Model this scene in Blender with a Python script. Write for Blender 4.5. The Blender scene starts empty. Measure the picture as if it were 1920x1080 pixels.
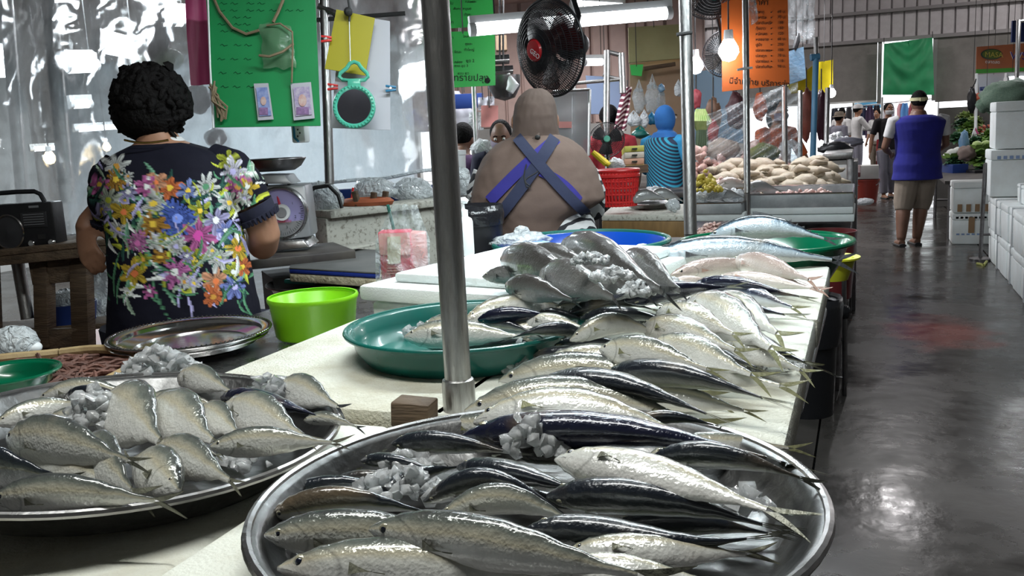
import bpy, bmesh, math, random
import numpy as np
from mathutils import Vector, Matrix, Euler, noise as mnoise
PI = math.pi
rnd = random.Random(11)
SC = bpy.context.scene
COL = SC.collection

# ---------------------------------------------------------------- camera, sky, lights, exposure
FPX = 1700.0
EYE = 1.44
_z = Vector((-485, 9860, -1700)).normalized()
_y = Vector((660 / FPX, (-_z[0] * (660 / FPX) - _z[2]) / _z[1], 1)).normalized()
_x = Vector(np.cross(np.array(_y), np.array(_z)).tolist())
if _x[0] < 0: _x = -_x
RIGHT = Vector((_x[0], _y[0], _z[0])); UP = Vector((_x[1], _y[1], _z[1])); FWD = Vector((_x[2], _y[2], _z[2]))
CAMP = Vector((0, 0, EYE))
cam = bpy.data.cameras.new('camera'); cam_o = bpy.data.objects.new('camera', cam); COL.objects.link(cam_o)
cam.sensor_width = 36; cam.lens = 36 * FPX / 1920; cam.clip_start = .02; cam.clip_end = 300
cam_o.matrix_world = Matrix(((RIGHT.x, UP.x, -FWD.x, 0), (RIGHT.y, UP.y, -FWD.y, 0), (RIGHT.z, UP.z, -FWD.z, EYE), (0, 0, 0, 1)))
SC.camera = cam_o
SC.view_settings.view_transform = 'Standard'; SC.view_settings.look = 'None'
SC.view_settings.exposure = 0.0; SC.view_settings.gamma = 1.0; SC.view_settings.use_curve_mapping = False
W = bpy.data.worlds.new('sky'); SC.world = W; W.use_nodes = True
W.node_tree.nodes['Background'].inputs[0].default_value = (0.93, 0.96, 1.0, 1)
W.node_tree.nodes['Background'].inputs[1].default_value = 3.0

def lamp(name, loc, size, power, color, direction=(0, 0, -1), xdir=(1, 0, 0), spread=PI):
    l = bpy.data.lights.new(name, 'AREA'); l.shape = 'RECTANGLE'; l.size, l.size_y = size
    l.energy = power; l.color = color; l.spread = spread
    o = bpy.data.objects.new(name, l); COL.objects.link(o)
    z = -Vector(direction).normalized(); x = Vector(xdir); x = (x - z * x.dot(z)).normalized(); y = z.cross(x)
    o.matrix_world = Matrix(((x.x, y.x, z.x, loc[0]), (x.y, y.y, z.y, loc[1]), (x.z, y.z, z.z, loc[2]), (0, 0, 0, 1)))
    return o
COOL = (0.86, 0.97, 1.0)
# fluorescent tubes that hang over the stalls (the photograph shows their streaks on the wet fish)
lamp('stall_tube', (-0.55, 2.05, 2.2), (1.2, .05), 30, COOL, xdir=(1, .3, 0))
lamp('stall_tube_far', (-0.35, 3.3, 2.35), (1.2, .05), 27, COOL, xdir=(1, 0.1, 0))
lamp('stall_tube_front', (-0.55, 0.75, 2.5), (1.2, .05), 25, (.98, 1.0, .96), xdir=(1, .2, 0))
lamp('neighbour_tube', (-0.6, 6.4, 2.4), (1.2, .05), 36, (.92, .95, 1), xdir=(1, 0, 0))
lamp('neighbour_tube_left', (-2.6, 6.8, 2.6), (1.2, .05), 60, (.92, .95, 1), xdir=(1, 0, 0))
lamp('neighbour_tube_deep', (-1.2, 10.5, 2.7), (1.2, .05), 90, (.95, .95, 1), xdir=(1, 0, 0))
lamp('curtain_tube', (-4.6, 5.2, 2.6), (1.2, .05), 150, (.90, .96, 1), xdir=(1, .4, 0))
lamp('curtain_tube_deep', (-7.0, 7.4, 2.8), (1.2, .05), 190, (.90, .96, 1), xdir=(1, .4, 0))
lamp('greens_tube', (1.9, 13.0, 2.6), (1.2, .05), 18, (.95, .97, 1), xdir=(0, 1, 0))
lamp('hall_tube', (0.62, 16.6, 5.6), (.12, 1.3), 60, (1, .97, .97), xdir=(1, 0, 0))
for x, y in ((-4.0, 21.5), (5.0, 21.5), (-8.5, 19.5), (-5.0, 15.5)):   # fill lights added up high to brighten the hall and far wall
    lamp('hall_fill', (x, y, 5.6), (1.2, .2), 300, (1, .96, .96), xdir=(1, 0, 0))
lamp('partition_tube', (-4.2, 10.6, 3.05), (1.2, .05), 70, (1, .95, .95), xdir=(1, 0, 0))

# ---------------------------------------------------------------- geometry helpers
def ray(px, py): return RIGHT * ((px - 960) / FPX) + UP * ((540 - py) / FPX) + FWD
def at(px, py, z):
    r = ray(px, py); return CAMP + r * ((z - EYE) / r.z)
def dep(px, py, d): return CAMP + ray(px, py) * d
def atY(px, py, Y):
    r = ray(px, py); return CAMP + r * (Y / r.y)
def atX(px, py, X):
    r = ray(px, py); return CAMP + r * (X / r.x)

class MB:
    """collects verts and faces; build() links them as one mesh object"""
    def __init__(s): s.v = []; s.f = []; s.uv = None; s.mi = []; s.cur = 0
    def add(s, vs, fs):
        o = len(s.v); s.v += [tuple(p) for p in vs]; s.f += [tuple(i + o for i in f) for f in fs]; s.mi += [s.cur] * len(fs); return s
    def box(s, c, d, rot=None, taper=1.0):
        x, y, z = d[0] / 2, d[1] / 2, d[2] / 2; t = taper
        vs = [Vector(p) for p in ((-x, -y, -z), (x, -y, -z), (x, y, -z), (-x, y, -z), (-x * t, -y * t, z), (x * t, -y * t, z), (x * t, y * t, z), (-x * t, y * t, z))]
        if rot is not None:
            m = rot if isinstance(rot, Matrix) else Euler(rot).to_matrix()
            vs = [m @ v for v in vs]
        c = Vector(c)
        return s.add([v + c for v in vs], [(0, 3, 2, 1), (4, 5, 6, 7), (0, 1, 5, 4), (1, 2, 6, 5), (2, 3, 7, 6), (3, 0, 4, 7)])
    def rings(s, rs, cap0=True, cap1=True, close=True):
        n = len(rs[0]); vs = [p for r in rs for p in r]; fs = []
        for i in range(len(rs) - 1):
            for j in range(n if close else n - 1):
                a = i * n + j; b = i * n + (j + 1) % n
                fs.append((a, b, b + n, a + n))
        if cap0: fs.append(tuple(range(n - 1, -1, -1)))
        if cap1: fs.append(tuple((len(rs) - 1) * n + k for k in range(n)))
        return s.add(vs, fs)
    def path(s, pts, rad, n=8, cap=True, flat=1.0, closed=False):
        pts = [Vector(p) for p in pts]; N = len(pts)
        if not hasattr(rad, '__len__'): rad = [rad] * N
        rs = []; u = None
        for i, p in enumerate(pts):
            if closed: t = pts[(i + 1) % N] - pts[i - 1]
            else: t = pts[min(i + 1, N - 1)] - pts[max(i - 1, 0)]
            if t.length < 1e-9: t = Vector((0, 0, 1))
            t.normalize()
            if u is None:
                u = Vector((0, 0, 1)) if abs(t.z) < .9 else Vector((1, 0, 0))
            u = (u - t * u.dot(t)).normalized(); w = t.cross(u)
            rs.append([p + (u * (math.cos(2 * PI * k / n) * flat) + w * math.sin(2 * PI * k / n)) * rad[i] for k in range(n)])
        if closed: rs.append(rs[0])
        return s.rings(rs, cap and not closed, cap and not closed)
    def tube(s, a, b, r0, r1=None, n=12): return s.path([a, b], [r0, r0 if r1 is None else r1], n)
    def lathe(s, prof, n=48, c=(0, 0, 0), m=None, sx=1, sy=1):
        c = Vector(c); rs = []
        for r, z in prof:
            ring = [Vector((r * math.cos(2 * PI * k / n) * sx, r * math.sin(2 * PI * k / n) * sy, z)) for k in range(n)]
            rs.append([(m @ p if m is not None else p) + c for p in ring])
        return s.rings(rs, prof[0][0] > 1e-6, prof[-1][0] > 1e-6)
    def ball(s, c, r, nu=16, nv=10, m=None, jit=0.0):
        c = Vector(c); r = r if hasattr(r, '__len__') else (r, r, r); rs = []
        for i in range(nv + 1):
            th = PI * (i + .02) / (nv + .04); ring = []
            for k in range(nu):
                q = 1 + (rnd.uniform(-jit, jit) if jit else 0)
                p = Vector((r[0] * math.sin(th) * math.cos(2 * PI * k / nu), r[1] * math.sin(th) * math.sin(2 * PI * k / nu), -r[2] * math.cos(th))) * q
                ring.append((m @ p if m is not None else p) + c)
            rs.append(ring)
        return s.rings(rs)
    def grid(s, fn, nu, nv, thick=None):
        vs = [Vector(fn(i / nu, j / nv)) for j in range(nv + 1) for i in range(nu + 1)]; q = nu + 1
        fs = [(j * q + i, j * q + i + 1, (j + 1) * q + i + 1, (j + 1) * q + i) for j in range(nv) for i in range(nu)]
        return s.add(vs, fs)
    def build(s, name, mat, parent=None, world=True, smooth=True, angle=38, bevel=0, seg=2, mods=None):
        off = Vector((0, 0, 0)); p = parent
        if world:
            while p is not None: off += p.location; p = p.parent
        me = bpy.data.meshes.new(name)
        me.from_pydata([(v[0] - off[0], v[1] - off[1], v[2] - off[2]) for v in s.v], [], s.f)
        for m in (mat if isinstance(mat, (list, tuple)) else [mat]): me.materials.append(m)
        if len(set(s.mi)) > 1: me.polygons.foreach_set('material_index', s.mi)
        if s.uv is not None:
            uv = me.uv_layers.new(name='UVMap'); idx = np.empty(len(me.loops), dtype=np.int32); me.loops.foreach_get('vertex_index', idx)
            uv.data.foreach_set('uv', np.asarray(s.uv, dtype=np.float32)[idx].ravel())
        me.validate(clean_customdata=False)
        o = bpy.data.objects.new(name, me); COL.objects.link(o)
        if parent is not None: o.parent = parent
        if bevel:
            b = o.modifiers.new('bevel', 'BEVEL'); b.width = bevel; b.segments = seg; b.limit_method = 'ANGLE'; b.angle_limit = math.radians(35)
        for k, kw in (mods or []):
            md = o.modifiers.new(k.lower(), k)
            for a, v in kw.items(): setattr(md, a, v)
        if bevel or mods: bake(o)
        if smooth:
            o.data.shade_smooth(); o.data.set_sharp_from_angle(angle=math.radians(angle))
        return o

def bake(o):
    dg = bpy.context.evaluated_depsgraph_get()
    me = bpy.data.meshes.new_from_object(o.evaluated_get(dg), depsgraph=dg)
    old = o.data; o.modifiers.clear(); o.data = me; bpy.data.meshes.remove(old); me.name = o.name

def tag(o, label=None, cat=None, group=None, kind=None):
    if label: o['label'] = label
    if cat: o['category'] = cat
    if group: o['group'] = group
    if kind: o['kind'] = kind
    return o
def thing(name, label, cat, loc=(0, 0, 0), group=None, rotz=0):
    o = bpy.data.objects.new(name, None); COL.objects.link(o); o.location = loc; o.rotation_euler.z = rotz
    o.empty_display_size = .05
    return tag(o, label, cat, group)
def copy_tree(o, parent=None, loc=None, rotz=None):
    c = o.copy(); COL.objects.link(c)
    if parent is not None: c.parent = parent
    if loc is not None: c.location = loc
    if rotz is not None: c.rotation_euler.z = rotz
    for ch in list(o.children): copy_tree(ch, c)
    return c
def lerp(a, b, t): return a + (b - a) * t
def vl(a, b, t): return Vector(a) * (1 - t) + Vector(b) * t
def interp(x, tab):
    if x <= tab[0][0]: return tab[0][1]
    for (a, p), (b, q) in zip(tab, tab[1:]):
        if x <= b:
            t = (x - a) / (b - a); t = t * t * (3 - 2 * t); return p + (q - p) * t
    return tab[-1][1]
def n3(x, y, z): return mnoise.noise(Vector((x, y, z)))
ORD = ['first', 'second', 'third', 'fourth', 'fifth', 'sixth', 'seventh', 'eighth', 'ninth', 'tenth', 'eleventh', 'twelfth', 'thirteenth', 'fourteenth', 'fifteenth', 'sixteenth', 'seventeenth', 'eighteenth', 'nineteenth', 'twentieth']
ORD += ['twenty-' + w for w in ORD[:9]] + ['thirtieth'] + ['thirty-' + w for w in ORD[:9]] + ['fortieth'] + ['forty-' + w for w in ORD[:9]]

# ---------------------------------------------------------------- materials
def pm(name, color, rough=.5, metal=0, c2=None, nscale=6, namt=1.0, bump=None, bscale=40, coat=0, trans=0, alpha=1, emit=None, estr=1, spec=.5, sub=0, ior=1.45, ndet=5, ramp=(.35, .7), rough2=None, stretch=None):
    m = bpy.data.materials.new(name); m.use_nodes = True; nt = m.node_tree; b = nt.nodes['Principled BSDF']; I = b.inputs
    I['Base Color'].default_value = (*color, 1); I['Roughness'].default_value = rough; I['Metallic'].default_value = metal
    I['Coat Weight'].default_value = coat; I['Coat Roughness'].default_value = .08; I['Transmission Weight'].default_value = trans; I['Alpha'].default_value = alpha
    I['Specular IOR Level'].default_value = spec; I['IOR'].default_value = ior
    if sub: I['Subsurface Weight'].default_value = sub; I['Subsurface Radius'].default_value = (.02, .02, .02); I['Subsurface Scale'].default_value = .3
    if emit: I['Emission Color'].default_value = (*emit, 1); I['Emission Strength'].default_value = estr
    tc = None
    def coord():
        nonlocal tc
        if tc is None:
            t = nt.nodes.new('ShaderNodeTexCoord'); tc = t.outputs['Object']
            if stretch:
                mp = nt.nodes.new('ShaderNodeMapping'); mp.inputs['Scale'].default_value = stretch; nt.links.new(tc, mp.inputs[0]); tc = mp.outputs[0]
        return tc
    if c2 is not None or rough2 is not None:
        n = nt.nodes.new('ShaderNodeTexNoise'); n.inputs['Scale'].default_value = nscale; n.inputs['Detail'].default_value = ndet; n.inputs['Roughness'].default_value = .62
        nt.links.new(coord(), n.inputs['Vector'])
        r = nt.nodes.new('ShaderNodeValToRGB'); r.color_ramp.elements[0].position = ramp[0]; r.color_ramp.elements[1].position = ramp[1]
        nt.links.new(n.outputs['Fac'], r.inputs[0])
        r.color_ramp.elements[0].color = (*color, 1); r.color_ramp.elements[1].color = (*(c2 if c2 is not None else color), 1)
        if c2 is not None: nt.links.new(r.outputs[0], I['Base Color'])
        if rough2 is not None:
            mr = nt.nodes.new('ShaderNodeMapRange'); mr.inputs[1].default_value = ramp[0]; mr.inputs[2].default_value = ramp[1]; mr.inputs[3].default_value = rough; mr.inputs[4].default_value = rough2
            nt.links.new(n.outputs['Fac'], mr.inputs[0]); nt.links.new(mr.outputs[0], I['Roughness'])
    if bump:
        n2 = nt.nodes.new('ShaderNodeTexNoise'); n2.inputs['Scale'].default_value = bscale; n2.inputs['Detail'].default_value = 4
        nt.links.new(coord(), n2.inputs['Vector'])
        bp = nt.nodes.new('ShaderNodeBump'); bp.inputs['Strength'].default_value = bump; bp.inputs['Distance'].default_value = .01
        nt.links.new(n2.outputs['Fac'], bp.inputs['Height']); nt.links.new(bp.outputs[0], I['Normal'])
    return m
def em(name, color, strength):
    return pm(name, (.8, .8, .8), emit=color, estr=strength)

def mat_fish(name, ramp, metal=.35, rough=.24, stripes=0.0, seedscale=130, spots=None):
    m = bpy.data.materials.new(name); m.use_nodes = True; nt = m.node_tree; N = nt.nodes.new; L = nt.links.new
    b = nt.nodes['Principled BSDF']; I = b.inputs
    uv = N('ShaderNodeUVMap'); sp = N('ShaderNodeSeparateXYZ'); L(uv.outputs[0], sp.inputs[0])
    tc = N('ShaderNodeTexCoord')
    def math_(op, a, c=None, clamp=False):
        q = N('ShaderNodeMath'); q.operation = op; q.use_clamp = clamp
        for i, s in enumerate((a, c)):
            if s is None: continue
            if isinstance(s, (int, float)): q.inputs[i].default_value = s
            else: L(s, q.inputs[i])
        return q.outputs[0]
    no = N('ShaderNodeTexNoise'); no.inputs['Scale'].default_value = 45; no.inputs['Detail'].default_value = 5; L(tc.outputs['Object'], no.inputs['Vector'])
    v = math_('ADD', sp.outputs[1], math_('MULTIPLY', math_('SUBTRACT', no.outputs['Fac'], .5), .16))
    if stripes:
        wv = N('ShaderNodeTexWave'); wv.wave_type = 'BANDS'; wv.inputs['Scale'].default_value = 9; wv.inputs['Distortion'].default_value = 6; wv.inputs['Detail'].default_value = 2
        L(uv.outputs[0], wv.inputs['Vector']); v = math_('ADD', v, math_('MULTIPLY', math_('SUBTRACT', wv.outputs['Fac'], .5), stripes))
    r = N('ShaderNodeValToRGB'); els = r.color_ramp.elements
    while len(els) < len(ramp): els.new(.5)
    for e, (p, c) in zip(els, ramp): e.position = p; e.color = (*c, 1)
    L(v, r.inputs[0])
    # gill cover line: a dark crescent behind the head
    d = math_('SUBTRACT', sp.outputs[1], .45)
    arc = math_('SUBTRACT', math_('SUBTRACT', .235, math_('MULTIPLY', math_('MULTIPLY', d, d), .42)), sp.outputs[0])
    g = math_('SUBTRACT', 1, math_('MULTIPLY', math_('ABSOLUTE', arc), 75), True)
    # mouth line
    mo = math_('ABSOLUTE', math_('SUBTRACT', math_('SUBTRACT', sp.outputs[1], .47), math_('MULTIPLY', sp.outputs[0], -1.6)))
    ml = math_('MULTIPLY', math_('SUBTRACT', 1, math_('MULTIPLY', mo, 28), True), math_('LESS_THAN', sp.outputs[0], .085))
    dark = math_('MAXIMUM', math_('MULTIPLY', g, .38), math_('MULTIPLY', ml, .75))
    no2 = N('ShaderNodeTexNoise'); no2.inputs['Scale'].default_value = 14; no2.inputs['Detail'].default_value = 6; L(tc.outputs['Object'], no2.inputs['Vector'])
    oi = N('ShaderNodeObjectInfo')
    val = math_('ADD', math_('MULTIPLY', no2.outputs['Fac'], .5), .75)
    mx = N('ShaderNodeMix'); mx.data_type = 'RGBA'; mx.blend_type = 'MULTIPLY'; mx.inputs[0].default_value = 1
    L(r.outputs[0], mx.inputs[6]); L(val, mx.inputs[7])
    # blood and bruise blush, a few fish carry it
    no3 = N('ShaderNodeTexNoise'); no3.inputs['Scale'].default_value = 9; no3.noise_dimensions = '4D'; L(tc.outputs['Object'], no3.inputs['Vector']); L(math_('MULTIPLY', oi.outputs['Random'], 40), no3.inputs['W'])
    bl = math_('MULTIPLY', math_('MULTIPLY', math_('SUBTRACT', no3.outputs['Fac'], .58, ), 4, True), .55)
    mb = N('ShaderNodeMix'); mb.data_type = 'RGBA'; mb.inputs[7].default_value = (*(spots or (.42, .30, .16)), 1); L(bl, mb.inputs[0]); L(mx.outputs[2], mb.inputs[6])
    md = N('ShaderNodeMix'); md.data_type = 'RGBA'; md.inputs[7].default_value = (.03, .03, .03, 1); L(dark, md.inputs[0]); L(mb.outputs[2], md.inputs[6])
    L(md.outputs[2], I['Base Color'])
    I['Metallic'].default_value = metal; I['Roughness'].default_value = rough; I['Coat Weight'].default_value = .8; I['Coat Roughness'].default_value = .1
    # fine scales and wet wrinkles
    vo = N('ShaderNodeTexVoronoi'); vo.inputs['Scale'].default_value = 330; L(tc.outputs['Object'], vo.inputs['Vector'])
    nb = N('ShaderNodeTexNoise'); nb.inputs['Scale'].default_value = seedscale; nb.inputs['Detail'].default_value = 3; L(tc.outputs['Object'], nb.inputs['Vector'])
    hh = math_('ADD', math_('MULTIPLY', vo.outputs['Distance'], .25), nb.outputs['Fac'])
    bp = N('ShaderNodeBump'); bp.inputs['Strength'].default_value = .34; bp.inputs['Distance'].default_value = .004; L(hh, bp.inputs['Height']); L(bp.outputs[0], I['Normal'])
    return m
# ---------------------------------------------------------------- shared materials
M = {}
M['foam'] = pm('foam', (.68, .69, .62), .75, c2=(.52, .49, .38), nscale=7, ramp=(.45, .80), bump=.35, bscale=240)
M['foam_clean'] = pm('foam_clean', (.84, .90, .90), .7, c2=(.74, .78, .76), nscale=5, bump=.25, bscale=240)
M['foam_worn'] = pm('foam_worn', (.47, .48, .45), .78, c2=(.36, .34, .27), nscale=8, ramp=(.48, .82), bump=.45, bscale=220)
M['foam_dirty'] = pm('foam_dirty', (.66, .66, .58), .8, c2=(.42, .38, .27), nscale=9, ramp=(.42, .78), bump=.5, bscale=220)
M['steel'] = pm('steel', (.50, .50, .50), .22, 1, c2=(.34, .33, .33), nscale=12, rough2=.4, bump=.08, bscale=60)
M['steel_dark'] = pm('steel_dark', (.24, .235, .24), .3, 1, c2=(.14, .13, .13), nscale=14, rough2=.5, bump=.1, bscale=60)
M['tray_dark'] = pm('wet_tray_steel', (.17, .17, .17), .28, 1, c2=(.08, .08, .08), nscale=14, rough2=.5, bump=.15, bscale=50)
M['steel_bright'] = pm('steel_bright', (.62, .62, .62), .14, 1, bump=.05, bscale=30)
M['galv'] = pm('galvanised_pipe', (.46, .46, .46), .28, 1, c2=(.30, .29, .28), nscale=20, rough2=.45, bump=.12, bscale=50, stretch=(6, 6, 1))
M['black'] = pm('black_plastic', (.012, .012, .014), .38, bump=.1, bscale=60)
M['rubber'] = pm('rubber', (.02, .02, .02), .7)
M['teal'] = pm('teal_plastic', (.005, .125, .10), .24, c2=(.01, .10, .085), nscale=5, rough2=.4, coat=.3)
M['green_pl'] = pm('green_plastic', (.0, .10, .045), .22, coat=.3)
M['lime'] = pm('lime_plastic', (.23, .60, .012), .3, c2=(.22, .56, .012), nscale=4, sub=.0)
M['blue_pl'] = pm('blue_plastic', (.004, .055, .36), .25, coat=.3)
M['wood'] = pm('old_wood', (.13, .085, .05), .7, c2=(.055, .035, .022), nscale=7, bump=.5, bscale=30, stretch=(1, 1, 9))
M['wood_h'] = pm('old_wood_plank', (.16, .11, .07), .7, c2=(.06, .042, .028), nscale=7, bump=.5, bscale=30, stretch=(1, 7, 7))
M['fin'] = pm('fin', (.24, .24, .18), .3, c2=(.11, .11, .085), nscale=60, coat=.5, metal=.15, bump=.3, bscale=160)
M['fin_y'] = pm('fin_yellow', (.27, .27, .14), .3, c2=(.15, .15, .09), nscale=60, coat=.5, bump=.3, bscale=160)
M['fin_d'] = pm('fin_dark', (.07, .075, .08), .3, c2=(.03, .03, .035), nscale=60, coat=.5, bump=.3, bscale=160)
M['fin_r'] = pm('fin_red', (.42, .30, .25), .35, c2=(.34, .18, .14), nscale=60, coat=.4)
M['iris'] = pm('fish_iris', (.50, .47, .34), .15, .5, coat=1)
M['pupil'] = pm('fish_pupil', (.008, .010, .02), .06, coat=1)
def ice_mat():
    m = pm('ice', (.97, .98, .99), .04, trans=.72, ior=1.24, c2=(.92, .95, .97), nscale=30, bump=.35, bscale=70, coat=.5)
    return m
M['ice'] = ice_mat()
M['crushed'] = pm('crushed_ice', (.92, .95, .97), .14, trans=.5, ior=1.25, bump=.9, bscale=110, coat=.5)
FM = {
 'mackerel': mat_fish('mackerel_skin', [(0, (.72, .72, .70)), (.30, (.66, .68, .67)), (.58, (.50, .53, .51)), (.66, (.36, .37, .27)), (.72, (.12, .14, .12)), (.84, (.030, .038, .042)), (1, (.012, .016, .024))], .15, .2),
 'dark': mat_fish('dark_mackerel_skin', [(0, (.72, .72, .70)), (.40, (.60, .62, .60)), (.52, (.42, .44, .38)), (.58, (.20, .22, .16)), (.68, (.055, .066, .058)), (.82, (.024, .030, .034)), (1, (.012, .016, .024))], .15, .3),
 'blue': mat_fish('blue_mackerel_skin', [(0, (.72, .74, .74)), (.38, (.62, .66, .68)), (.50, (.42, .46, .50)), (.58, (.08, .10, .13)), (.68, (.018, .022, .05)), (1, (.010, .012, .03))], .2, .2),
 'pale': mat_fish('pale_mackerel_skin', [(0, (.76, .74, .71)), (.40, (.68, .68, .65)), (.60, (.62, .62, .57)), (.71, (.54, .50, .38)), (.80, (.38, .37, .30)), (.89, (.15, .165, .145)), (1, (.05, .055, .055))], .15, .2),
 'grey': mat_fish('grey_fish_skin', [(0, (.42, .43, .43)), (.4, (.28, .285, .285)), (.7, (.165, .165, .16)), (.85, (.095, .09, .085)), (1, (.045, .04, .038))], .15, .3, spots=(.2, .19, .17)),
 'pink': mat_fish('pink_bream_skin', [(0, (.66, .62, .58)), (.4, (.56, .50, .46)), (.7, (.40, .32, .28)), (1, (.22, .15, .13))], .1, .28, spots=(.45, .22, .16)),
 'spanish': mat_fish('spanish_mackerel_skin', [(0, (.34, .34, .32)), (.30, (.36, .37, .36)), (.48, (.50, .56, .60)), (.74, (.46, .55, .62)), (.82, (.12, .17, .22)), (.88, (.03, .045, .06)), (1, (.012, .016, .022))], .25, .2, stripes=.02),
}

# ---------------------------------------------------------------- floor, wet concrete
def floor_mat():
    m = bpy.data.materials.new('wet_concrete'); m.use_nodes = True; nt = m.node_tree; N = nt.nodes.new; L = nt.links.new; I = nt.nodes['Principled BSDF'].inputs
    tc = N('ShaderNodeTexCoord'); n1 = N('ShaderNodeTexNoise'); n1.inputs['Scale'].default_value = 1.6; n1.inputs['Detail'].default_value = 8; n1.inputs['Roughness'].default_value = .65; L(tc.outputs['Object'], n1.inputs['Vector'])
    r = N('ShaderNodeValToRGB'); r.color_ramp.elements[0].position = .3; r.color_ramp.elements[1].position = .72; r.color_ramp.elements[0].color = (.020, .018, .017, 1); r.color_ramp.elements[1].color = (.062, .056, .050, 1); L(n1.outputs['Fac'], r.inputs[0])
    # rusty red stain on the aisle
    mp = N('ShaderNodeMapping'); mp.vector_type = 'POINT'; mp.inputs['Location'].default_value = (-.47 / .40, -6.45 / .55, 0); mp.inputs['Scale'].default_value = (1 / .40, 1 / .55, 0); L(tc.outputs['Object'], mp.inputs[0])
    n2 = N('ShaderNodeTexNoise'); n2.inputs['Scale'].default_value = 3.5; n2.inputs['Detail'].default_value = 6; L(tc.outputs['Object'], n2.inputs['Vector'])
    ln = N('ShaderNodeVectorMath'); ln.operation = 'LENGTH'; L(mp.outputs[0], ln.inputs[0])
    a = N('ShaderNodeMath'); a.operation = 'MULTIPLY_ADD'; a.inputs[1].default_value = 1.5; L(n2.outputs['Fac'], a.inputs[0]); L(ln.outputs['Value'], a.inputs[2])
    s = N('ShaderNodeMapRange'); s.inputs[1].default_value = 1.15; s.inputs[2].default_value = 1.75; s.inputs[3].default_value = .75; s.inputs[4].default_value = 0; L(a.outputs[0], s.inputs[0])
    mx = N('ShaderNodeMix'); mx.data_type = 'RGBA'; mx.inputs[7].default_value = (.20, .040, .028, 1); L(s.outputs[0], mx.inputs[0]); L(r.outputs[0], mx.inputs[6]); L(mx.outputs[2], I['Base Color'])
    rr = N('ShaderNodeMapRange'); rr.inputs[1].default_value = .36; rr.inputs[2].default_value = .66; rr.inputs[3].default_value = .14; rr.inputs[4].default_value = .40; L(n1.outputs['Fac'], rr.inputs[0]); L(rr.outputs[0], I['Roughness'])
    n3_ = N('ShaderNodeTexNoise'); n3_.inputs['Scale'].default_value = 9; n3_.inputs['Detail'].default_value = 6; L(tc.outputs['Object'], n3_.inputs['Vector'])
    bp = N('ShaderNodeBump'); bp.inputs['Strength'].default_value = .12; bp.inputs['Distance'].default_value = .02; L(n3_.outputs['Fac'], bp.inputs['Height']); L(bp.outputs[0], I['Normal'])
    I['Specular IOR Level'].default_value = .42
    return m
M['floor'] = floor_mat()
f = MB()
for x0, x1 in ((-17, -.178), (-.168, 1.16), (1.175, 9)):      # concrete slabs with recessed joints
    f.box(((x0 + x1) / 2, 17, -.05), (x1 - x0, 42, .1))
tag(f.build('floor', M['floor'], bevel=0), kind='structure')
tag(MB().box((-5, 32, .004), (24, 11.6, .012)).build('floor_outside', pm('sunlit_concrete', (.55, .53, .52), .5)), kind='structure')  # made paler than the hall floor, so the colour carries the daylight brightness
b = MB().box((-4, 17, -.13), (26.2, 42.2, .12)); tag(b.build('floor_bed', M['rubber']), kind='structure')

# ---------------------------------------------------------------- steel counter and foam boards
def table(name, label, x0, x1, y0, y1, z, mat, legs=True, t=.04):
    r = thing(name, label, 'table', ((x0 + x1) / 2, (y0 + y1) / 2, 0))
    MB().box(((x0 + x1) / 2, (y0 + y1) / 2, z - t / 2), (x1 - x0, y1 - y0, t)).build('table_top', mat, r, bevel=.006)
    if legs:
        for sx in (x0 + .06, x1 - .06):
            for sy in (y0 + .06, y1 - .06):
                MB().tube((sx, sy, 0), (sx, sy, z - t), .02).build('leg', M['steel_dark'], r)
        for sy in (y0 + .06, y1 - .06): MB().tube((x0 + .06, sy, .25), (x1 - .06, sy, .25), .014, n=8).build('rail', M['steel_dark'], r)
    return r
table('fish_counter', 'long steel fish counter under the foam boards and trays', -1.50, -.16, .30, 2.84, .998, M['steel'])

def slab(name, label, cx, cy, z0, dx, dy, h, rot=0, mat='foam', group=None, cat='foam board', seg=1):
    o = MB().box((0, 0, h / 2), (dx, dy, h)).build(name, M[mat], bevel=.008, seg=2)
    o.location = (cx, cy, z0); o.rotation_euler.z = rot
    return tag(o, label, cat, group)
slab('foam_board', 'white foam board with the long row of mackerel, nearer of the two by the aisle', -.32, 1.40, 1.0, .48, .76, .06, mat='foam')
slab('foam_board', 'white foam board at the far end under the pink fish and the long silver mackerel', -.30, 2.115, 1.0, .45, .655, .06, mat='foam')
slab('foam_board', 'stained foam board under the round green fish tray, left of the steel pole', -.775, 1.375, 1.0, .48, .585, .06, mat='foam_dirty')
slab('foam_board', 'white foam board under the big left steel tray of mackerel', -.985, .71, 1.0, .74, .73, .042, mat='foam')
slab('foam_board', 'foam board under the near steel tray at the bottom of the picture', -.35, .66, 1.0, .50, .66, .055, mat='foam')
# dark wood block beside the pole foot
p = at(772, 790, 1.06)
tag(MB().box((p.x, p.y + .01, 1.07), (.055, .04, .035), rot=(0, .06, .1)).build('wood_block', M['wood'], bevel=.003), 'small dark wooden block on the foam beside the pole foot', 'block')

# foam box with its lid
bx = thing('foam_box', 'clean white foam box with lid, grey fish heaped on its right half', 'box', (-.715, 2.0, 1.0), rotz=-.21)
MB().box((0, 0, .04), (.50, .62, .08)).build('box_body', M['foam_clean'], bx, world=False, bevel=.008)
l = MB(); l.box((0, 0, .1025), (.54, .66, .035)); l.build('lid', M['foam_clean'], bx, world=False, bevel=.01)
MB().box((.01, .0, .131), (.44, .55, .022)).build('lid_panel', M['foam_clean'], bx, world=False, bevel=.008)

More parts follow.
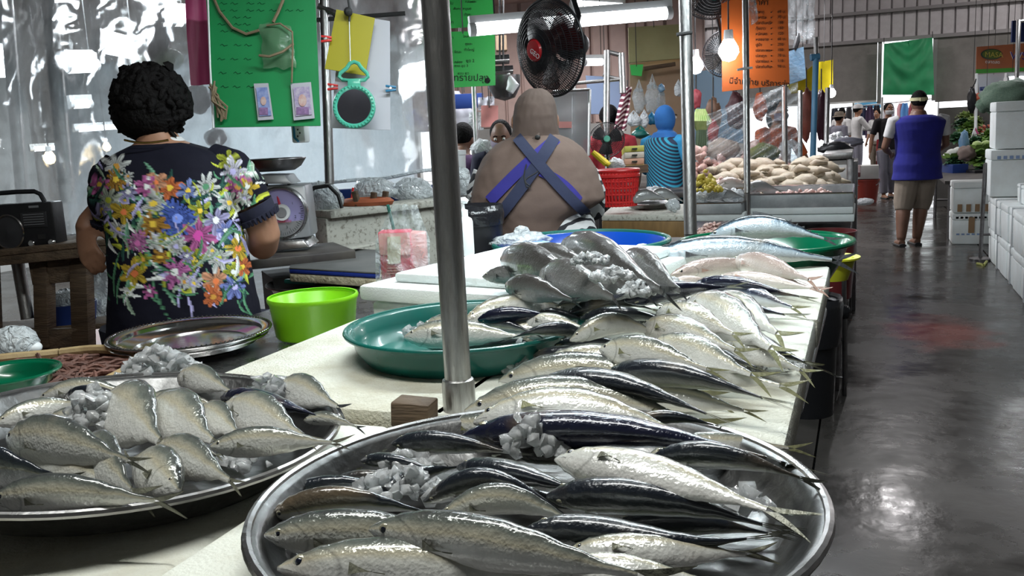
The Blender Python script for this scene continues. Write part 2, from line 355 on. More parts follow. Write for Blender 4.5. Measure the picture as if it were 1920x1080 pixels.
# ---------------------------------------------------------------- steel pole of the stall
pb = at(851, 776, 1.06)
pole = thing('stall_pole', 'tall galvanised steel pole standing among the foam boards in front', 'pole', (pb.x, pb.y + .02, 0))
MB().tube((pole.location.x, pole.location.y, 0), (pole.location.x, pole.location.y, 2.9), .0185, n=28).build('pipe', M['galv'], pole)
MB().lathe([(.0186, 1.045), (.0225, 1.045), (.0230, 1.062), (.0230, 1.098), (.0218, 1.104), (.0186, 1.106)], 28, (pole.location.x, pole.location.y, 0)).build('pipe_socket', M['galv'], pole)

# ---------------------------------------------------------------- trays and bowls
def dish(name, label, cat, c, z0, r, h, mat, rim=.012, wall=.0025, base=.8, roll=.006, group=None, n=72, tilt=None, ri=None):
    t = thing(name, label, cat, (c[0], c[1], z0), group)
    rb = r * base
    pr = [(0, .002), (rb - .006, .002), (rb, .003), (rb + (r - rb) * .55, h * .55), (r - rim, h - .004), (r - rim * .5, h), (r, h), (r + .001, h - .003), (r - rim * .4, h - .004), (r - rim, h - .007), (rb + (r - rb) * .55, h * .55 - .004), (rb, 0), (0, 0)]
    MB().lathe(pr, n).build('dish_body', mat, t, world=False, angle=50)
    ring = [(r * math.cos(2 * PI * k / n), r * math.sin(2 * PI * k / n), h - .001) for k in range(n)]
    MB().path(ring, roll, 8, closed=True).build('rim', ri or mat, t, world=False)
    if tilt: t.rotation_euler = tilt
    return t
trayA = dish('steel_tray', 'large round steel tray of mackerel at the left front', 'tray', (-.853, .826), 1.056, .262, .046, M['tray_dark'], base=.80, roll=.0045, ri=M['steel'], tilt=(-.03, .06, 0))
trayB = dish('steel_tray', 'round steel tray of mackerel nearest the camera, bottom of the picture', 'tray', (-.283, .757), 1.056, .262, .048, M['tray_dark'], base=.84, roll=.005, ri=M['steel'])
trayT = dish('plastic_tray', 'round dark green plastic tray behind the pole holding small mackerel', 'tray', (-.648, 1.42), 1.061, .208, .052, M['teal'], base=.84, roll=.004)
for k in range(2):
    t = dish('serving_tray', ['lower shiny steel serving tray under its twin on the counter', 'empty shiny steel serving tray with a beaded rim, on top of its twin'][k], 'tray', (-1.386 + .012 * k, 1.57 - .01 * k), 1.001 + k * .014, .168 + .004 * k, .026, M['steel_bright'], base=.72, rim=.02, roll=.0025, group='stacked serving trays')
    if k:
        bd = MB()
        for a in range(110): bd.ball((.171 * math.cos(2 * PI * a / 110), .171 * math.sin(2 * PI * a / 110), .027), .0026, 6, 4)
        tag(bd.build('beading', M['steel_bright'], t, world=False), kind='stuff')
gb = thing('bowl', 'lime green plastic bowl standing empty on the steel counter', 'bowl', (-1.175, 1.745, 1.0))
MB().lathe([(0, .004), (.080, .004), (.088, .010), (.097, .086), (.100, .088), (.100, .092), (.0975, .0935), (.102, .094), (.104, .090), (.103, .084), (.099, .078), (.090, .006), (.086, 0), (0, 0)], 64).build('bowl_body', M['lime'], gb, world=False, angle=50)
blue = dish('basin', 'wide shallow blue basin with dark green rim behind the grey fish', 'basin', (-.755, 2.49), 1.0, .25, .12, M['blue_pl'], base=.72, roll=.008, ri=M['teal'])
dish('basin', 'green basin at the far end under the dark-finned mackerel', 'basin', (-.255, 2.60), .99, .235, .115, M['green_pl'], base=.72, roll=.007)

# ---------------------------------------------------------------- fish
PROF_H = [(0, .10), (.03, .27), (.08, .50), (.15, .74), (.24, .92), (.36, 1.0), (.50, .95), (.64, .76), (.78, .46), (.90, .20), (1, .13)]
PROF_W = [(0, .14), (.03, .34), (.08, .60), (.16, .85), (.26, 1.0), (.40, .98), (.55, .82), (.70, .55), (.84, .27), (.94, .12), (1, .07)]
FISH = []
def fish(kind, head, tail, phi, arch=.006, lat=0.0, hr=.228, wr=.165, fin='fin', name='mackerel', big=False, scurve=0.0, fl=1.0, dors=False):
    """head, tail: world points of snout and tail root on the body's centre line; phi turns the back towards the aisle-side viewer"""
    head = Vector(head); tail = Vector(tail); Lh = (tail - head).length; ax = (tail - head).normalized()
    n_ = Vector((0, 0, 1)).cross(ax).normalized()
    if n_.dot(FWD) < 0: n_ = -n_
    up_ = ax.cross(n_)
    if up_.z < 0: up_ = -up_
    ph = math.radians(phi); D = up_ * math.cos(ph) - n_ * math.sin(ph); S = up_ * math.sin(ph) + n_ * math.cos(ph)
    NU, NV = 34, 22
    def spine(u):
        return head + (tail - head) * u + up_ * (arch * math.sin(PI * min(1, max(0, u)))) + n_ * (lat * math.sin(PI * u) + scurve * math.sin(2 * PI * u))
    H = Lh * hr / 2; Wd = Lh * wr / 2
    mid = spine(.5); root = thing(name, None, None, mid)
    mb = MB(); uv = []; rings = []
    for i in range(NU + 1):
        u = i / NU; u = u ** 1.25 if u < 1 else 1; c = spine(u)
        h = H * interp(u, PROF_H); w = Wd * interp(u, PROF_W)
        ring = []
        for k in range(NV):
            a = 2 * PI * k / NV; ca, sa = math.cos(a), math.sin(a)
            dz = h * ca * (1.04 if ca > 0 else 1.0); dy = w * math.copysign(abs(sa) ** .9, sa) * (1 - .10 * abs(ca) ** 3)
            v = .5 + .5 * ca; arc = .235 - .42 * (v - .45) ** 2
            q = 1.045 if u < arc else 1.0
            ring.append(c + D * dz * (q if abs(ca) < .9 else 1) + S * dy * q)
            uv.append((u, v))
        rings.append(ring)
    mb.rings(rings); mb.uv = uv
    mb.build('body', FM[kind], root, angle=70)
    # forked tail fin
    tl = Lh * .205 * fl; tip = .118 * Lh * fl; base = spine(1.0); tx = (spine(1.0) - spine(.93)).normalized()
    tb = MB(); tw = rnd.uniform(-.25, .25); fc = rnd.uniform(.35, .72)
    for s in (1, -1):
        for lay in (.0007, -.0007):
            def fn(a, b, s=s, lay=lay):
                le = Vector((tl * (a ** .9), s * (.013 * Lh + (tip * fc - .013 * Lh) * a)));  te = Vector((tl * (.26 + .74 * a), s * (tip * fc * a ** 1.3)))
                p = le * (1 - b) + te * b
                return base + tx * (p.x - .012 * Lh) + D * p.y + S * (lay + tw * p.x * .35 + .06 * abs(p.y))
            tb.grid(fn, 6, 3)
    tb.build('tail_fin', M[fin], root, angle=180)
    # eyes with pupils, both sides
    for s in (1, -1):
        u = .085; c = spine(u) + D * (H * .50 * .36) + S * (s * Wd * .60 * .80); r = Lh * .0225
        e = MB(); mm = Matrix((ax, D, S * s)).transposed(); e.ball(c, (r, r, r * .45), 14, 8, m=mm)
        eo = e.build('eye', M['iris'], root)
        MB().ball(c + S * (s * r * .22), (r * .62, r * .62, r * .34), 12, 6, m=mm).build('pupil', M['pupil'], eo)
        # pectoral fin
        u0 = .265; pb_ = spine(u0) + S * (s * Wd * .985) - D * (H * .05); pf = MB()
        for lay in (.0004, .0014):
            pf.grid(lambda a, b, lay=lay: pb_ + ax * (Lh * .115 * a) + D * (H * (.20 - .30 * a) * (b - .5) * 2 * (1 - .8 * a) - a * H * .12) + S * (s * (lay + .0006 + .003 * math.sin(PI * a))), 4, 2)
        pf.build('pectoral_fin', M[fin], root, angle=180)
    if dors:
        df = MB()
        for lay in (.0006, -.0006):
            df.grid(lambda a, b, lay=lay: spine(.40 + .22 * a) + D * (H * interp(.40 + .22 * a, PROF_H) * (.98 + .34 * b * (1 - a) ** .8)) + S * lay, 8, 2)
            for q in range(5):
                u = .70 + .055 * q
                df.grid(lambda a, b, lay=lay, u=u: spine(u + .03 * a) + D * (H * interp(u, PROF_H) * (.95 + .35 * b * a)) + S * lay, 2, 1)
        df.build('dorsal_fin', M[fin if fin != 'fin' else 'fin_d'], root, angle=180)
    FISH.append(root); root['_py'] = 0
    return root
def px_of(p):
    d = Vector(p) - CAMP; w = d.dot(FWD); return 960 + FPX * d.dot(RIGHT) / w, 540 - FPX * d.dot(UP) / w

def pile(where, z0, rows, defkind='mackerel', noun='mackerel', cat='fish', group=None, name='mackerel', order='front', look=None, **kw):
    """rows: (hx, hy, tx, ty, phi, height of centre line over the board, extras)"""
    made = []
    for r in rows:
        hx, hy, tx, ty, phi, zc = r[:6]; ex = dict(kw); ex.update(r[6] if len(r) > 6 else {})
        kind = ex.pop('kind', defkind); dzt = ex.pop('dzt', 0.0); lab = ex.pop('label', None)
        if kind == 'mackerel' and phi >= 34: kind = 'dark'
        o = fish(kind, at(hx, hy, z0 + zc), at(tx, ty, z0 + zc + dzt), phi, name=name, **ex)
        made.append((o, hx, tx, (hy + ty) / 2, phi, kind, lab))
    made.sort(key=lambda q: -q[3])
    for i, (o, hx, tx, my, phi, kind, lab) in enumerate(made):
        side = 'dark back to the viewer' if phi >= 38 else ('pale belly to the viewer' if phi <= -38 else 'silver flank to the viewer')
        lk = look or noun
        side = side.replace(' to the viewer', ' outward')
        head = 'head left' if hx < tx else 'head right'
        tag(o, lab or f'{lk} {where}, {ORD[i]} from front, {side}', cat, group or f'{noun} {where}')
    return made

K = dict
pile('on the foam board', 1.06, [
 (889, 792, 1290, 818, -45, .045, K(hr=.22, arch=.022, kind='pale')), (872, 772, 1310, 792, -15, .030, K(kind='pale', arch=.018)),
 (994, 732, 1325, 776, 62, .045, K(arch=.022)), (936, 715, 1310, 738, -10, .022, K(kind='pale', arch=.016)),
 (1135, 702, 1428, 746, 55, .045, K(arch=.014)), (1010, 684, 1295, 702, -35, .035, K(kind='pale', arch=.012)),
 (1190, 692, 1462, 723, -25, .025, K(kind='pale')), (1125, 656, 1325, 692, -18, .072, K(hr=.27, kind='pale')),
 (1218, 648, 1408, 702, -28, .062, K(hr=.26, kind='pale')), (1203, 612, 1378, 656, -30, .066, K(hr=.25, kind='pale')),
 (1068, 638, 1235, 628, -12, .058, K(hr=.27, arch=.022, kind='pale')), (1068, 674, 1215, 690, 45, .040),
 (1040, 648, 1210, 655, 50, .038), (1000, 666, 1160, 672, 60, .030), (1089, 598, 1264, 606, 62, .066, K(arch=.012)),
 (1058, 594, 1222, 580, 60, .056, K(arch=.02)), (1232, 586, 1374, 626, -35, .07, K(kind='pale', hr=.27)),
 (1290, 572, 1444, 652, -40, .062, K(kind='pale', hr=.25)), (1330, 566, 1456, 624, -40, .055, K(kind='pale', hr=.25)),
 (1245, 556, 1470, 590, 60, .045, K(kind='blue', fl=1.25)), (1330, 546, 1484, 576, -25, .040, K(kind='blue')),
 (1300, 536, 1498, 556, 50, .052, K(kind='blue', hr=.26)), (1172, 564, 1362, 538, 58, .080, K(kind='blue', arch=.006, hr=.2, fl=1.2)),
 (1310, 612, 1510, 680, 50, .035), (1350, 650, 1500, 694, -35, .036, K(kind='pale')), (1320, 682, 1428, 714, 60, .036),
 (1360, 626, 1462, 662, -30, .04, K(kind='pale')), (1180, 792, 1338, 797, 50, .05, K(arch=.008)),
 (868, 818, 1438, 858, 68, .048, K(kind='blue', hr=.185, wr=.13, arch=.018)), (1215, 856, 1478, 840, -30, .03, K(kind='pale', fin='fin_y')),
 (828, 800, 1010, 822, -10, .028, K(kind='pale')), (1235, 560, 1390, 590, -35, .045, K(kind='pale')),
 (1150, 600, 1300, 618, 40, .035), (1240, 640, 1420, 690, 50, .03), (1180, 745, 1395, 770, -30, .022, K(kind='pale', fin='fin_y')),
], fin='fin_y', group='mackerel on the foam board by the aisle')

pile('in the near steel tray', 1.056, [
 (497, 1003, 905, 1012, -4, .045, K(hr=.22, kind='pale', arch=.003)), (694, 992, 1195, 1078, -6, .062, K(hr=.195, kind='pale', wr=.14, arch=.004)),
 (522, 1066, 1120, 1100, -30, .036, K(hr=.185, kind='pale', wr=.14)), (505, 964, 795, 960, 22, .034, K(arch=.012)),
 (530, 927, 760, 922, 20, .024), (822, 968, 1085, 985, -5, .05, K(arch=.02, kind='pale')),
 (795, 940, 1060, 966, 35, .044, K(arch=.026)), (858, 876, 1100, 926, 60, .055, K(kind='mackerel')),
 (1042, 862, 1438, 955, -62, .078, K(hr=.21, wr=.15, kind='pale', arch=.006)), (1225, 856, 1500, 896, 35, .06, K(arch=.01)),
 (1085, 905, 1340, 950, 70, .05), (1026, 930, 1430, 984, 45, .058, K(arch=.010, hr=.22)),
 (988, 992, 1400, 1010, 50, .062, K(arch=-.004, lat=.0, scurve=.006, hr=.21)), (1060, 1036, 1400, 1038, -50, .05, K(kind='pale', lat=-.012)),
 (1010, 1078, 1330, 1090, -60, .045, K(kind='pale')), (735, 832, 960, 850, 40, .045), (677, 864, 820, 884, 60, .035),
 (700, 935, 858, 876, 30, .03, K(fin='fin_y')), (900, 935, 1130, 960, 55, .03), (1150, 985, 1440, 1000, 40, .03), (1120, 870, 1380, 920, 60, .035), (620, 905, 800, 905, 50, .02), (960, 850, 1200, 880, 55, .035), (860, 905, 1060, 945, 50, .03),
], group='mackerel in the near steel tray')

pile('in the left steel tray', 1.056, [
 (14, 822, 238, 862, -12, .07, K(hr=.31, wr=.16, kind='pale', arch=.004)), (-12, 934, 290, 938, 0, .05, K(hr=.235, kind='pale')),
 (-150, 872, 112, 896, 5, .05, K(kind='mackerel', hr=.3)), (25, 868, 250, 922, -25, .04, K(kind='pale', hr=.26)),
 (150, 850, 245, 918, -25, .05, K(kind='pale', hr=.42)), (335, 920, 242, 862, -35, .042, K(kind='pale', hr=.42, wr=.22)),
 (292, 846, 430, 900, -28, .05, K(kind='pale', hr=.33)), (395, 838, 622, 830, -15, .055, K(kind='pale', hr=.25, lat=-.006)),
 (203, 762, 298, 826, -38, .062, K(kind='pale', hr=.46, wr=.24)), (282, 772, 398, 826, -40, .056, K(kind='pale', hr=.44, wr=.24)),
 (365, 778, 450, 816, -40, .046, K(kind='pale', hr=.38)), (418, 768, 568, 818, -38, .05, K(kind='pale', hr=.34, wr=.18)),
 (-10, 796, 170, 756, -25, .05, K(kind='pale', hr=.28)), (85, 788, 240, 792, -15, .055, K(kind='pale')),
 (72, 750, 258, 744, -15, .05, K(arch=.014, kind='pale')), (122, 745, 255, 752, 45, .058, K(arch=.008, hr=.28)),
 (272, 752, 412, 764, -15, .045, K(kind='pale')), (415, 745, 592, 778, 62, .05, K(kind='blue', hr=.2)),
 (520, 728, 632, 762, -30, .035, K(kind='pale', hr=.34, fin='fin_d')), (335, 706, 432, 734, -30, .045, K(kind='pale', hr=.3)),
 (570, 788, 668, 800, -5, .03, K(kind='pale', fin='fin_d')), (328, 842, 405, 852, -30, .03, K(kind='pale')),
], group='mackerel in the left steel tray')

pile('in the green plastic tray', 1.072, [
 (758, 633, 978, 632, -25, .040, K(kind='pale', hr=.25)), (797, 648, 1005, 640, 55, .026, K(hr=.22, fin='fin_d')), (792, 612, 940, 620, -20, .03, K(kind='pale')),
 (868, 604, 1082, 582, -35, .044, K(kind='pale', arch=.012, lat=.008)), (896, 599, 1050, 598, 60, .054, K(kind='blue', arch=.008)), (888, 613, 1000, 624, 20, .036),
 (1094, 624, 962, 633, 55, .05, K(arch=.01)), (980, 606, 1100, 616, -35, .046, K(kind='pale')), (1035, 584, 1110, 580, -20, .05, K(kind='pale')), (830, 622, 960, 628, 45, .022), (930, 622, 1060, 630, -30, .03, K(kind='pale')), (1000, 592, 1100, 600, 50, .04),
], hr=.27, wr=.2, group='small mackerel in the green plastic tray')

pile('on the foam box lid', 1.135, [
 (946, 489, 1095, 533, 12, .045, K(hr=.25, wr=.18)), (985, 484, 1130, 512, 5, .05, K(hr=.25, wr=.18)), (905, 519, 1030, 524, -10, .022, K(hr=.25, wr=.18)),
 (948, 538, 1072, 562, 10, .026, K(hr=.27, wr=.18)), (1014, 516, 1150, 558, -12, .04, K(hr=.26, wr=.18)), (1070, 524, 1215, 556, -5, .035, K(hr=.26, wr=.18)),
 (1060, 470, 1240, 545, 12, .055, K(hr=.2, wr=.15)), (1015, 472, 1090, 480, 0, .04), (1045, 574, 1180, 562, 10, -.02, K(hr=.24)), (1168, 495, 1275, 545, 0, .03, K(hr=.25)),
], defkind='grey', noun='grey fish', look='smooth grey fish', name='grey_fish', fin='fin_d', fl=.7, group='grey fish on the foam box lid')

pile('at the far end of the foam', 1.06, [
 (1376, 490, 1516, 524, -15, .055, K(hr=.185)), (1340, 524, 1520, 540, -38, .04, K(hr=.17)), (1258, 516, 1436, 496, -10, .045, K(hr=.19)),
 (1398, 526, 1536, 543, -30, .03, K(hr=.17)), (1250, 532, 1340, 530, -20, .03),
], defkind='pink', noun='pink fish', look='slim pinkish fish', name='pink_fish', fin='fin_r', fl=.8, group='pink fish at the far end of the foam')

o = fish('spanish', at(1325, 447, 1.125), at(1545, 447, 1.125), -12, arch=.030, hr=.225, wr=.15, fin='fin_d', name='spanish_mackerel', dors=True)
tag(o, 'long blue-silver mackerel with banded flank lying over the green basin', 'fish', 'big long mackerel at the far end')
o = fish('spanish', at(1195, 490, 1.105), at(1560, 487, 1.105), -12, arch=.022, hr=.175, wr=.13, fin='fin_d', name='spanish_mackerel', fl=.75)
tag(o, 'longest silver mackerel stretched across the far end of the foam', 'fish', 'big long mackerel at the far end')
for o in FISH: del o['_py']

# ---------------------------------------------------------------- ice
def chunk(bm, c, s):
    pts = [bm.verts.new(Vector(c) + Vector((rnd.gauss(0, 1), rnd.gauss(0, 1), rnd.gauss(0, .8))).normalized() * s * rnd.uniform(.6, 1)) for _ in range(15)]
    bmesh.ops.convex_hull(bm, input=pts)
def ice(label, cx, cy, z, wpx, hgt, n, s=(.006, .014), mat='ice', lump=None, peak=1.0):
    """a heap of ice pieces; wpx is its half width in the picture, hgt its height"""
    c = at(cx, cy, z); a = (at(cx + wpx, cy, z) - c).length; bm = bmesh.new()
    for i in range(n):
        q = rnd.random() ** .6; th = rnd.uniform(0, 2 * PI)
        x = math.cos(th) * q; y = math.sin(th) * q
        top = (1 - q ** 1.3) * hgt * peak
        p = c + Vector((RIGHT.x, RIGHT.y, 0)) * (x * a) + Vector((FWD.x, FWD.y, 0)) * (y * a * .65) + Vector((0, 0, rnd.uniform(.15, 1) * top + .002))
        chunk(bm, p, rnd.uniform(*s))
    loose = [v for v in bm.verts if not v.link_faces]; bmesh.ops.delete(bm, geom=loose, context='VERTS')
    me = bpy.data.meshes.new('crushed_ice'); bm.to_mesh(me); bm.free(); me.materials.append(M[mat])
    o = bpy.data.objects.new('crushed_ice', me); COL.objects.link(o)
    me.shade_smooth(); me.set_sharp_from_angle(angle=math.radians(62 if mat == 'ice' else 85))
    tag(o, label, 'ice', kind='stuff'); return o
ice('tall knob of clear ice between the foam board and the near tray', 1000, 850, 1.105, 62, .052, 60, (.007, .013), peak=1.0)
ice('ice lumps on the left of the near steel tray', 745, 925, 1.085, 90, .03, 60)
ice('thin ice by the dark fish at the back of the near tray', 765, 880, 1.085, 60, .022, 40)
ice('ice by the tails at the right of the near tray', 1400, 955, 1.085, 45, .02, 18)
ice('ice heap on top at the back of the left steel tray', 305, 712, 1.085, 92, .055, 170, (.007, .014))
ice('ice heap in the middle of the left steel tray', 185, 790, 1.115, 66, .045, 90, (.007, .013))
ice('upright ice shards at the right back of the left tray', 510, 738, 1.09, 40, .035, 26, (.007, .014))
ice('ice bits at the front right of the left tray', 450, 868, 1.07, 65, .014, 26)
ice('ice cubes heaped beside the pole on the foam board', 985, 688, 1.066, 60, .045, 46, (.008, .014))
ice('ice lumps over the tails between two rows on the foam', 1040, 655, 1.07, 40, .03, 22)
for k_, (x, y, z, n_) in enumerate(((1108, 492, 1.225, 40), (1148, 522, 1.215, 60), (1192, 550, 1.18, 50))):
    ice('crushed ice on the backs of the grey fish, ' + ('left patch', 'middle patch', 'right patch')[k_], x, y, z, 34, .018, n_, (.006, .012), mat='crushed')
ice('strip of crushed ice right of the grey fish', 1205, 540, 1.11, 75, .045, 150, (.007, .013), mat='crushed')
ice('crushed ice on top of the grey fish heap', 1105, 476, 1.20, 42, .025, 60)
ice('ice lumps by the fish heads in the green tray', 800, 622, 1.075, 45, .02, 24)
ice('melting ice by the tails along the foam edge', 1450, 690, 1.066, 70, .012, 36, (.005, .010))
# ---------------------------------------------------------------- the hall
M['sheet'] = pm('corrugated_sheet', (.42, .40, .41), .5, .2, c2=(.33, .31, .31), nscale=3)
M['sheet_pink'] = pm('pinkish_sheet', (.52, .38, .34), .6, c2=(.42, .31, .28), nscale=3)
M['concrete'] = pm('concrete_band', (.17, .16, .15), .85, c2=(.12, .115, .105), nscale=2.5, bump=.3)
M['plaster'] = pm('pale_plaster', (.50, .50, .48), .8, c2=(.40, .40, .39), nscale=2)
M['pale_wall'] = pm('pale_blue_wall', (.52, .58, .62), .7, c2=(.42, .47, .50), nscale=1.2)
M['roof'] = pm('roof_sheet', (.32, .29, .28), .6)
M['beam'] = pm('grey_beam', (.20, .19, .19), .5, .3)
def wallbox(name, c, d, m): return tag(MB().box(c, d).build(name, M[m]), kind='structure')
wallbox('ceiling', (-5, 12, 6.1), (23, 31, .2), 'roof')
wallbox('wall_left', (-16.1, 12, 3), (.2, 31, 6), 'plaster')
wallbox('wall_right', (6.1, 12, 3), (.2, 31, 6), 'plaster')
wallbox('light_block_front', (-5, -3.1, 3), (22.4, .2, 6), 'plaster')  # unseen, added behind the camera to keep outside light out of the hall
wb = wallbox('wall_back', (-5, 26.15, 4.65), (22, .1, 2.7), 'sheet')
me0 = None
for i in range(44):                                       # the ribbed sheets, one by one
    x = -6.9 + i * .295
    if me0 is None:
        o = MB().box((0, 0, 0), (.26, .05, 2.66)).build('wall_panel', M['sheet'], wb, world=False, bevel=.012, seg=1); me0 = o.data
    else:
        o = bpy.data.objects.new('wall_panel', me0); COL.objects.link(o); o.parent = wb
    o.location = (x, 26.07 + (i % 2) * .012, 4.65)
wallbox('trim_1', (-5, 26.0, 3.30), (22, .18, .09), 'beam')
wallbox('trim_2', (-5, 25.96, 4.02), (22, .16, .08), 'beam')
wallbox('wall_back_left', (-7.85, 26.1, 2.5), (16.3, .2, 1.5), 'concrete')
wallbox('wall_back_low', (-7.2, 26.1, .88), (8.2, .2, 1.76), 'plaster')
wallbox('wall_back_corner', (-14.6, 26.1, .88), (3.0, .2, 1.76), 'plaster')
wallbox('wall_back_right', (3.85, 26.1, 2.46), (4.3, .2, 1.6), 'concrete')
wallbox('trim_3', (-7.85, 25.98, 1.77), (16.3, .1, .05), 'plaster')
for i, x in enumerate((-2.2, .36, 1.66, 4.2)): wallbox('pillar', (x, 26.05, .85 if i in (0, 3) else 2.5), (.10, .14, 1.7 if i in (0, 3) else 1.6), 'beam')

# stall partitions deeper in the hall
pw = wallbox('wall_middle', (-4.6, 12.6, 2.55), (5.2, .06, 2.1), 'sheet_pink'); me1 = None
for i in range(20):
    if me1 is None:
        o = MB().box((0, 0, 0), (.22, .04, 2.08)).build('wall_panel', M['sheet_pink'], pw, world=False, bevel=.01, seg=1); me1 = o.data
    else:
        o = bpy.data.objects.new('wall_panel', me1); COL.objects.link(o); o.parent = pw
    o.location = (-7.06 + i * .26, 12.55 - (i % 2) * .01, 2.55)
wallbox('wall_stall_left', (-7.6, 9.6, 1.3), (5.4, .08, 2.6), 'pale_wall')
wallbox('wall_stall_deep', (-10.2, 6.0, 1.6), (.08, 6, 3.2), 'plaster')
wallbox('ceiling_stall', (-5.5, 9.0, 3.25), (6.6, 7.4, .05), 'sheet_pink')

# ---------------------------------------------------------------- tube lights and bulbs that show
M['lit'] = em('lit_tube', (.90, .95, 1.0), 9)
M['lit_soft'] = em('lit_tube_far', (.90, .96, 1.0), 7)
M['lit_bulb'] = em('lit_bulb', (.93, .95, 1.0), 26)
M['lit_warm'] = em('lit_warm_bulb', (1.0, .72, .35), 5)
M['white_pl'] = pm('white_plastic', (.75, .77, .78), .4)
M['wire'] = pm('wire', (.03, .03, .03), .5)
def tube_light(label, a, b, r, mat='lit', cord=True, group=None):
    a = Vector(a); b = Vector(b); d = (b - a).normalized(); t = thing('tube_light', label, 'light', (a + b) / 2, group)
    MB().tube(a + d * .03, b - d * .03, r, n=14).build('glass_tube', M[mat], t)
    for s, e in ((a, a + d * .035), (b - d * .035, b)): MB().tube(s, e, r * 1.06, n=14).build('end_cap', M['white_pl'], t)
    MB().box((a + b) / 2 + Vector((0, 0, r * 1.5)), ((b - a).length, r * 1.2, r * 1.1), rot=d.to_track_quat('X', 'Z').to_matrix()).build('batten', M['white_pl'], t)
    if cord:
        for q in (.12, .88): MB().tube(a + (b - a) * q + Vector((0, 0, r * 2)), a + (b - a) * q + Vector((0, 0, 1.2)), .004, n=5).build('hanging_wire', M['wire'], t)
    return t
tube_light('long bright fluorescent tube passing behind the black fan', dep(880, 56, 5.1), dep(1258, 24, 5.4), .036)
tube_light('short glowing tube right of the fan above the grey display case', dep(1092, 117, 9.0), dep(1132, 116, 9.2), .035, 'lit_soft')
tube_light('tube light high behind the fan near the ceiling', dep(1072, 8, 9.0), dep(1170, 14, 9.4), .04, 'lit_soft')
tube_light('big tilted tube light seen through the plastic, left of the dark-haired head', dep(183, 84, 6.0), dep(258, 100, 6.6), .050)
tube_light('tube light seen through the plastic at far left, second from the edge', dep(116, 124, 6.0), dep(176, 122, 6.4), .050)
tube_light('tube light at the left edge of the photo, upper of two', dep(-60, 108, 6.2), dep(30, 105, 6.4), .042)
tube_light('tube light at the left edge of the photo, lower of two', dep(-60, 136, 6.2), dep(32, 133, 6.4), .042)
tube_light('small tube light seen low through the plastic near the far left pole', dep(128, 196, 7.2), dep(170, 194, 7.4), .035, 'lit_soft')
tube_light('thin row of light seen through plastic left of the woman\'s neck', dep(138, 243, 7.4), dep(238, 236, 7.8), .022)
tube_light('thin tube above the yellow bulb behind the plastic', dep(55, 280, 7.4), dep(118, 276, 7.6), .020)
tube_light('short tube high between the hair and the pink sheet', dep(316, 36, 6.4), dep(346, 36, 6.5), .05)
def bulb(label, c, r, mat='lit_bulb', drop=.7, power=0):
    c = Vector(c); t = thing('light_bulb', label, 'bulb', c)
    MB().lathe([(0, -r), (r * .6, -r * .82), (r, -r * .15), (r * .92, r * .35), (r * .5, r * 1.1), (0, r * 1.15)], 20, c).build('glass_globe', M[mat], t)
    MB().tube(c + Vector((0, 0, r * 1.05)), c + Vector((0, 0, r * 2.0)), r * .5, r * .42).build('bulb_socket', M['white_pl'], t)
    MB().tube(c + Vector((0, 0, r * 2.0)), c + Vector((0, 0, r * 2 + drop)), .005, n=6).build('cord', M['wire'], t)
bulb('glaring white bulb in front of the orange price sign', dep(1366, 96, 5.45), .062)
bulb('second glaring bulb just right of the thick middle pole', dep(1304, 124, 6.2), .055)
bulb('small bright bulb beside the yellow banner', dep(1559, 175, 9.5), .045)
tube_light('bright lamp glowing through the plastic right of the white card', dep(742, 150, 5.0), dep(812, 132, 5.3), .075)
bulb('yellow bulb seen through the plastic at far left', dep(93, 297, 7.4), .05, 'lit_warm')
bulb('small yellow bulb seen through the plastic beside the woman\'s sleeve', dep(200, 276, 7.6), .035, 'lit_warm')

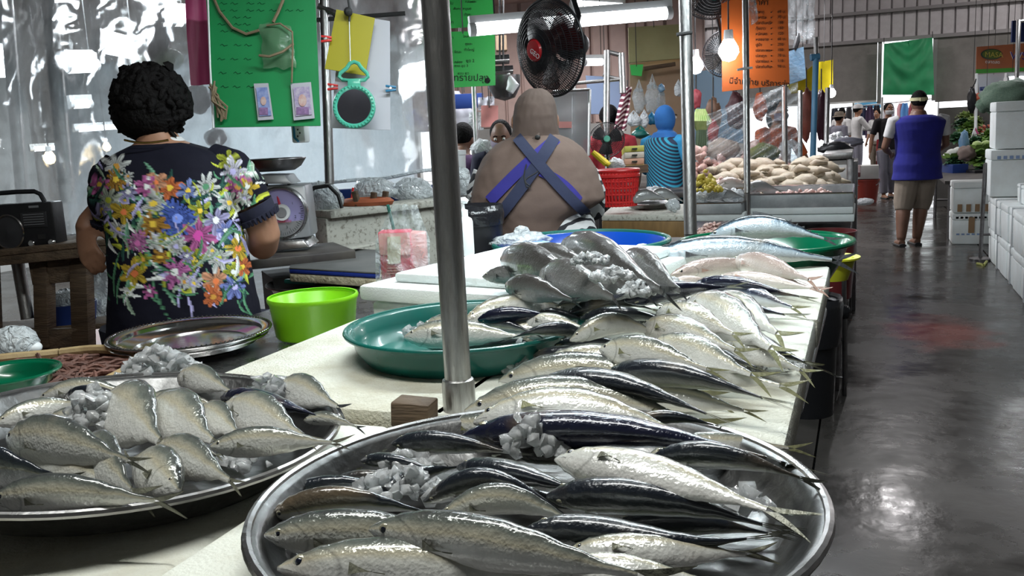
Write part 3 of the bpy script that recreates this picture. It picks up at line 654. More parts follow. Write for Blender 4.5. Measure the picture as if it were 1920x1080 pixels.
# ---------------------------------------------------------------- clear plastic curtain behind the stall
def plastic(name, f0=.30, f1=.75, rough=.12, tint=(.90, .95, .97), bscale=26, bstr=.6, stretch=(1, 1, .45), blur=0):
    m = bpy.data.materials.new(name); m.use_nodes = True; nt = m.node_tree; N = nt.nodes.new; L = nt.links.new
    b = nt.nodes['Principled BSDF']; out = nt.nodes['Material Output']; I = b.inputs
    I['Base Color'].default_value = (.72, .76, .78, 1); I['Roughness'].default_value = rough; I['Specular IOR Level'].default_value = .9; I['Coat Weight'].default_value = .6
    tc = N('ShaderNodeTexCoord'); mp = N('ShaderNodeMapping'); mp.inputs['Scale'].default_value = stretch; L(tc.outputs['Object'], mp.inputs[0])
    n = N('ShaderNodeTexNoise'); n.inputs['Scale'].default_value = 5; n.inputs['Detail'].default_value = 8; n.inputs['Roughness'].default_value = .7; L(mp.outputs[0], n.inputs['Vector'])
    mr = N('ShaderNodeMapRange'); mr.inputs[1].default_value = .35; mr.inputs[2].default_value = .72; mr.inputs[3].default_value = f0; mr.inputs[4].default_value = f1; L(n.outputs['Fac'], mr.inputs[0])
    tr = N('ShaderNodeBsdfTransparent'); tr.inputs[0].default_value = (*tint, 1); mx = N('ShaderNodeMixShader')
    if blur:
        rf = N('ShaderNodeBsdfRefraction'); rf.inputs['Roughness'].default_value = .28; rf.inputs['IOR'].default_value = 1.12; rf.inputs[0].default_value = (*tint, 1)
        m1 = N('ShaderNodeMixShader'); m1.inputs[0].default_value = blur; L(tr.outputs[0], m1.inputs[1]); L(rf.outputs[0], m1.inputs[2]); trs = m1.outputs[0]
        tl = N('ShaderNodeBsdfTranslucent'); tl.inputs[0].default_value = (.85, .9, .93, 1); m2 = N('ShaderNodeMixShader'); m2.inputs[0].default_value = .5; L(b.outputs[0], m2.inputs[1]); L(tl.outputs[0], m2.inputs[2]); sur = m2.outputs[0]
    else: trs = tr.outputs[0]; sur = b.outputs[0]
    L(mr.outputs[0], mx.inputs[0]); L(trs, mx.inputs[1]); L(sur, mx.inputs[2]); L(mx.outputs[0], out.inputs[0])
    n2 = N('ShaderNodeTexNoise'); n2.inputs['Scale'].default_value = bscale; n2.inputs['Detail'].default_value = 5; n2.inputs['Distortion'].default_value = 1.5; L(mp.outputs[0], n2.inputs['Vector'])
    bp = N('ShaderNodeBump'); bp.inputs['Strength'].default_value = bstr; bp.inputs['Distance'].default_value = .03; L(n2.outputs['Fac'], bp.inputs['Height']); L(bp.outputs[0], I['Normal'])
    return m
M['plastic'] = plastic('clear_plastic_sheet', .12, .55, blur=.32, bscale=30, bstr=.55)
M['bag'] = plastic('clear_plastic_bag', .14, .55, .14, bscale=40, bstr=.9, stretch=(1, 1, 1))
M['bag_white'] = plastic('white_plastic_bag', .65, .92, .3, bscale=34, bstr=.9, stretch=(1, 1, 1))
M['wrap'] = plastic('stretch_wrap', .12, .62, .06, bscale=30, bstr=.8)
def curtain(u, v):
    px = lerp(-120, 818, u); yb = interp(px, [(-120, 455), (180, 440), (420, 365), (560, 346), (700, 336), (818, 318)])
    py = lerp(-60, yb, v); d = lerp(3.72, 4.1, u)
    w = .03 * math.sin(u * 52 + 2 * n3(u * 4, v * 3, 1)) + .022 * n3(u * 26, v * 9, 3) + .012 * n3(u * 60 + v * 20, v * 28, 7)
    return dep(px, py, d + w)
cu = thing('plastic_curtain', 'crumpled clear plastic sheet hanging behind the vendor in the floral blouse', 'curtain', dep(300, 0, 3.9))
MB().grid(curtain, 150, 60).build('sheet', M['plastic'], cu, angle=180)
MB().path([curtain(u, 1) for u in np.linspace(0, 1, 40)], .008, 6).build('hem', M['bag_white'], cu)
MB().path([curtain(u, .02) + Vector((0, 0, .01)) for u in np.linspace(0, 1, 20)], .006, 6).build('hanging_line', M['wire'], cu)
for i, (x0, x1, yb, w_, dd) in enumerate(((88, 128, 340, .036, 4.25), (8, 50, 420, .03, 4.3))):
    t = thing('wrapped_pole', ['grey pole behind the plastic, right of the far left one', 'grey pole behind the plastic at the far left edge'][i], 'pole', dep(x1, yb, dd))
    MB().path([dep(x0, -40, dd), dep((x0 + x1) / 2, yb / 2, dd), dep(x1, yb + 40, dd)], w_, 12).build('pipe', M['galv'], t)
    MB().path([dep(x0 + 10, 120, dd - w_), dep(x1 - 6, 210, dd - w_)], .02, 6).build('plastic_wrap', M['bag'], t)

for i, (x, y, w, h_, d, c, lb) in enumerate(((286, 82, 40, 46, 4.5, (.16, .09, .08), 'brown bag hanging behind the plastic above the dark curly head'), (316, 112, 30, 20, 4.4, (.14, .18, .05), 'olive green bag behind the plastic at the top of the curly head'), (372, 185, 20, 28, 4.35, (.10, .10, .11), 'dark grey cloth hanging behind the plastic right of the curly head'), (404, 258, 18, 18, 4.3, (.55, .52, .54), 'white carton behind the plastic above the vendor\'s right shoulder'))):
    m = MB(); c0 = dep(x, y, d); k = d / FPX; m.ball(c0, (w * k, .06, h_ * k), 18, 12, jit=.06); t = thing('hanging_bag' if i < 2 else ('cloth' if i == 2 else 'carton'), lb, 'bag' if i < 2 else ('cloth' if i == 2 else 'box'), c0); m.build('bag_body' if i < 3 else 'carton_body', pm('hung_goods_' + 'abcd'[i], c, .5), t, angle=180); MB().tube(c0 + Vector((0, 0, h_ * k * .95)), c0 + Vector((0, 0, h_ * k + .9)), .005, n=6).build('string', M['wire'], t)
# ---------------------------------------------------------------- people
M['skin'] = pm('skin_brown', (.34, .18, .11), .5, c2=(.28, .14, .085), nscale=10, sub=.08)
M['skin_dark'] = pm('skin_dark', (.17, .085, .055), .5, c2=(.13, .065, .04), nscale=10)
M['hair'] = pm('black_hair', (.004, .0035, .0035), .75, spec=.12, bump=1.0, bscale=70, c2=(.007, .006, .006), nscale=40)
M['lip'] = pm('lips', (.30, .11, .09), .5); M['eyew'] = pm('eye_white', (.6, .6, .58), .2); M['eyeb'] = pm('eye_dark', (.01, .008, .006), .1)
def cloth(name, c, c2=None, r=.85, b=.25, bs=18): return pm(name, c, r, c2=c2 or tuple(x * .75 for x in c), nscale=5, bump=b, bscale=bs)
M['taupe'] = cloth('taupe_cloth', (.135, .090, .072), (.112, .075, .060))
M['taupe_h'] = cloth('taupe_scarf', (.098, .067, .054), (.08, .055, .045), b=.5, bs=9)
M['navy'] = cloth('navy_cloth', (.014, .015, .035)); M['strap'] = cloth('navy_strap', (.022, .028, .065)); M['strap_b'] = cloth('blue_strap', (.03, .025, .22))
M['blackc'] = cloth('black_cloth', (.015, .013, .016)); M['vest'] = cloth('royal_blue_vest', (.012, .014, .21), (.010, .012, .15)); M['whitec'] = cloth('white_cloth', (.62, .62, .62))
M['khaki'] = cloth('khaki_cloth', (.23, .19, .15)); M['greyc'] = cloth('grey_cloth', (.22, .22, .27)); M['hijab'] = cloth('blue_hijab', (.02, .12, .36)); M['sleeve'] = cloth('blue_sleeve', (.02, .22, .42))
M['orangec'] = cloth('orange_cloth', (.60, .12, .03)); M['redc'] = cloth('red_cloth', (.30, .02, .03)); M['purplec'] = cloth('dark_purple_cloth', (.06, .025, .08)); M['maskc'] = cloth('white_mask', (.75, .76, .78)); M['maskp'] = cloth('grey_mask', (.22, .19, .25))
M['band'] = cloth('pale_headband', (.55, .53, .32)); M['gold'] = pm('gold', (.55, .36, .10), .25, 1)
def wavy(name, c1, c2, scale, dist=2.0, rot=.6, mode='BANDS', thr=.5):
    m = pm(name, c1, .8); nt = m.node_tree; N = nt.nodes.new; L = nt.links.new; I = nt.nodes['Principled BSDF'].inputs
    tc = N('ShaderNodeTexCoord'); mp = N('ShaderNodeMapping'); mp.inputs['Rotation'].default_value = (0, rot, .3); L(tc.outputs['Object'], mp.inputs[0])
    w = N('ShaderNodeTexWave'); w.wave_type = mode; w.inputs['Scale'].default_value = scale; w.inputs['Distortion'].default_value = dist; L(mp.outputs[0], w.inputs['Vector'])
    r = N('ShaderNodeValToRGB'); r.color_ramp.interpolation = 'CONSTANT'; r.color_ramp.elements[0].color = (*c1, 1); r.color_ramp.elements[1].position = thr; r.color_ramp.elements[1].color = (*c2, 1); L(w.outputs['Fac'], r.inputs[0]); L(r.outputs[0], I['Base Color']); return m
M['bw_print'] = wavy('black_and_white_print', (.60, .60, .60), (.02, .02, .025), 9, 9, .5, 'RINGS', .62)
M['stripe_apron'] = wavy('striped_apron', (.01, .02, .05), (.02, .24, .36), 13, .5, .9, 'BANDS', .55)

VOX = lambda v, s=3: [('REMESH', dict(mode='VOXEL', voxel_size=v)), ('SMOOTH', dict(iterations=s, factor=.5))]
def hand(mb, w, d, n, s=1.0, curl=.5, thumb=1):
    """wrist w, direction d, palm normal n: a palm, four bent fingers of unequal length and a thumb from the palm's side"""
    w = Vector(w); d = Vector(d).normalized(); n = Vector(n); n = (n - d * n.dot(d)).normalized(); sd = d.cross(n)
    mb.rings([[w + d * (t * .085 * s) + sd * (math.cos(2 * PI * k / 10) * a * s) + n * (math.sin(2 * PI * k / 10) * .014 * s) for k in range(10)] for t, a in ((-.15, .024), (.2, .034), (.7, .042), (1.05, .038))])
    for i, (o, L) in enumerate(((-.030, .066), (-.010, .076), (.010, .071), (.030, .055))):
        p = w + d * (.078 * s) + sd * (o * s); pts = [p]; a = 0
        for q in (.42, .33, .25):
            a += curl * .75; p = p + (d * math.cos(a) + n * math.sin(a)) * (L * q * s); pts.append(p)
        mb.path(pts, [.0095 * s, .009 * s, .008 * s, .0062 * s], 8)
    p = w + d * (.02 * s) - sd * (thumb * .030 * s); q = p + (d * .6 - sd * thumb * .7 + n * .25).normalized() * (.035 * s); r = q + (d * .9 + n * .45 - sd * thumb * .1).normalized() * (.03 * s)
    mb.path([p, q, r], [.012 * s, .0105 * s, .008 * s], 8)

class Fig:
    """works on a vertical picture-facing slab at depth d: handy for figures seen square from behind"""
    def __init__(s, d): s.d = d; s.k = d / FPX; s.F = Vector((FWD.x, FWD.y, 0)).normalized(); s.R = Vector((RIGHT.x, RIGHT.y, 0)).normalized()
    def p(s, x, y, o=0): return dep(x, y, s.d) + s.F * o
    def rows(s, mb, rows, n=40, pw=2.4, wr=0, cap=True, seed=0):
        rs = []
        for y, xl, xr, dp in rows:
            c = s.p((xl + xr) / 2, y); a = (xr - xl) / 2 * s.k; b = dp * s.k; ring = []
            for k in range(n):
                th = 2 * PI * k / n; ct, st = math.cos(th), math.sin(th)
                x = a * math.copysign(abs(ct) ** (2 / pw), ct); z = b * math.copysign(abs(st) ** (2 / pw), st)
                w = 1 + (wr * n3(th * 2.2 + seed, y * .02, seed) + wr * .5 * n3(ct * 5 + seed, y * .06, st * 5) if wr else 0)
                ring.append(c + s.R * (x * w) + s.F * (z * w))
            rs.append(ring)
        return mb.rings(rs, cap, cap)
def dense(rows, m):
    out = []
    for a, b in zip(rows, rows[1:]):
        for i in range(m): t = i / m; out.append(tuple(lerp(p, q, t) for p, q in zip(a, b)))
    return out + [rows[-1]]
def smooth_rows(rows, n):
    ys = [r[0] for r in rows]; out = []
    for i in range(n + 1):
        y = lerp(ys[0], ys[-1], i / n)
        out.append((y,) + tuple(float(np.interp(y, ys, [r[k] for r in rows])) for k in (1, 2, 3)))
    arr = np.array(out); 
    for _ in range(3): arr[1:-1, 1:] = (arr[:-2, 1:] + 2 * arr[1:-1, 1:] + arr[2:, 1:]) / 4
    return [tuple(r) for r in arr]
def face(root, c, f, s=1.0, mask=None, skin='skin', blob=None):
    """c head centre, f facing; adds nose and chin to blob, eyes and mouth as parts"""
    f = Vector(f).normalized(); r = f.cross(Vector((0, 0, 1))).normalized(); u = r.cross(f)
    if blob is not None:
        blob.path([c + f * .088 * s + u * .008 * s, c + f * .112 * s - u * .03 * s], [.010 * s, .016 * s], 8)
        for q in (1, -1): blob.ball(c + r * q * .076 * s - u * .012 * s - f * .005 * s, (.012 * s, .02 * s, .032 * s), 8, 6)
    for q in (1, -1):
        e = MB().ball(c + f * .090 * s + r * q * .033 * s + u * .012 * s, (.013 * s,) * 3, 10, 8); e.cur = 1; e.ball(c + f * .0985 * s + r * q * .033 * s + u * .011 * s, (.0062 * s,) * 3, 8, 6)
        e.build('eye', [M['eyew'], M['eyeb']], root)
        MB().path([c + f * .092 * s + r * (q * x) * s + u * z * s for x, z in ((.016, .034), (.034, .040), (.05, .033))], .0045 * s, 6).build('eyebrow', M['hair'], root)
    if mask:
        rs = []
        for i in range(9):
            v = i / 8; z = lerp(-.012, -.085, v); ring = []
            for k in range(15):
                a = lerp(-1.25, 1.25, k / 14); rr = .092 + .020 * math.cos(a) * math.sin(PI * min(1, v + .12))
                ring.append(c + (f * math.cos(a) * (rr + .008) + r * math.sin(a) * rr * .86) * s + u * z * s)
            rs.append(ring)
        MB().rings(rs, False, False, close=False).build('face_mask', M[mask], root)
    else:
        MB().path([c + f * (.098 - abs(x) * .25) * s + r * x * s - u * (.058 - abs(x) * .05) * s for x in (-.024, -.012, 0, .012, .024)], [.003 * s, .006 * s, .007 * s, .006 * s, .003 * s], 6).build('mouth', M['lip'], root)

# ---- the vendor in the floral blouse
def paint_print(o, items, base, leaves):
    me = o.data; n = len(me.vertices); co = np.empty(n * 3, np.float32); me.vertices.foreach_get('co', co); co = co.reshape(-1, 3)
    off = np.array(o.parent.location) if o.parent else np.zeros(3)
    w = co + off - np.array(CAMP); dz = w @ np.array(FWD); X = 960 + FPX * (w @ np.array(RIGHT)) / dz; Y = 540 - FPX * (w @ np.array(UP)) / dz
    col = np.tile(np.array(base, np.float32), (n, 1)); rg = np.random.RandomState(4)
    for (x0, y0, x1, y1, wd, c, bend) in leaves:
        d = np.array([x1 - x0, y1 - y0]); L = np.hypot(*d); d = d / L; t = ((X - x0) * d[0] + (Y - y0) * d[1]) / L; q = -(X - x0) * d[1] + (Y - y0) * d[0] - bend * np.sin(np.clip(t, 0, 1) * PI)
        m = (t > 0) & (t < 1) & (np.abs(q) < wd * np.sin(np.clip(t, 0, 1) * PI) ** .7); col[m] = np.array(c) * (.75 + .5 * (q[m, None] > 0))
    for (x, y, R_, k, c, cc, sh) in items:
        dx, dy = X - x, Y - y; r = np.hypot(dx, dy); a = np.arctan2(dy, dx) + rg.rand() * 6; pet = np.abs(np.cos(a * k / 2)) ** sh
        lim = R_ * (.38 + .62 * pet) * (1 + .16 * np.sin(a * 3 + x) + .14 * np.sin(a + y)); m = r < lim
        shade = .30 + .33 * (r / R_) * (.5 + .5 * pet) + .18 * np.sin(a * k * 2.5)
        col[m] = np.clip(np.array(c)[None] * shade[m, None], 0, 1); m2 = r < R_ * .24; col[m2] = cc
    for (x0, y0, x1, y1, wd, c, bend) in leaves[::4]:
        d = np.array([x1 - x0, y1 - y0]); L = np.hypot(*d); d = d / L; t = ((X - x0) * d[0] + (Y - y0) * d[1]) / L; q = -(X - x0) * d[1] + (Y - y0) * d[0] - bend * np.sin(np.clip(t, 0, 1) * PI)
        m = (t > 0) & (t < 1) & (np.abs(q) < wd * .7 * np.sin(np.clip(t, 0, 1) * PI) ** .7); col[m] = np.array(c) * (.6 + .4 * (q[m, None] > 0))
    at_ = me.color_attributes.new('print', 'FLOAT_COLOR', 'POINT'); at_.data.foreach_set('color', np.c_[col, np.ones(n)].astype(np.float32).ravel())
def mat_print(name):
    m = pm(name, (.1, .1, .1), .85, bump=.2, bscale=25, spec=.2); nt = m.node_tree; a = nt.nodes.new('ShaderNodeVertexColor'); a.layer_name = 'print'
    nt.links.new(a.outputs[0], nt.nodes['Principled BSDF'].inputs['Base Color']); return m
M['print'] = mat_print('floral_print')
WH, PK, MG, OR, PE, YE, OC, BL, LV, GR, YG, DG = (.72, .74, .72), (.62, .16, .42), (.55, .07, .33), (.75, .20, .07), (.78, .38, .22), (.75, .52, .06), (.55, .28, .05), (.10, .17, .62), (.45, .42, .70), (.08, .22, .12), (.42, .46, .05), (.02, .07, .055)
def vendor():
    F = Fig(2.55); b0 = F.p(340, 400); t = thing('person', 'woman in navy floral blouse seen from behind, short curly black hair', 'person', (b0.x, b0.y, 0))
    rows = [(262, 272, 335, 30), (270, 250, 352, 40), (280, 228, 385, 55), (292, 205, 410, 66), (312, 192, 425, 78), (345, 192, 432, 88), (400, 204, 444, 95), (460, 211, 456, 98), (520, 213, 468, 102), (590, 212, 482, 108), (665, 204, 492, 112)]
    bl = MB(); F.rows(bl, smooth_rows(rows, 190), 300, 2.5, .018, False, 3)
    def sleeve(ch, n=110):
        pts = [F.p(x, y, o) for x, y, o, r in ch]; rr = [r * F.k for *_, r in ch]; P_ = []; R_ = []
        for i in range(61):
            t_ = i / 60 * (len(pts) - 1); j = min(int(t_), len(pts) - 2); f_ = t_ - j
            P_.append(pts[j].lerp(pts[j + 1], f_)); R_.append(lerp(rr[j], rr[j + 1], f_) * (1 + .05 * n3(i * .2, ch[0][0], 1)))
        bl.path(P_, R_, n, cap=False)
    sleeve([(385, 300, .03, 34), (425, 322, .03, 44), (450, 352, .03, 42), (466, 388, .04, 38)])
    sleeve([(225, 312, .02, 36), (205, 340, .02, 42), (195, 375, .04, 40), (186, 405, .09, 37)])
    o = bl.build('blouse', M['print'], t, angle=180)
    rg = random.Random(5); lv = []
    for _ in range(330):
        x = rg.uniform(170, 480); y = rg.uniform(300, 560); a = rg.uniform(0, 2 * PI); L = rg.uniform(18, 55)
        if y < 338 and 235 < x < 415: continue
        lv.append((x, y, x + L * math.cos(a), y + L * math.sin(a), rg.uniform(1.8, 5), rg.choice([GR, DG, DG, YG, (.30, .40, .30), (.14, .30, .20), WH, LV]), rg.uniform(-8, 8)))
    for x, y, x1, y1 in ((285, 520, 320, 600), (300, 530, 345, 560), (275, 530, 300, 570), (330, 545, 375, 548), (455, 545, 480, 600), (445, 560, 470, 590), (225, 470, 215, 560), (235, 500, 220, 570)): lv.append((x, y, x1, y1, 2.2, GR, 6))
    it = [(218, 312, 26, 8, WH, OC, 1), (217, 336, 24, 12, OC, YE, 1), (186, 346, 20, 7, PK, YE, 1), (203, 375, 24, 8, (.6, .68, .55), YG, 1), (190, 392, 14, 6, LV, YE, 1),
          (318, 352, 24, 6, OR, YE, .6), (293, 342, 20, 5, PE, OR, .6), (275, 350, 22, 7, PK, WH, .8), (232, 398, 24, 6, YE, OR, .8), (288, 382, 26, 7, WH, YE, 1), (333, 410, 40, 22, BL, (.2, .3, .8), .5), (287, 420, 28, 9, OC, YE, .9), (372, 442, 40, 7, PK, MG, 1.2), (258, 456, 22, 18, (.62, .22, .48), PK, .6),
          (292, 452, 18, 6, WH, YG, 1), (311, 448, 15, 10, YG, YE, .7), (330, 462, 20, 16, WH, LV, .6), (366, 486, 26, 6, YG, YE, 1.3), (328, 510, 30, 9, (.65, .2, .5), WH, 1.1), (363, 532, 18, 6, WH, YE, 1), (346, 528, 16, 6, WH, OC, 1), (252, 513, 27, 6, YE, OR, .9), (405, 527, 25, 6, PE, OR, .7), (400, 557, 22, 8, OR, OC, .6), (440, 538, 24, 6, (.22, .27, .65), LV, .9),
          (410, 484, 26, 8, WH, YG, 1.1), (398, 470, 15, 6, WH, YE, 1), (447, 466, 26, 6, YE, OR, .9), (455, 500, 18, 6, OR, YE, .8), (405, 413, 26, 6, LV, WH, 1.1), (423, 432, 18, 6, (.25, .3, .7), WH, 1), (353, 357, 20, 6, (.25, .32, .68), YE, 1), (386, 350, 26, 10, WH, GR, 1), (430, 300, 22, 6, YG, WH, 1), (437, 322, 26, 8, (.7, .68, .78), LV, 1.1), (447, 350, 26, 9, PK, OC, 1.2), (464, 350, 18, 6, YE, WH, 1),
          (375, 395, 20, 6, YG, YE, 1.2), (458, 372, 16, 6, WH, LV, 1), (240, 360, 18, 8, LV, WH, 1), (222, 430, 16, 7, WH, YE, 1), (268, 486, 16, 7, YG, OC, 1.1), (300, 482, 18, 8, OC, YE, .9), (430, 380, 20, 7, WH, YE, 1.1), (437, 510, 17, 7, YG, WH, 1), (240, 330, 12, 8, WH, OC, 1), (350, 480, 14, 7, LV, WH, 1), (280, 545, 14, 7, PK, WH, 1)]
    paint_print(o, it, (.006, .006, .013), lv)
    tr = MB()   # lace trim of neckline and cuffs
    F.rows(tr, [(258, 268, 338, 31), (266, 258, 346, 37)], 60, 2.2, .02, False); tr.build('collar_trim', M['whitec'], t)
    for c0, c1, r in (((466, 386, .04), (474, 404, .05), 39), ((186, 404, .09), (184, 418, .10), 38)):
        cf = MB(); cf.path([F.p(*c0), F.p(*c1)], [r * F.k, (r - 2) * F.k], 40, cap=False)
        for k in range(26):
            a = 2 * PI * k / 26; ax = (F.p(*c1) - F.p(*c0)).normalized(); u = F.F; v = ax.cross(u).normalized(); u = v.cross(ax); e = F.p(*c1) + (u * math.cos(a) + v * math.sin(a)) * (r - 2) * F.k
            cf.tube(e, e + ax * .018, .010, .004, 6)
        cf.build('cuff', M['navy'], t)
    bd = MB(); F.rows(bd, [(215, 262, 310, 30), (240, 258, 322, 36), (262, 262, 335, 40), (285, 225, 390, 42), (340, 205, 420, 60), (640, 230, 460, 70)], 32)
    hc = F.p(283, 195, .02); bd.ball(hc, (.078, .092, .108), 20, 14)
    bd.path([F.p(400, 305, .03), F.p(448, 352, .03), F.p(474, 408, .06), F.p(482, 445, .08), F.p(470, 470, .13), F.p(440, 472, .24), F.p(415, 462, .34)], [.055, .053, .048, .046, .045, .036, .028], 14)
    hand(bd, F.p(415, 462, .34), (F.p(400, 460, .45) - F.p(415, 462, .34)), (0, 0, -1), 1, .4, 1)
    bd.path([F.p(215, 315, .02), F.p(195, 375, .05), F.p(172, 392, .10), F.p(152, 408, .12), F.p(133, 425, .10), F.p(128, 440, .09)], [.055, .05, .045, .040, .030, .026], 14)
    hand(bd, F.p(128, 441, .09), (F.p(146, 470, .06) - F.p(128, 440, .09)), (.4, .2, -.6), 1, .5, -1)
    face(t, hc, F.F * 1.0 - F.R * .15, 1.0, blob=bd)
    bd.build('body', M['skin'], t, mods=VOX(.007, 4))
    nk = MB().path([F.p(258 + 10 * i, 262 + 5 * math.sin(PI * i / 8), -.09 - .012 * math.sin(PI * i / 8) + .0) for i in range(9)], .003, 6); nk.build('necklace', M['gold'], t)
    hr = MB(); rg = random.Random(9)
    hr.ball(F.p(283, 188, .0), (.100, .105, .098), 24, 16)
    hr.ball(F.p(278, 215, -.01), (.098, .09, .075), 20, 12)
    for _ in range(330):
        a = rg.uniform(0, 2 * PI); e = rg.uniform(-1.1, 1.45); c = F.p(283, 190, 0); d = F.R * (math.cos(e) * math.cos(a)) + F.F * (math.cos(e) * math.sin(a)) + Vector((0, 0, math.sin(e)))
        if e < -.5 and d.dot(F.F) > .3: continue
        p = c + Vector((d.x * .098, d.y * .098, d.z * .094)); tg = (d.cross(Vector((rg.uniform(-1, 1), rg.uniform(-1, 1), .3)))).normalized(); r_ = rg.uniform(.006, .016)
        hr.path([p - d * .02, p + tg * .012 + d * .004, p + tg * .028 + d * .002 - Vector((0, 0, .008)), p + tg * .036 - d * .012 - Vector((0, 0, .012))], [r_, r_, r_ * .8, .002], 6)
    for x, y, x1, y1 in ((222, 210, 210, 214), (225, 218, 213, 224), (230, 228, 217, 226), (345, 200, 358, 205), (343, 215, 352, 222), (255, 250, 262, 264), (330, 250, 322, 260), (300, 256, 305, 266), (235, 240, 243, 250), (240, 135, 228, 128), (320, 128, 330, 122)): hr.path([F.p(x, y, -.02), F.p((x + x1) / 2, (y + y1) / 2 - 2, -.02), F.p(x1, y1, -.02)], [.02, .013, .002], 7)
    hr.build('hair', M['hair'], t, angle=80)
    tz = MB()
    for s in (-1, 1): c = b0 + F.R * (.11 * s); tz.path([(c.x, c.y, .95), (c.x, c.y, .5), (c.x, c.y, .06)], [.15, .11, .08], 14)
    tz.build('trousers', M['navy'], t)
    for s in (-1, 1): c = b0 + F.R * (.11 * s) + F.F * .06; MB().ball((c.x, c.y, .045), (.05, .12, .045), 14, 8).build('shoe', M['rubber'], t)
    return t
vendor()

# ---- the vendor with the taupe headscarf and crossed apron straps
def scarf_woman():
    F = Fig(3.1); b0 = F.p(1005, 350); t = thing('person', 'woman in taupe headscarf and cape, crossed blue apron straps on her back', 'person', (b0.x, b0.y, 0))
    cape = [(252, 966, 1040, 40), (262, 936, 1068, 54), (283, 912, 1095, 70), (318, 893, 1116, 82), (355, 884, 1127, 88), (378, 882, 1131, 90), (392, 896, 1112, 88), (408, 920, 1078, 84), (445, 934, 1064, 80)]
    c = MB(); F.rows(c, smooth_rows(cape, 60), 120, 2.3, .035, False, 8); c.build('cape', M['taupe'], t, angle=180)
    g = MB(); F.rows(g, smooth_rows([(300, 930, 1080, 60), (380, 925, 1100, 68), (440, 918, 1122, 74), (560, 905, 1130, 84), (760, 890, 1150, 90)], 24), 60, 2.3, .03, False, 2); g.build('dress', M['bw_print'], t, angle=180)
    for ch in (((1095, 330, .05), (1112, 365, .05), (1116, 395, .10), (1095, 415, .2)), ((915, 330, .05), (900, 365, .06), (902, 390, .12), (920, 405, .22))): MB().path([F.p(*q) for q in ch], [.055, .05, .046, .04], 20).build('sleeve', M['bw_print'], t)
    h = MB(); F.rows(h, smooth_rows([(166, 992, 1016, 8), (170, 984, 1025, 18), (180, 973, 1036, 32), (196, 965, 1042, 42), (218, 961, 1045, 47), (240, 961, 1046, 46), (254, 959, 1048, 44), (264, 953, 1054, 46), (274, 944, 1062, 52)], 60), 110, 2.1, .05, True, 6)
    for k in range(5): h.path([F.p(1010 + 7 * k, 250 - 18 * k * .2, -.082 + .012 * k), F.p(1000 + 9 * k, 262, -.085 + .010 * k), F.p(996 + 8 * k, 272, -.080 + .008 * k)], [.004, .010, .006], 8)
    h.build('headscarf', M['taupe_h'], t, angle=180)
    def surf(x, y, lift=.006):
        ys = [r[0] for r in cape]; xl, xr, dp = (float(np.interp(y, ys, [r[k] for r in cape])) for k in (1, 2, 3))
        q = max(-.98, min(.98, (x - (xl + xr) / 2) / ((xr - xl) / 2))); z = dp * (1 - abs(q) ** 2.3) ** (1 / 2.3)
        return F.p(x, y, -(z * F.k + lift))
    def strap(name, a, b, w, mat, bow=0, lift=.008):
        m = MB(); a = Vector((a[0], a[1], 0)); b = Vector((b[0], b[1], 0)); d = (b - a).normalized(); nrm = Vector((-d.y, d.x, 0)); top = []; bot = []
        for lay in (0, .003):
            m.grid(lambda u, v: (lambda q: surf(q.x, q.y, lift + lay))(a.lerp(b, u) + nrm * (w * (v - .5) + bow * math.sin(PI * u))), 24, 3)
        m.build(name, M[mat], t, angle=180)
    strap('apron_strap', (968, 256), (1096, 398), 19, 'strap', 3, .014); strap('apron_strap', (1038, 256), (930, 405), 21, 'strap', -2, .010)
    strap('strap_lining', (1042, 258), (918, 372), 20, 'strap_b', 4, .004); strap('strap_lining', (1012, 318), (1080, 372), 18, 'strap_b', -6, .006)
    MB().path([surf(995 + 12 * math.sin(k * PI / 10) * (1 if k < 10 else 1), 303 + k * 2.1, .014) if k < 20 else surf(993, 345, .014) for k in range(21)] + [surf(985 - 4 * math.sin(k * PI / 10), 345 - k * 4, .014) for k in range(11)], .0022, 5).build('tie_string', M['rubber'], t)
    MB().ball(surf(1006, 257, .012), (.010, .008, .008), 8, 6).build('strap_knot', M['rubber'], t)
    bd = MB(); F.rows(bd, [(205, 978, 1028, 26), (250, 980, 1026, 26), (262, 950, 1055, 40), (300, 920, 1090, 55), (430, 940, 1065, 60), (620, 930, 1075, 66)], 30); hc = F.p(1003, 222, .02); bd.ball(hc, (.068, .072, .088), 18, 12)
    for s, xs in ((1, (1085, 1110, 1114, 1080)), (-1, (925, 900, 905, 940))):
        bd.path([F.p(xs[0], 320, .05), F.p(xs[1], 365, .05), F.p(xs[2], 398, .12), F.p(xs[3], 408, .30)], [.05, .044, .036, .026], 12); hand(bd, F.p(xs[3], 408, .30), F.F, (0, 0, -1), .95, .5, s)
    face(t, hc, F.F, .96, blob=bd); bd.build('body', M['skin'], t, mods=VOX(.009, 3))
    for s in (-1, 1): q = b0 + F.R * (.1 * s) + F.F * .05; MB().ball((q.x, q.y, .045), (.05, .11, .045), 14, 8).build('shoe', M['rubber'], t)
    return t
scarf_woman()

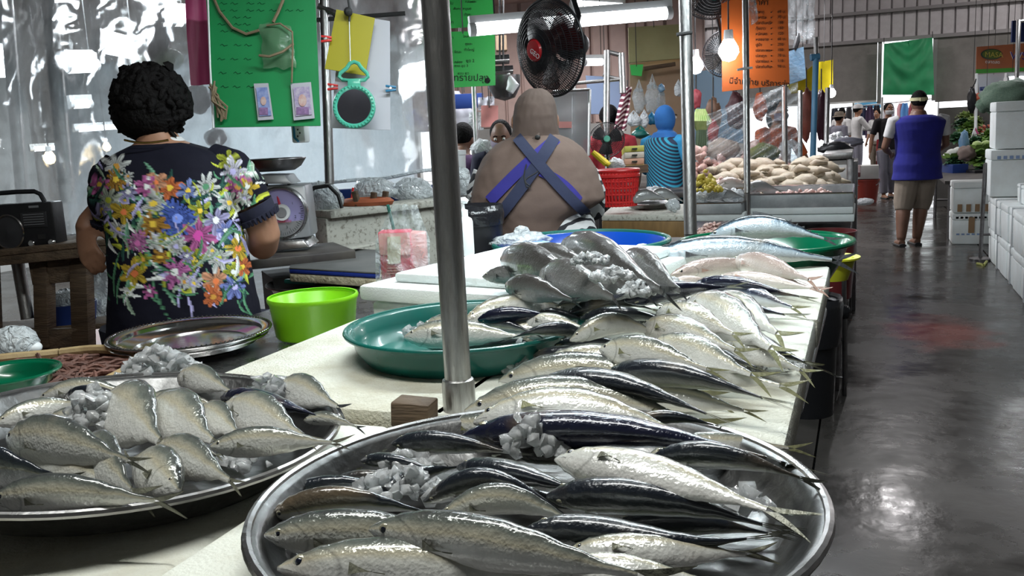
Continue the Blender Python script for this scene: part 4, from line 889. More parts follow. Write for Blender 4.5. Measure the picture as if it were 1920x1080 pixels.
# ---- generic standing figure, metres, facing +y; joints may be overridden
def person(label, base, yaw, H=1.65, shirt='blackc', pants='greyc', skin='skin', hair='cap', sleeve=.55, legs=1.0, arms=None, legj=None, mask=None, hat=None, skirt=False, bulk=1.0, tilt=0, shirt_len=.50, vest=None, extra=None, vox=.012, group=None, sleeve_mat=None, shoes='rubber'):
    t = thing('person', label, 'person', base, group, yaw); h = H
    A = arms or {}; J = {}
    for s, n in ((-1, 'l'), (1, 'r')):
        J[n] = [Vector((.108 * s * bulk, 0, .815)), Vector((.145 * s * bulk, -.015, .64)), Vector((.15 * s * bulk, .05, .49))]
        if n in A: J[n] = [J[n][0]] + [Vector(q) for q in A[n]]
    G = {}
    for s, n in ((-1, 'l'), (1, 'r')):
        G[n] = [Vector((.052 * s, 0, .50)), Vector((.056 * s, .012, .275)), Vector((.056 * s, -.01, .045))]
        if legj and n in legj: G[n] = [G[n][0]] + [Vector(q) for q in legj[n]]
    hv = lambda v: Vector(v) * h
    hc = hv((0, .012 + tilt, .925 - abs(tilt) * .3)); W_ = bulk
    def torso(mb, rows, n=28, inf=0):
        mb.rings([[hv((math.cos(2 * PI * k / n) * (a * W_ + inf), math.sin(2 * PI * k / n) * (b * W_ + inf) + y0, z)) for k in range(n)] for z, a, b, y0 in rows])
    TR = [(.48, .092, .066, 0), (.53, .094, .068, 0), (.60, .084, .060, 0), (.68, .088, .062, 0), (.75, .098, .066, 0), (.80, .104, .056, 0), (.825, .075, .045, 0), (.84, .036, .034, .004)]
    bd = MB(); torso(bd, TR + [(.87, .030, .031, .006)]); bd.ball(hc, (.046 * h, .056 * h, .068 * h), 18, 12); bd.path([hv((0, .004, .83)), hc - Vector((0, 0, .04 * h))], [.034 * h, .032 * h], 12)
    for n, s in (('l', -1), ('r', 1)):
        a = J[n]; bd.path([hv(a[0] - Vector((.02 * s, 0, 0))), hv(a[0]), hv(a[1]), hv(a[1].lerp(a[2], .3)), hv(a[2])], [.030 * h, .031 * h, .024 * h, .024 * h, .016 * h], 12)
        d = (a[2] - a[1]).normalized(); hand(bd, hv(a[2]), d, Vector((-s, .3, -.2)), h * .58, .35, s)
        g = G[n]; bd.path([hv(g[0] + Vector((0, 0, .02))), hv(g[0].lerp(g[1], .5)), hv(g[1]), hv(g[1].lerp(g[2], .3)), hv(g[2])], [q_ * h * bulk ** .7 for q_ in (.054, .046, .033, .035, .022)], 12)
        f = hv(g[2]); bd.path([f + Vector((0, -.02 * h, -.022 * h)), f + Vector((0, .05 * h, -.028 * h)), f + Vector((0, .10 * h, -.032 * h))], [.024 * h, .022 * h, .012 * h], 10)
    fd = Vector((0, math.cos(tilt * 8), -math.sin(tilt * 8) * 1.2)); face(t, t.location + hc if False else hc, fd, h / 1.75, mask, blob=bd) if False else None
    _loc = t.location.copy(); _rz = t.rotation_euler.z; t.location = (0, 0, 0)
    face(t, hc, fd, h / 1.75, mask, blob=bd)
    bd.build('body', M[skin], t, mods=VOX(vox, 3))
    sh = MB(); torso(sh, [(shirt_len, .100, .074, 0)] + [(z, a + .004, b + .006, y0) for z, a, b, y0 in TR if z > shirt_len + .02 and z < .83] + [(.838, .046, .042, .003)], 30)
    if sleeve > 0:
        for n, s in (('l', -1), ('r', 1)):
            a = J[n]; pts = [a[0] - Vector((.03 * s, 0, 0)), a[0], a[0].lerp(a[1], min(1, sleeve))] + ([a[1].lerp(a[2], sleeve - 1)] if sleeve > 1 else [])
            (sl_ := MB() if sleeve_mat else sh).path([hv(q) for q in pts], [.034 * h, .038 * h, .033 * h] + ([.025 * h] if sleeve > 1 else []), 14)
            if sleeve_mat: sl_.build('sleeve', M[sleeve_mat], t, mods=VOX(vox, 2))
    sh.build('shirt', M[shirt], t, mods=VOX(vox * .9, 3))
    pt = MB()
    if skirt: torso(pt, [(.07, .12, .10, 0), (.3, .11, .09, 0), (.52, .099, .074, 0), (.55, .09, .066, 0)])
    else:
        torso(pt, [(.455, .098, .074, 0), (.50, .100, .075, 0), (.545, .094, .07, 0)])
        for n in 'lr':
            g = G[n]; q = [g[0], g[0].lerp(g[1], .6), g[1]] if legs > .55 else [g[0], g[0].lerp(g[1], .55), g[0].lerp(g[1], legs * 2)]
            kb_ = bulk ** .75; r_ = [.062 * h * kb_, .054 * h * kb_, .047 * h * kb_]
            if legs > .55: q.append(g[1].lerp(g[2], (legs - .5) * 2 * .97)); r_.append(.038 * h * kb_)
            pt.path([hv(x) for x in q], r_, 14)
    pt.build('skirt' if skirt else ('shorts' if legs < .7 else 'trousers'), M[pants], t, mods=VOX(vox * .9, 2))
    for n in 'lr':
        f = hv(G[n][2]); MB().path([f + Vector((0, -.035 * h, -.040 * h)), f + Vector((0, .03 * h, -.040 * h)), f + Vector((0, .11 * h, -.0405 * h))], [.024 * h, .027 * h, .02 * h], 10, flat=.5).build('sandal', M[shoes], t)
    if hair:
        hm = MB(); back = -.010
        hm.ball(hc + Vector((0, back * h, .014 * h)), (.051 * h, .056 * h, .060 * h), 20, 12)
        if hair == 'scarf':
            torso(hm, [(.79, .105, .07, 0), (.83, .075, .055, 0), (.86, .05, .046, 0)]); hm.ball(hc + Vector((0, -.006 * h, 0)), (.053 * h, .057 * h, .076 * h), 20, 12)
        elif hair == 'long': hm.ball(hc + Vector((0, -.03 * h, -.03 * h)), (.048 * h, .036 * h, .07 * h), 16, 10)
        hm.build('headscarf' if hair == 'scarf' else 'hair', M['hair'] if hair != 'scarf' else M[extra or 'hijab'], t, mods=VOX(vox * .8, 2))
    if hat:
        hb = MB(); hb.lathe([(.085 * h, .945 * h), (.084 * h, .95 * h), (.058 * h, .958 * h), (.056 * h, .99 * h), (.046 * h, 1.008 * h), (0, 1.012 * h)] if hat[1] == 'brim' else [(.062 * h, .95 * h), (.062 * h, .975 * h), (.05 * h, 1.0 * h), (0, 1.012 * h)], 24, (0, .01 * h + tilt * h, 0))
        if hat[1] == 'cap': hb.box((0, .085 * h, .952 * h), (.09 * h, .07 * h, .008 * h))
        hb.build('hat', M[hat[0]], t)
    if vest:
        v = MB(); torso(v, [(vest[1], .108, .082, 0)] + [(z, a + .009, b + .012, y0) for z, a, b, y0 in TR if z > vest[1] + .02 and z < .79] + [(.80, .116, .072, 0), (.826, .092, .062, 0), (.842, .052, .048, .003)], 30); v.build('vest', M[vest[0]], t, mods=VOX(vox * .9, 3))
    t.location = _loc; t['_h'] = hc.z
    return t, hc
CYAW = math.atan2(FWD.y, FWD.x) - PI / 2          # a figure with this yaw shows its back to the camera
mp_ = at(1716, 459, 0)
man, hc = person('man in blue vest over white shirt, khaki shorts, walking away down the aisle', mp_, CYAW - .05, 1.67, shirt='whitec', pants='khaki', skin='skin_dark', hair='cap', sleeve=.62, legs=.60, bulk=1.48, vest=('vest', .43), shirt_len=.50,
    arms={'l': [(-.20, .03, .64), (-.12, .16, .60)], 'r': [(.19, .03, .64), (.12, .16, .58)]}, legj={'l': [(-.085, -.01, .275), (-.115, -.06, .05)], 'r': [(.045, .03, .275), (.012, .01, .045)]})
hbm = MB(); hbm.lathe([(.050 * 1.67, -.012), (.0545 * 1.67, -.012), (.0545 * 1.67, .022), (.050 * 1.67, .022)], 24, hc + Vector((0, -.008, .022)), sy=1.12); hbm.box(hc + Vector((0, -.106, .02)), (.05, .02, .035)); hbm.build('headband', M['band'], man, world=False)
wm, hc = person('woman in black shirt and grey trousers wearing a white mask, facing the camera', at(1662, 371, 0), CYAW + PI, 1.62, shirt='blackc', pants='greyc', hair='cap', sleeve=.8, mask='maskc', bulk=1.02, legj={'l': [(-.05, .02, .275), (-.055, -.03, .05)], 'r': [(.055, .03, .275), (.05, .05, .045)]}, arms={'l': [(-.15, -.01, .64), (-.13, .10, .52)], 'r': [(.16, -.02, .64), (.19, .01, .49)]})
MB().ball(hc + Vector((-.10, .085, -.27)), (.03, .008, .035), 10, 6).build('shirt_badge', M['maskp'], wm, world=False)
b = dep(1246, 250, 7.6)
bh, hc = person('woman in blue headscarf and striped apron facing right behind the middle pole', (b.x, b.y, 0.0), CYAW - .95, 1.60, shirt='sleeve', pants='navy', hair='scarf', extra='hijab', sleeve=1.15, bulk=1.18, skirt=True, vest=('stripe_apron', .42), arms={'l': [(-.16, .0, .66), (-.10, .13, .60)], 'r': [(.17, .02, .66), (.12, .16, .60)]})
def place(px, py, d, Hh): c = dep(px, py, d); return (c.x, c.y, max(0, c.z - Hh * .925))
person('boy in dark shirt looking down, left of the headscarf woman', place(940, 232, 6.2, 1.45)[:2] + (0.05,), CYAW + PI - .1, 1.50, shirt='navy', pants='greyc', skin='skin_dark', tilt=.045, sleeve=.7, mask='maskp')
person('dark-haired man bending in maroon shirt just right of the front pole', place(862, 228, 6.6, 1.5)[:2] + (0,), CYAW - .5, 1.54, shirt='purplec', pants='blackc', skin='skin_dark', sleeve=.7, tilt=.02)
person('person in red shirt standing behind the small green-hubbed fan', place(1142, 214, 7.6, 1.6)[:2] + (0,), CYAW + .3, 1.63, shirt='redc', pants='blackc', skin='skin_dark', sleeve=.8)
person('meat vendor in orange shirt and grey mask behind the stretch wrap', place(1455, 202, 8.2, 1.6)[:2] + (0,), CYAW + PI + .5, 1.62, shirt='orangec', pants='blackc', skin='skin', hair='long', sleeve=.9, mask='maskp', arms={'l': [(-.17, .05, .66), (-.10, .18, .58)], 'r': [(.17, .05, .66), (.10, .18, .58)]})
person('shopper in white cap and white shirt reaching right in bright daylight', place(1607, 224, 20, 1.6)[:2] + (0,), CYAW - PI / 2, 1.66, shirt='whitec', pants='greyc', sleeve=1.6, hat=('whitec', 'cap'), arms={'l': [(-.14, .1, .68), (-.1, .28, .66)], 'r': [(.15, .1, .68), (.12, .30, .62)]})
person('shopper in a brown brimmed hat at the far stalls', place(1572, 240, 17, 1.6)[:2] + (0,), CYAW - PI / 2 + .4, 1.50, shirt='greyc', pants='blackc', sleeve=1.2, hat=('khaki', 'brim'))
person('shopper in pale shirt behind the brown hat, far daylight', place(1578, 226, 21, 1.6)[:2] + (0,), CYAW - .9, 1.62, shirt='whitec', pants='greyc', sleeve=1.2)
person('far shopper in white between the cap and the masked woman', place(1645, 232, 22, 1.5)[:2] + (0,), CYAW + 2.2, 1.55, shirt='whitec', pants='khaki', sleeve=1.2)
# ---------------------------------------------------------------- flat things, lettering
def sheet(name, q, d, mat, parent=None, th=.004, n=1, bulge=0.0, smooth=True):
    """q: four picture corners (tl, tr, br, bl); d: depth or four depths"""
    ds = d if hasattr(d, '__len__') else (d,) * 4
    c = [dep(x, y, k) for (x, y), k in zip(q, ds)]; nn = (c[1] - c[0]).cross(c[3] - c[0]).normalized()
    if nn.dot(FWD) > 0: nn = -nn
    m = MB(); N = n
    def f(u, v, off=0): return c[0].lerp(c[1], u).lerp(c[3].lerp(c[2], u), v) + nn * (off + bulge * (math.sin(u * 5.1 + v * 3) * .5 + n3(u * 3, v * 3, c[0].x)))
    if n == 1:
        m.rings([[p + nn * th / 2 for p in c], [p - nn * th / 2 for p in c]])
    else:
        for s in (1, -1): m.grid(lambda u, v: f(u, v, s * th / 2), N, N)
    return m.build(name, mat, parent, angle=60 if n == 1 else 180)
def lettering(txt, p, right, up, size, mat, parent, name='lettering', ext=.0004, shear=0):
    cu_ = bpy.data.curves.new('t', 'FONT'); cu_.body = txt; cu_.size = size; cu_.extrude = ext; cu_.resolution_u = 2; cu_.shear = shear
    o = bpy.data.objects.new('t', cu_); COL.objects.link(o); dg = bpy.context.evaluated_depsgraph_get()
    me = bpy.data.meshes.new_from_object(o.evaluated_get(dg), depsgraph=dg); COL.objects.unlink(o); bpy.data.objects.remove(o); bpy.data.curves.remove(cu_)
    r = Vector(right).normalized(); n = r.cross(Vector(up)).normalized(); u = n.cross(r); mx = Matrix(((r.x, u.x, n.x, p[0]), (r.y, u.y, n.y, p[1]), (r.z, u.z, n.z, p[2]), (0, 0, 0, 1)))
    me.transform(mx); off = Vector((0, 0, 0)); q = parent
    while q is not None: off += q.location; q = q.parent
    me.transform(Matrix.Translation(-off)); me.materials.clear(); me.materials.append(mat); me.name = name
    w = bpy.data.objects.new(name, me); COL.objects.link(w); w.parent = parent; w['kind'] = 'stuff'
    return w
def ptext(txt, x, y, hpx, d, mat, parent, ang=0.0, lift=.006, name='lettering'):
    a = math.radians(ang); r = dep(x + 100 * math.cos(a), y + 100 * math.sin(a), d) - dep(x, y, d); u = dep(x + 100 * math.sin(a), y - 100 * math.cos(a), d) - dep(x, y, d)
    return lettering(txt, dep(x, y, d) - FWD * lift, r, u, hpx * d / FPX * 1.35, mat, parent, name)
def cord(name, pts, r, mat, parent): return MB().path(pts, r, 6).build(name, mat, parent)
M['ink_g'] = pm('faded_green_ink', (.002, .09, .03), .6); M['ink'] = pm('black_ink', (.015, .02, .015), .6); M['inkw'] = pm('white_ink', (.7, .7, .7), .6); M['inkr'] = pm('red_ink', (.5, .03, .06), .6)
M['sign_g'] = pm('green_card', (.002, .22, .06), .5, c2=(.002, .19, .05), nscale=6); M['sign_lg'] = pm('bright_green_card', (.06, .62, .12), .5)
M['card_w'] = pm('white_card', (.40, .40, .44), .5); M['card_y'] = pm('yellow_card', (.32, .28, .004), .5); M['card_pk'] = pm('pink_sheet', (.50, .075, .20), .45, c2=(.42, .06, .17), nscale=5, bump=.2, bscale=8)
M['mint'] = pm('mint_plastic', (.06, .36, .25), .3, coat=.3); M['mirror'] = pm('mirror_glass', (.60, .62, .75), .05, 1)
M['twine'] = pm('brown_twine', (.20, .15, .09), .8); M['pouch'] = pm('clear_brown_pouch', (.13, .24, .14), .25, alpha=.62, bump=.5, bscale=20)
M['red_pl'] = pm('red_plastic', (.62, .03, .03), .35); M['pegb'] = pm('blue_plastic_peg', (.02, .16, .30), .4); M['lav'] = pm('lavender_dial', (.36, .34, .62), .35)
M['scale_b'] = pm('scale_body', (.32, .33, .35), .35, .4); M['terr'] = pm('speckled_stone', (.52, .51, .45), .7, c2=(.24, .22, .18), nscale=60, ramp=(.52, .66))
M['tub_b'] = pm('dark_blue_tub', (.01, .03, .14), .4); M['pkred'] = pm('pink_red_box', (.62, .07, .12), .4, c2=(.55, .05, .09), nscale=4); M['pkpale'] = pm('pale_pink_print', (.62, .26, .24), .5); M['kraft'] = pm('kraft_label', (.50, .42, .30), .6)

# ---------------------------------------------------------------- signs and things hung over the left counter
D = 2.75
t = thing('sign_board', 'large green board with two small picture cards and a pouch, upper left', 'sign', dep(495, 100, D))
sheet('board', [(384, -40), (590, -40), (601, 236), (404, 239)], D, M['sign_g'], t, .006)
rg = random.Random(3)
for k in range(13):                                              # faint handwriting, too small to read
    y = 8 + k * 13
    if 60 < y < 160 and k % 2: continue
    m = MB()
    for j in range(rg.randint(3, 7)):
        x = 408 + j * 24 + rg.uniform(0, 8)
        if 478 < x < 560 and 30 < y < 140: continue
        m.path([dep(x, y, D) - FWD * .0045, dep(x + 4, y - 3, D) - FWD * .0045, dep(x + 8, y + 1, D) - FWD * .0045, dep(x + 14, y - 1, D) - FWD * .0045], .0008, 4)
    if m.v: tag(m.build('handwriting', M['ink_g'], t), kind='stuff')
def picture_card(label, q, cols, face_=False):
    c = thing('picture_card', label, 'card', dep((q[0][0] + q[2][0]) / 2, (q[0][1] + q[2][1]) / 2, D - .012), None)
    sheet('card', q, D - .012, M['card_w'], c, .003)
    ins = lambda f: [tuple(np.array(p) * (1 - f) + np.mean(np.array(q), 0) * f) for p in q]
    sheet('printed_panel', ins(.22), D - .016, cols[0], c, .002)
    cx, cy = np.mean(np.array(q), 0); w = (q[1][0] - q[0][0]); hgt = q[3][1] - q[0][1]
    MB().lathe([(w * .20 * D / FPX, 0), (w * .20 * D / FPX, .001), (0, .0012)], 16, dep(cx, cy - hgt * .02, D - .018), FWD.to_track_quat('Z', 'Y').to_matrix() @ Matrix.Rotation(PI, 3, 'X'), sy=1.5).build('printed_figure', cols[1], c)
    sheet('printed_base', [(cx - w * .30, cy + hgt * .16), (cx + w * .30, cy + hgt * .16), (cx + w * .32, cy + hgt * .36), (cx - w * .30, cy + hgt * .36)], D - .018, cols[2], c, .0015)
M['pr1'] = pm('print_blue', (.12, .17, .40), .4, c2=(.35, .40, .60), nscale=40); M['pr2'] = pm('print_purple', (.30, .17, .34), .4, c2=(.10, .06, .14), nscale=60); M['pr3'] = pm('print_rose', (.45, .25, .22), .4, c2=(.55, .45, .42), nscale=70); M['pr4'] = pm('print_mauve', (.25, .20, .36), .4, c2=(.5, .44, .5), nscale=60)
picture_card('narrow picture card in purple and blue pinned on the green board, left of two', [(476, 157), (503, 156), (513, 224), (484, 226)], (M['pr1'], M['pr3'], M['pr2']))
picture_card('wider picture card with a rose and mauve figure on the green board, right of two', [(545, 157), (583, 154), (590, 222), (551, 226)], (M['pr4'], M['pr3'], M['pr2']))
t = thing('pouch', 'crumpled clear pouch tied with brown string hanging on the green board', 'pouch', dep(520, 85, D - .03))
MB().grid(lambda u, v: dep(lerp(487 + 6 * v, 545 + 10 * v, u) + 3 * n3(u * 3, v * 4, 2) * 2, lerp(42 + 10 * abs(u - .3), 128, v) + 5 * n3(u * 4, v * 2, 5), D - .018 - .022 * math.sin(PI * u) * math.sin(PI * v)), 16, 20).build('pouch_body', M['pouch'], t, angle=180)
cord('pouch_tie', [dep(486, 104, D - .045), dep(505, 106, D - .055), dep(530, 97, D - .055), dep(550, 82, D - .04)], .004, M['twine'], t)
cord('pouch_string', [dep(531, 0, D - .02), dep(522, 22, D - .025), dep(512, 42, D - .03)], .005, M['twine'], t); cord('pouch_string', [dep(500, 48, D - .03), dep(525, 44, D - .04), dep(548, 60, D - .04), dep(549, 85, D - .045), dep(547, 155, D - .02)], .003, M['twine'], t)
t = thing('hanging_string', 'loose brown string looped across the top of the green board', 'string', dep(440, 40, D))
cord('string', [dep(398, -10, D - .01), dep(412, 22, D - .01), dep(436, 52, D - .012), dep(462, 64, D - .012), dep(486, 57, D - .02)], .0045, M['twine'], t)
t = thing('cord_bundle', 'bundle of tangled brown cord at the left edge of the green board', 'cord', dep(410, 190, D - .02)); m = MB()
for k in range(9): m.path([dep(398 + rg.uniform(-6, 8), 160 + rg.uniform(-8, 10), D - .02), dep(404 + rg.uniform(-8, 12), 185 + rg.uniform(-8, 8), D - .02 - rg.uniform(0, .03)), dep(414 + rg.uniform(-8, 12), 205 + rg.uniform(-6, 8), D - .025), dep(416 + rg.uniform(-8, 10), 226 + rg.uniform(-8, 6), D - .02)], .0035, 5)
m.build('loops', M['twine'], t); cord('hanging_cord', [dep(390, 0, D - .01), dep(394, 120, D - .012), dep(400, 240, D - .012)], .003, M['white_pl'], t)
tag(sheet('plastic_sheet', [(346, -30), (388, -30), (394, 158), (358, 160)], 3.0, M['card_pk'], None, .003, 8, .01), 'pink plastic sheet hanging just left of the green board', 'sheet')
t = thing('price_card', 'blank white card hanging behind the yellow card and the mirror', 'card', dep(680, 140, 2.8)); sheet('card', [(640, 25), (731, 40), (732, 244), (620, 240)], 2.8, M['card_w'], t, .004)
t = thing('price_card', 'yellow card hanging tilted in front of the white card', 'card', dep(655, 80, 2.76)); sheet('card', [(631, 18), (703, 34), (685, 142), (609, 129)], 2.76, M['card_y'], t, .004)
cord('hanging_wire', [dep(650, -20, 2.75), dep(656, 20, 2.745), dep(655, 40, 2.745)], .004, M['wire'], t); MB().ball(dep(653, 22, 2.735), .014, 8, 6).build('wire_knot', M['rubber'], t)
cord('string', [dep(655, 40, 2.745), dep(656, 80, 2.745), dep(657, 118, 2.745)], .0015, M['white_pl'], t)
t = thing('mirror', 'round hand mirror in mint green frame with a loop handle', 'mirror', dep(665, 195, 2.72)); dm = 2.72; k_ = dm / FPX; cc = dep(664, 200, dm)
Rv, Uv = RIGHT, UP
mm = Matrix((RIGHT, UP, -FWD)).transposed()
MB().lathe([(31 * k_, -.004), (40 * k_, -.006), (40.5 * k_, 0), (39 * k_, .006), (34 * k_, .007), (31.5 * k_, .003), (31 * k_, -.004)], 48, cc, mm, sy=1.03).build('frame', M['mint'], t)
MB().lathe([(32 * k_, .0), (31.5 * k_, .002), (0, .0025)], 48, cc, mm, sy=1.03).build('glass', M['mirror'], t)
dt = MB()
for a in range(34): dt.ball(cc + (RIGHT * math.cos(2 * PI * a / 34) + UP * math.sin(2 * PI * a / 34) * 1.03) * 36.5 * k_ - FWD * .007, .0035, 6, 4)
tag(dt.build('beads', M['mint'], t), kind='stuff')
MB().path([cc + (RIGHT * x - UP * (y - 200) + RIGHT * 0) * k_ for x, y in ((-22, 150), (-28, 144), (-26, 137), (-14, 128), (-8, 119), (0, 116), (8, 119), (14, 128), (24, 137), (26, 144), (20, 150), (0, 151))], .006, 8, closed=True).build('loop_handle', M['mint'], t)
MB().box(cc + UP * 44 * k_, (24 * k_, .010, 16 * k_), mm @ Matrix.Rotation(PI / 2, 3, 'X')).build('handle_stem', M['mint'], t, bevel=.002)
for i, (x, y, d, mt, lb) in enumerate(((612, 73, 2.74, 'red_pl', 'red clothes peg clipped on the yellow card'), (624, 163, 2.78, 'red_pl', 'red clothes peg low on the left edge of the white card'), (733, 166, 2.78, 'pegb', 'blue clothes peg on the right edge of the white card'))):
    g = thing('clothes_peg', lb, 'peg', dep(x, y, d))
    for s in (1, -1): MB().box(dep(x, y, d) + UP * .006 * s, (.032, .010, .006), mm @ Matrix.Rotation(-PI / 2, 3, 'X') @ Matrix.Rotation(.12 * s, 3, 'Y')).build('peg_arm', M[mt], g, bevel=.001)
    MB().tube(dep(x, y, d) - FWD * .008, dep(x, y, d) + FWD * .008, .004, n=8).build('spring', M['steel'], g)
t = thing('power_strip', 'white power strip with a blue lead under the green board', 'power strip', dep(563, 250, 2.85)); MB().box(dep(563, 245, 2.85), (.05, .03, .075)).build('case', M['white_pl'], t, bevel=.006)
for k in range(3): MB().ball(dep(565 + (k % 2) * 4, 243 + k * 6, 2.85) - Vector((0, .02, 0)), .003, 6, 4).build('socket_hole', M['rubber'], t)
cord('lead', [dep(551, 236, 2.84), dep(552, 258, 2.84), dep(560, 266, 2.84)], .004, M['pegb'], t)
gp = thing('stall_pole', 'thin steel pole between the green board and the yellow card', 'pole', dep(613, 400, 3.3)); MB().tube(dep(606, -40, 3.3), dep(618, 345, 3.3), .017, n=14).build('pipe', M['galv'], gp)
MB().tube(dep(560, 40, 3.3), dep(760, 25, 3.3), .008, n=8).build('cross_wire', M['wire'], gp); MB().tube(dep(596, 12, 3.29), dep(640, 30, 3.3), .012, n=8).build('clamp', M['steel'], gp)

# ---------------------------------------------------------------- shelf rack with radio
r0 = thing('shelf_rack', 'old dark wooden rack holding the radio at the left', 'shelf', dep(110, 640, 3.2))
def plank(name, a, b, w, h_, mat='wood_h', parent=r0):
    a = Vector(a); b = Vector(b); d = (b - a); m = d.to_track_quat('X', 'Z').to_matrix(); return MB().box((a + b) / 2, (d.length, w, h_), m).build(name, M[mat], parent, bevel=.004)
plank('top_plank', dep(-60, 478, 3.05), dep(236, 447, 3.05), .16, .02); plank('top_plank', dep(-60, 470, 3.24), dep(236, 440, 3.24), .20, .02)
plank('apron_board', dep(-60, 494, 2.99), dep(225, 466, 2.99), .02, .035)
plank('leg', dep(82, 490, 3.05), dep(86, 652, 3.05), .05, .05, 'wood'); plank('leg', dep(152, 482, 3.05), dep(158, 655, 3.05), .06, .05, 'wood')
plank('cross_board', dep(58, 510, 3.04), dep(160, 500, 3.04), .018, .09); plank('cross_board', dep(62, 638, 3.04), dep(166, 634, 3.04), .018, .075); plank('leg', dep(-20, 495, 3.15), dep(-14, 640, 3.15), .05, .05, 'wood')
plank('lower_plank', dep(-60, 620, 3.3), dep(236, 600, 3.3), .18, .02)
t = thing('pipe', 'grey pipe standing behind the wooden rack', 'pipe', dep(45, 600, 3.12)); MB().tube(dep(33, 490, 3.22), dep(52, 598, 3.22), .022, n=14).build('tube', M['galv'], t)
table('side_table', 'low table covered with red oilcloth under the wooden rack', -2.95, -1.85, 2.05, 3.0, .72, pm('red_oilcloth', (.22, .025, .012), .5, c2=(.14, .02, .012), nscale=5))
t = thing('tub', 'dark blue tub filled with white plastic, under the rack', 'tub', dep(140, 600, 3.3)); MB().lathe([(0, 0), (.075, 0), (.09, .09), (.094, .09), (.08, -.004), (0, -.004)], 28, dep(135, 612, 3.3)).build('tub_body', M['tub_b'], t); MB().ball(dep(128, 570, 3.3), (.085, .07, .055), 18, 12, jit=.10).build('plastic_filling', M['bag_white'], t)
tag(MB().grid(lambda u, v: dep(lerp(172, 215, u), lerp(510, 612, v), 3.35 + .03 * n3(u * 4, v * 4, 1)), 10, 14).build('plastic_bag', M['bag_white'], angle=180), 'pale plastic bag hanging beside the tub under the rack', 'bag')
# radio
rd = thing('radio', 'black portable radio with round silver-ringed speaker and carrying handle', 'radio', dep(45, 470, 3.05)); kd = 3.05 / FPX; fr = Matrix((Vector((RIGHT.x, RIGHT.y, .01)).normalized(), Vector((FWD.x, FWD.y, 0)).normalized(), Vector((0, 0, 1)))).transposed(); fr = fr @ Matrix.Rotation(.0, 3, 'Z')
rc = dep(40, 425, 3.05); MB().box(rc, (148 * kd, .08, 88 * kd), fr).build('case', M['black'], rd, bevel=.008)
fw = fr @ Vector((0, -.042, 0)); pp = lambda x, y, o=0: rc + fr @ Vector(((x - 40) * kd, -.0405 - o, (425 - y) * kd + (x - 40) * 0))
fm = Matrix((fr @ Vector((1, 0, 0)), Vector((0, 0, 1)), fr @ Vector((0, -1, 0)))).transposed()
MB().lathe([(26 * kd, 0), (29 * kd, 0), (29.5 * kd, .004), (27.5 * kd, .007), (26 * kd, .004), (26 * kd, 0)], 40, pp(28, 432), fm, sy=1.12).build('speaker_ring', M['steel_bright'], rd)
MB().lathe([(26 * kd, .001), (14 * kd, -.008 + .012), (8 * kd, .008), (0, .010)], 32, pp(28, 432), fm, sy=1.12).build('speaker_cone', pm('speaker_grey', (.04, .04, .045), .4), rd)
MB().box(pp(78, 412, .002), (48 * kd, .004, 28 * kd), fr).build('tuning_panel', pm('radio_panel', (.035, .035, .038), .25), rd, bevel=.001)
for k in range(5): MB().box(pp(78, 402 + k * 4.6, .0045), (38 * kd, .001, 1.1 * kd), fr).build('dial_line', M['scale_b'], rd)
for x in (69, 106): MB().lathe([(6 * kd, 0), (6 * kd, .010), (5 * kd, .012), (0, .012)], 20, pp(x, 455, 0), fm).build('knob', M['steel_bright'], rd)
MB().box(pp(88, 444, .001), (14 * kd, .003, 8 * kd), fr).build('switch', M['rubber'], rd)
MB().path([rc + fr @ Vector((x * kd, 0, z * kd)) for x, z in ((-62, 44), (-60, 58), (-48, 64), (0, 65), (34, 64), (44, 58), (50, 44))], .008, 8).build('handle', M['black'], rd)
MB().box(pp(80, 388, .001), (18 * kd, .002, 4 * kd), fr).build('badge', M['scale_b'], rd)
t = thing('plastic_box', 'white plastic box with a slot behind the vendor\'s left hand', 'box', dep(172, 455, 3.3)); MB().box(dep(172, 432, 3.35), (.075, .06, .085), fr).build('case', M['white_pl'], t, bevel=.006); MB().box(dep(172, 449, 3.31), (.06, .01, .008), fr).build('slot', M['rubber'], t)
tag(MB().box(dep(206, 428, 3.42), (.075, .09, .11), fr).build('container', pm('lilac_plastic', (.28, .16, .36), .4), bevel=.01), 'lilac plastic container beside the white box on the rack', 'container')

# bottom left: woven tray, green plate, bag
wt = thing('woven_tray', 'shallow brown woven tray with pale bamboo rim behind the left steel tray', 'tray', (-1.50, 1.24, 1.005)); M['bamboo'] = pm('bamboo', (.45, .34, .18), .6, c2=(.28, .18, .08), nscale=9, bump=.3); M['weave'] = pm('brown_weave', (.16, .07, .05), .7, c2=(.07, .035, .028), nscale=30, bump=.8, bscale=60)
MB().lathe([(0, .004), (.20, .004), (.205, .012), (.205, 0), (0, 0)], 40).build('base', M['weave'], wt, world=False)
for k in range(9): MB().path([(.20 * math.cos(a), .20 * math.sin(a), .018 + .003 * math.sin(a * 5)) for a in np.linspace(2 * PI * k / 9 + .01, 2 * PI * (k + 1) / 9 - .01, 7)], .010, 8).build('rim_strip', M['bamboo'], wt, world=False)
st = MB(); rg = random.Random(8)
for _ in range(110): a, b = rg.uniform(-.13, .13), rg.uniform(-.13, .13); th = rg.uniform(0, 6); st.path([(a, b, .012), (a + .03 * math.cos(th), b + .03 * math.sin(th), .02), (a + .07 * math.cos(th), b + .07 * math.sin(th), .012)], .004, 5)
tag(st.build('dried_strips', M['weave'], wt, world=False), kind='stuff')
dish('plate', 'glossy green plastic plate at the left edge behind the left steel tray', 'plate', tuple(at(10, 703, 1.075)[:2]), 1.045, .085, .035, M['green_pl'], base=.62, roll=.003)
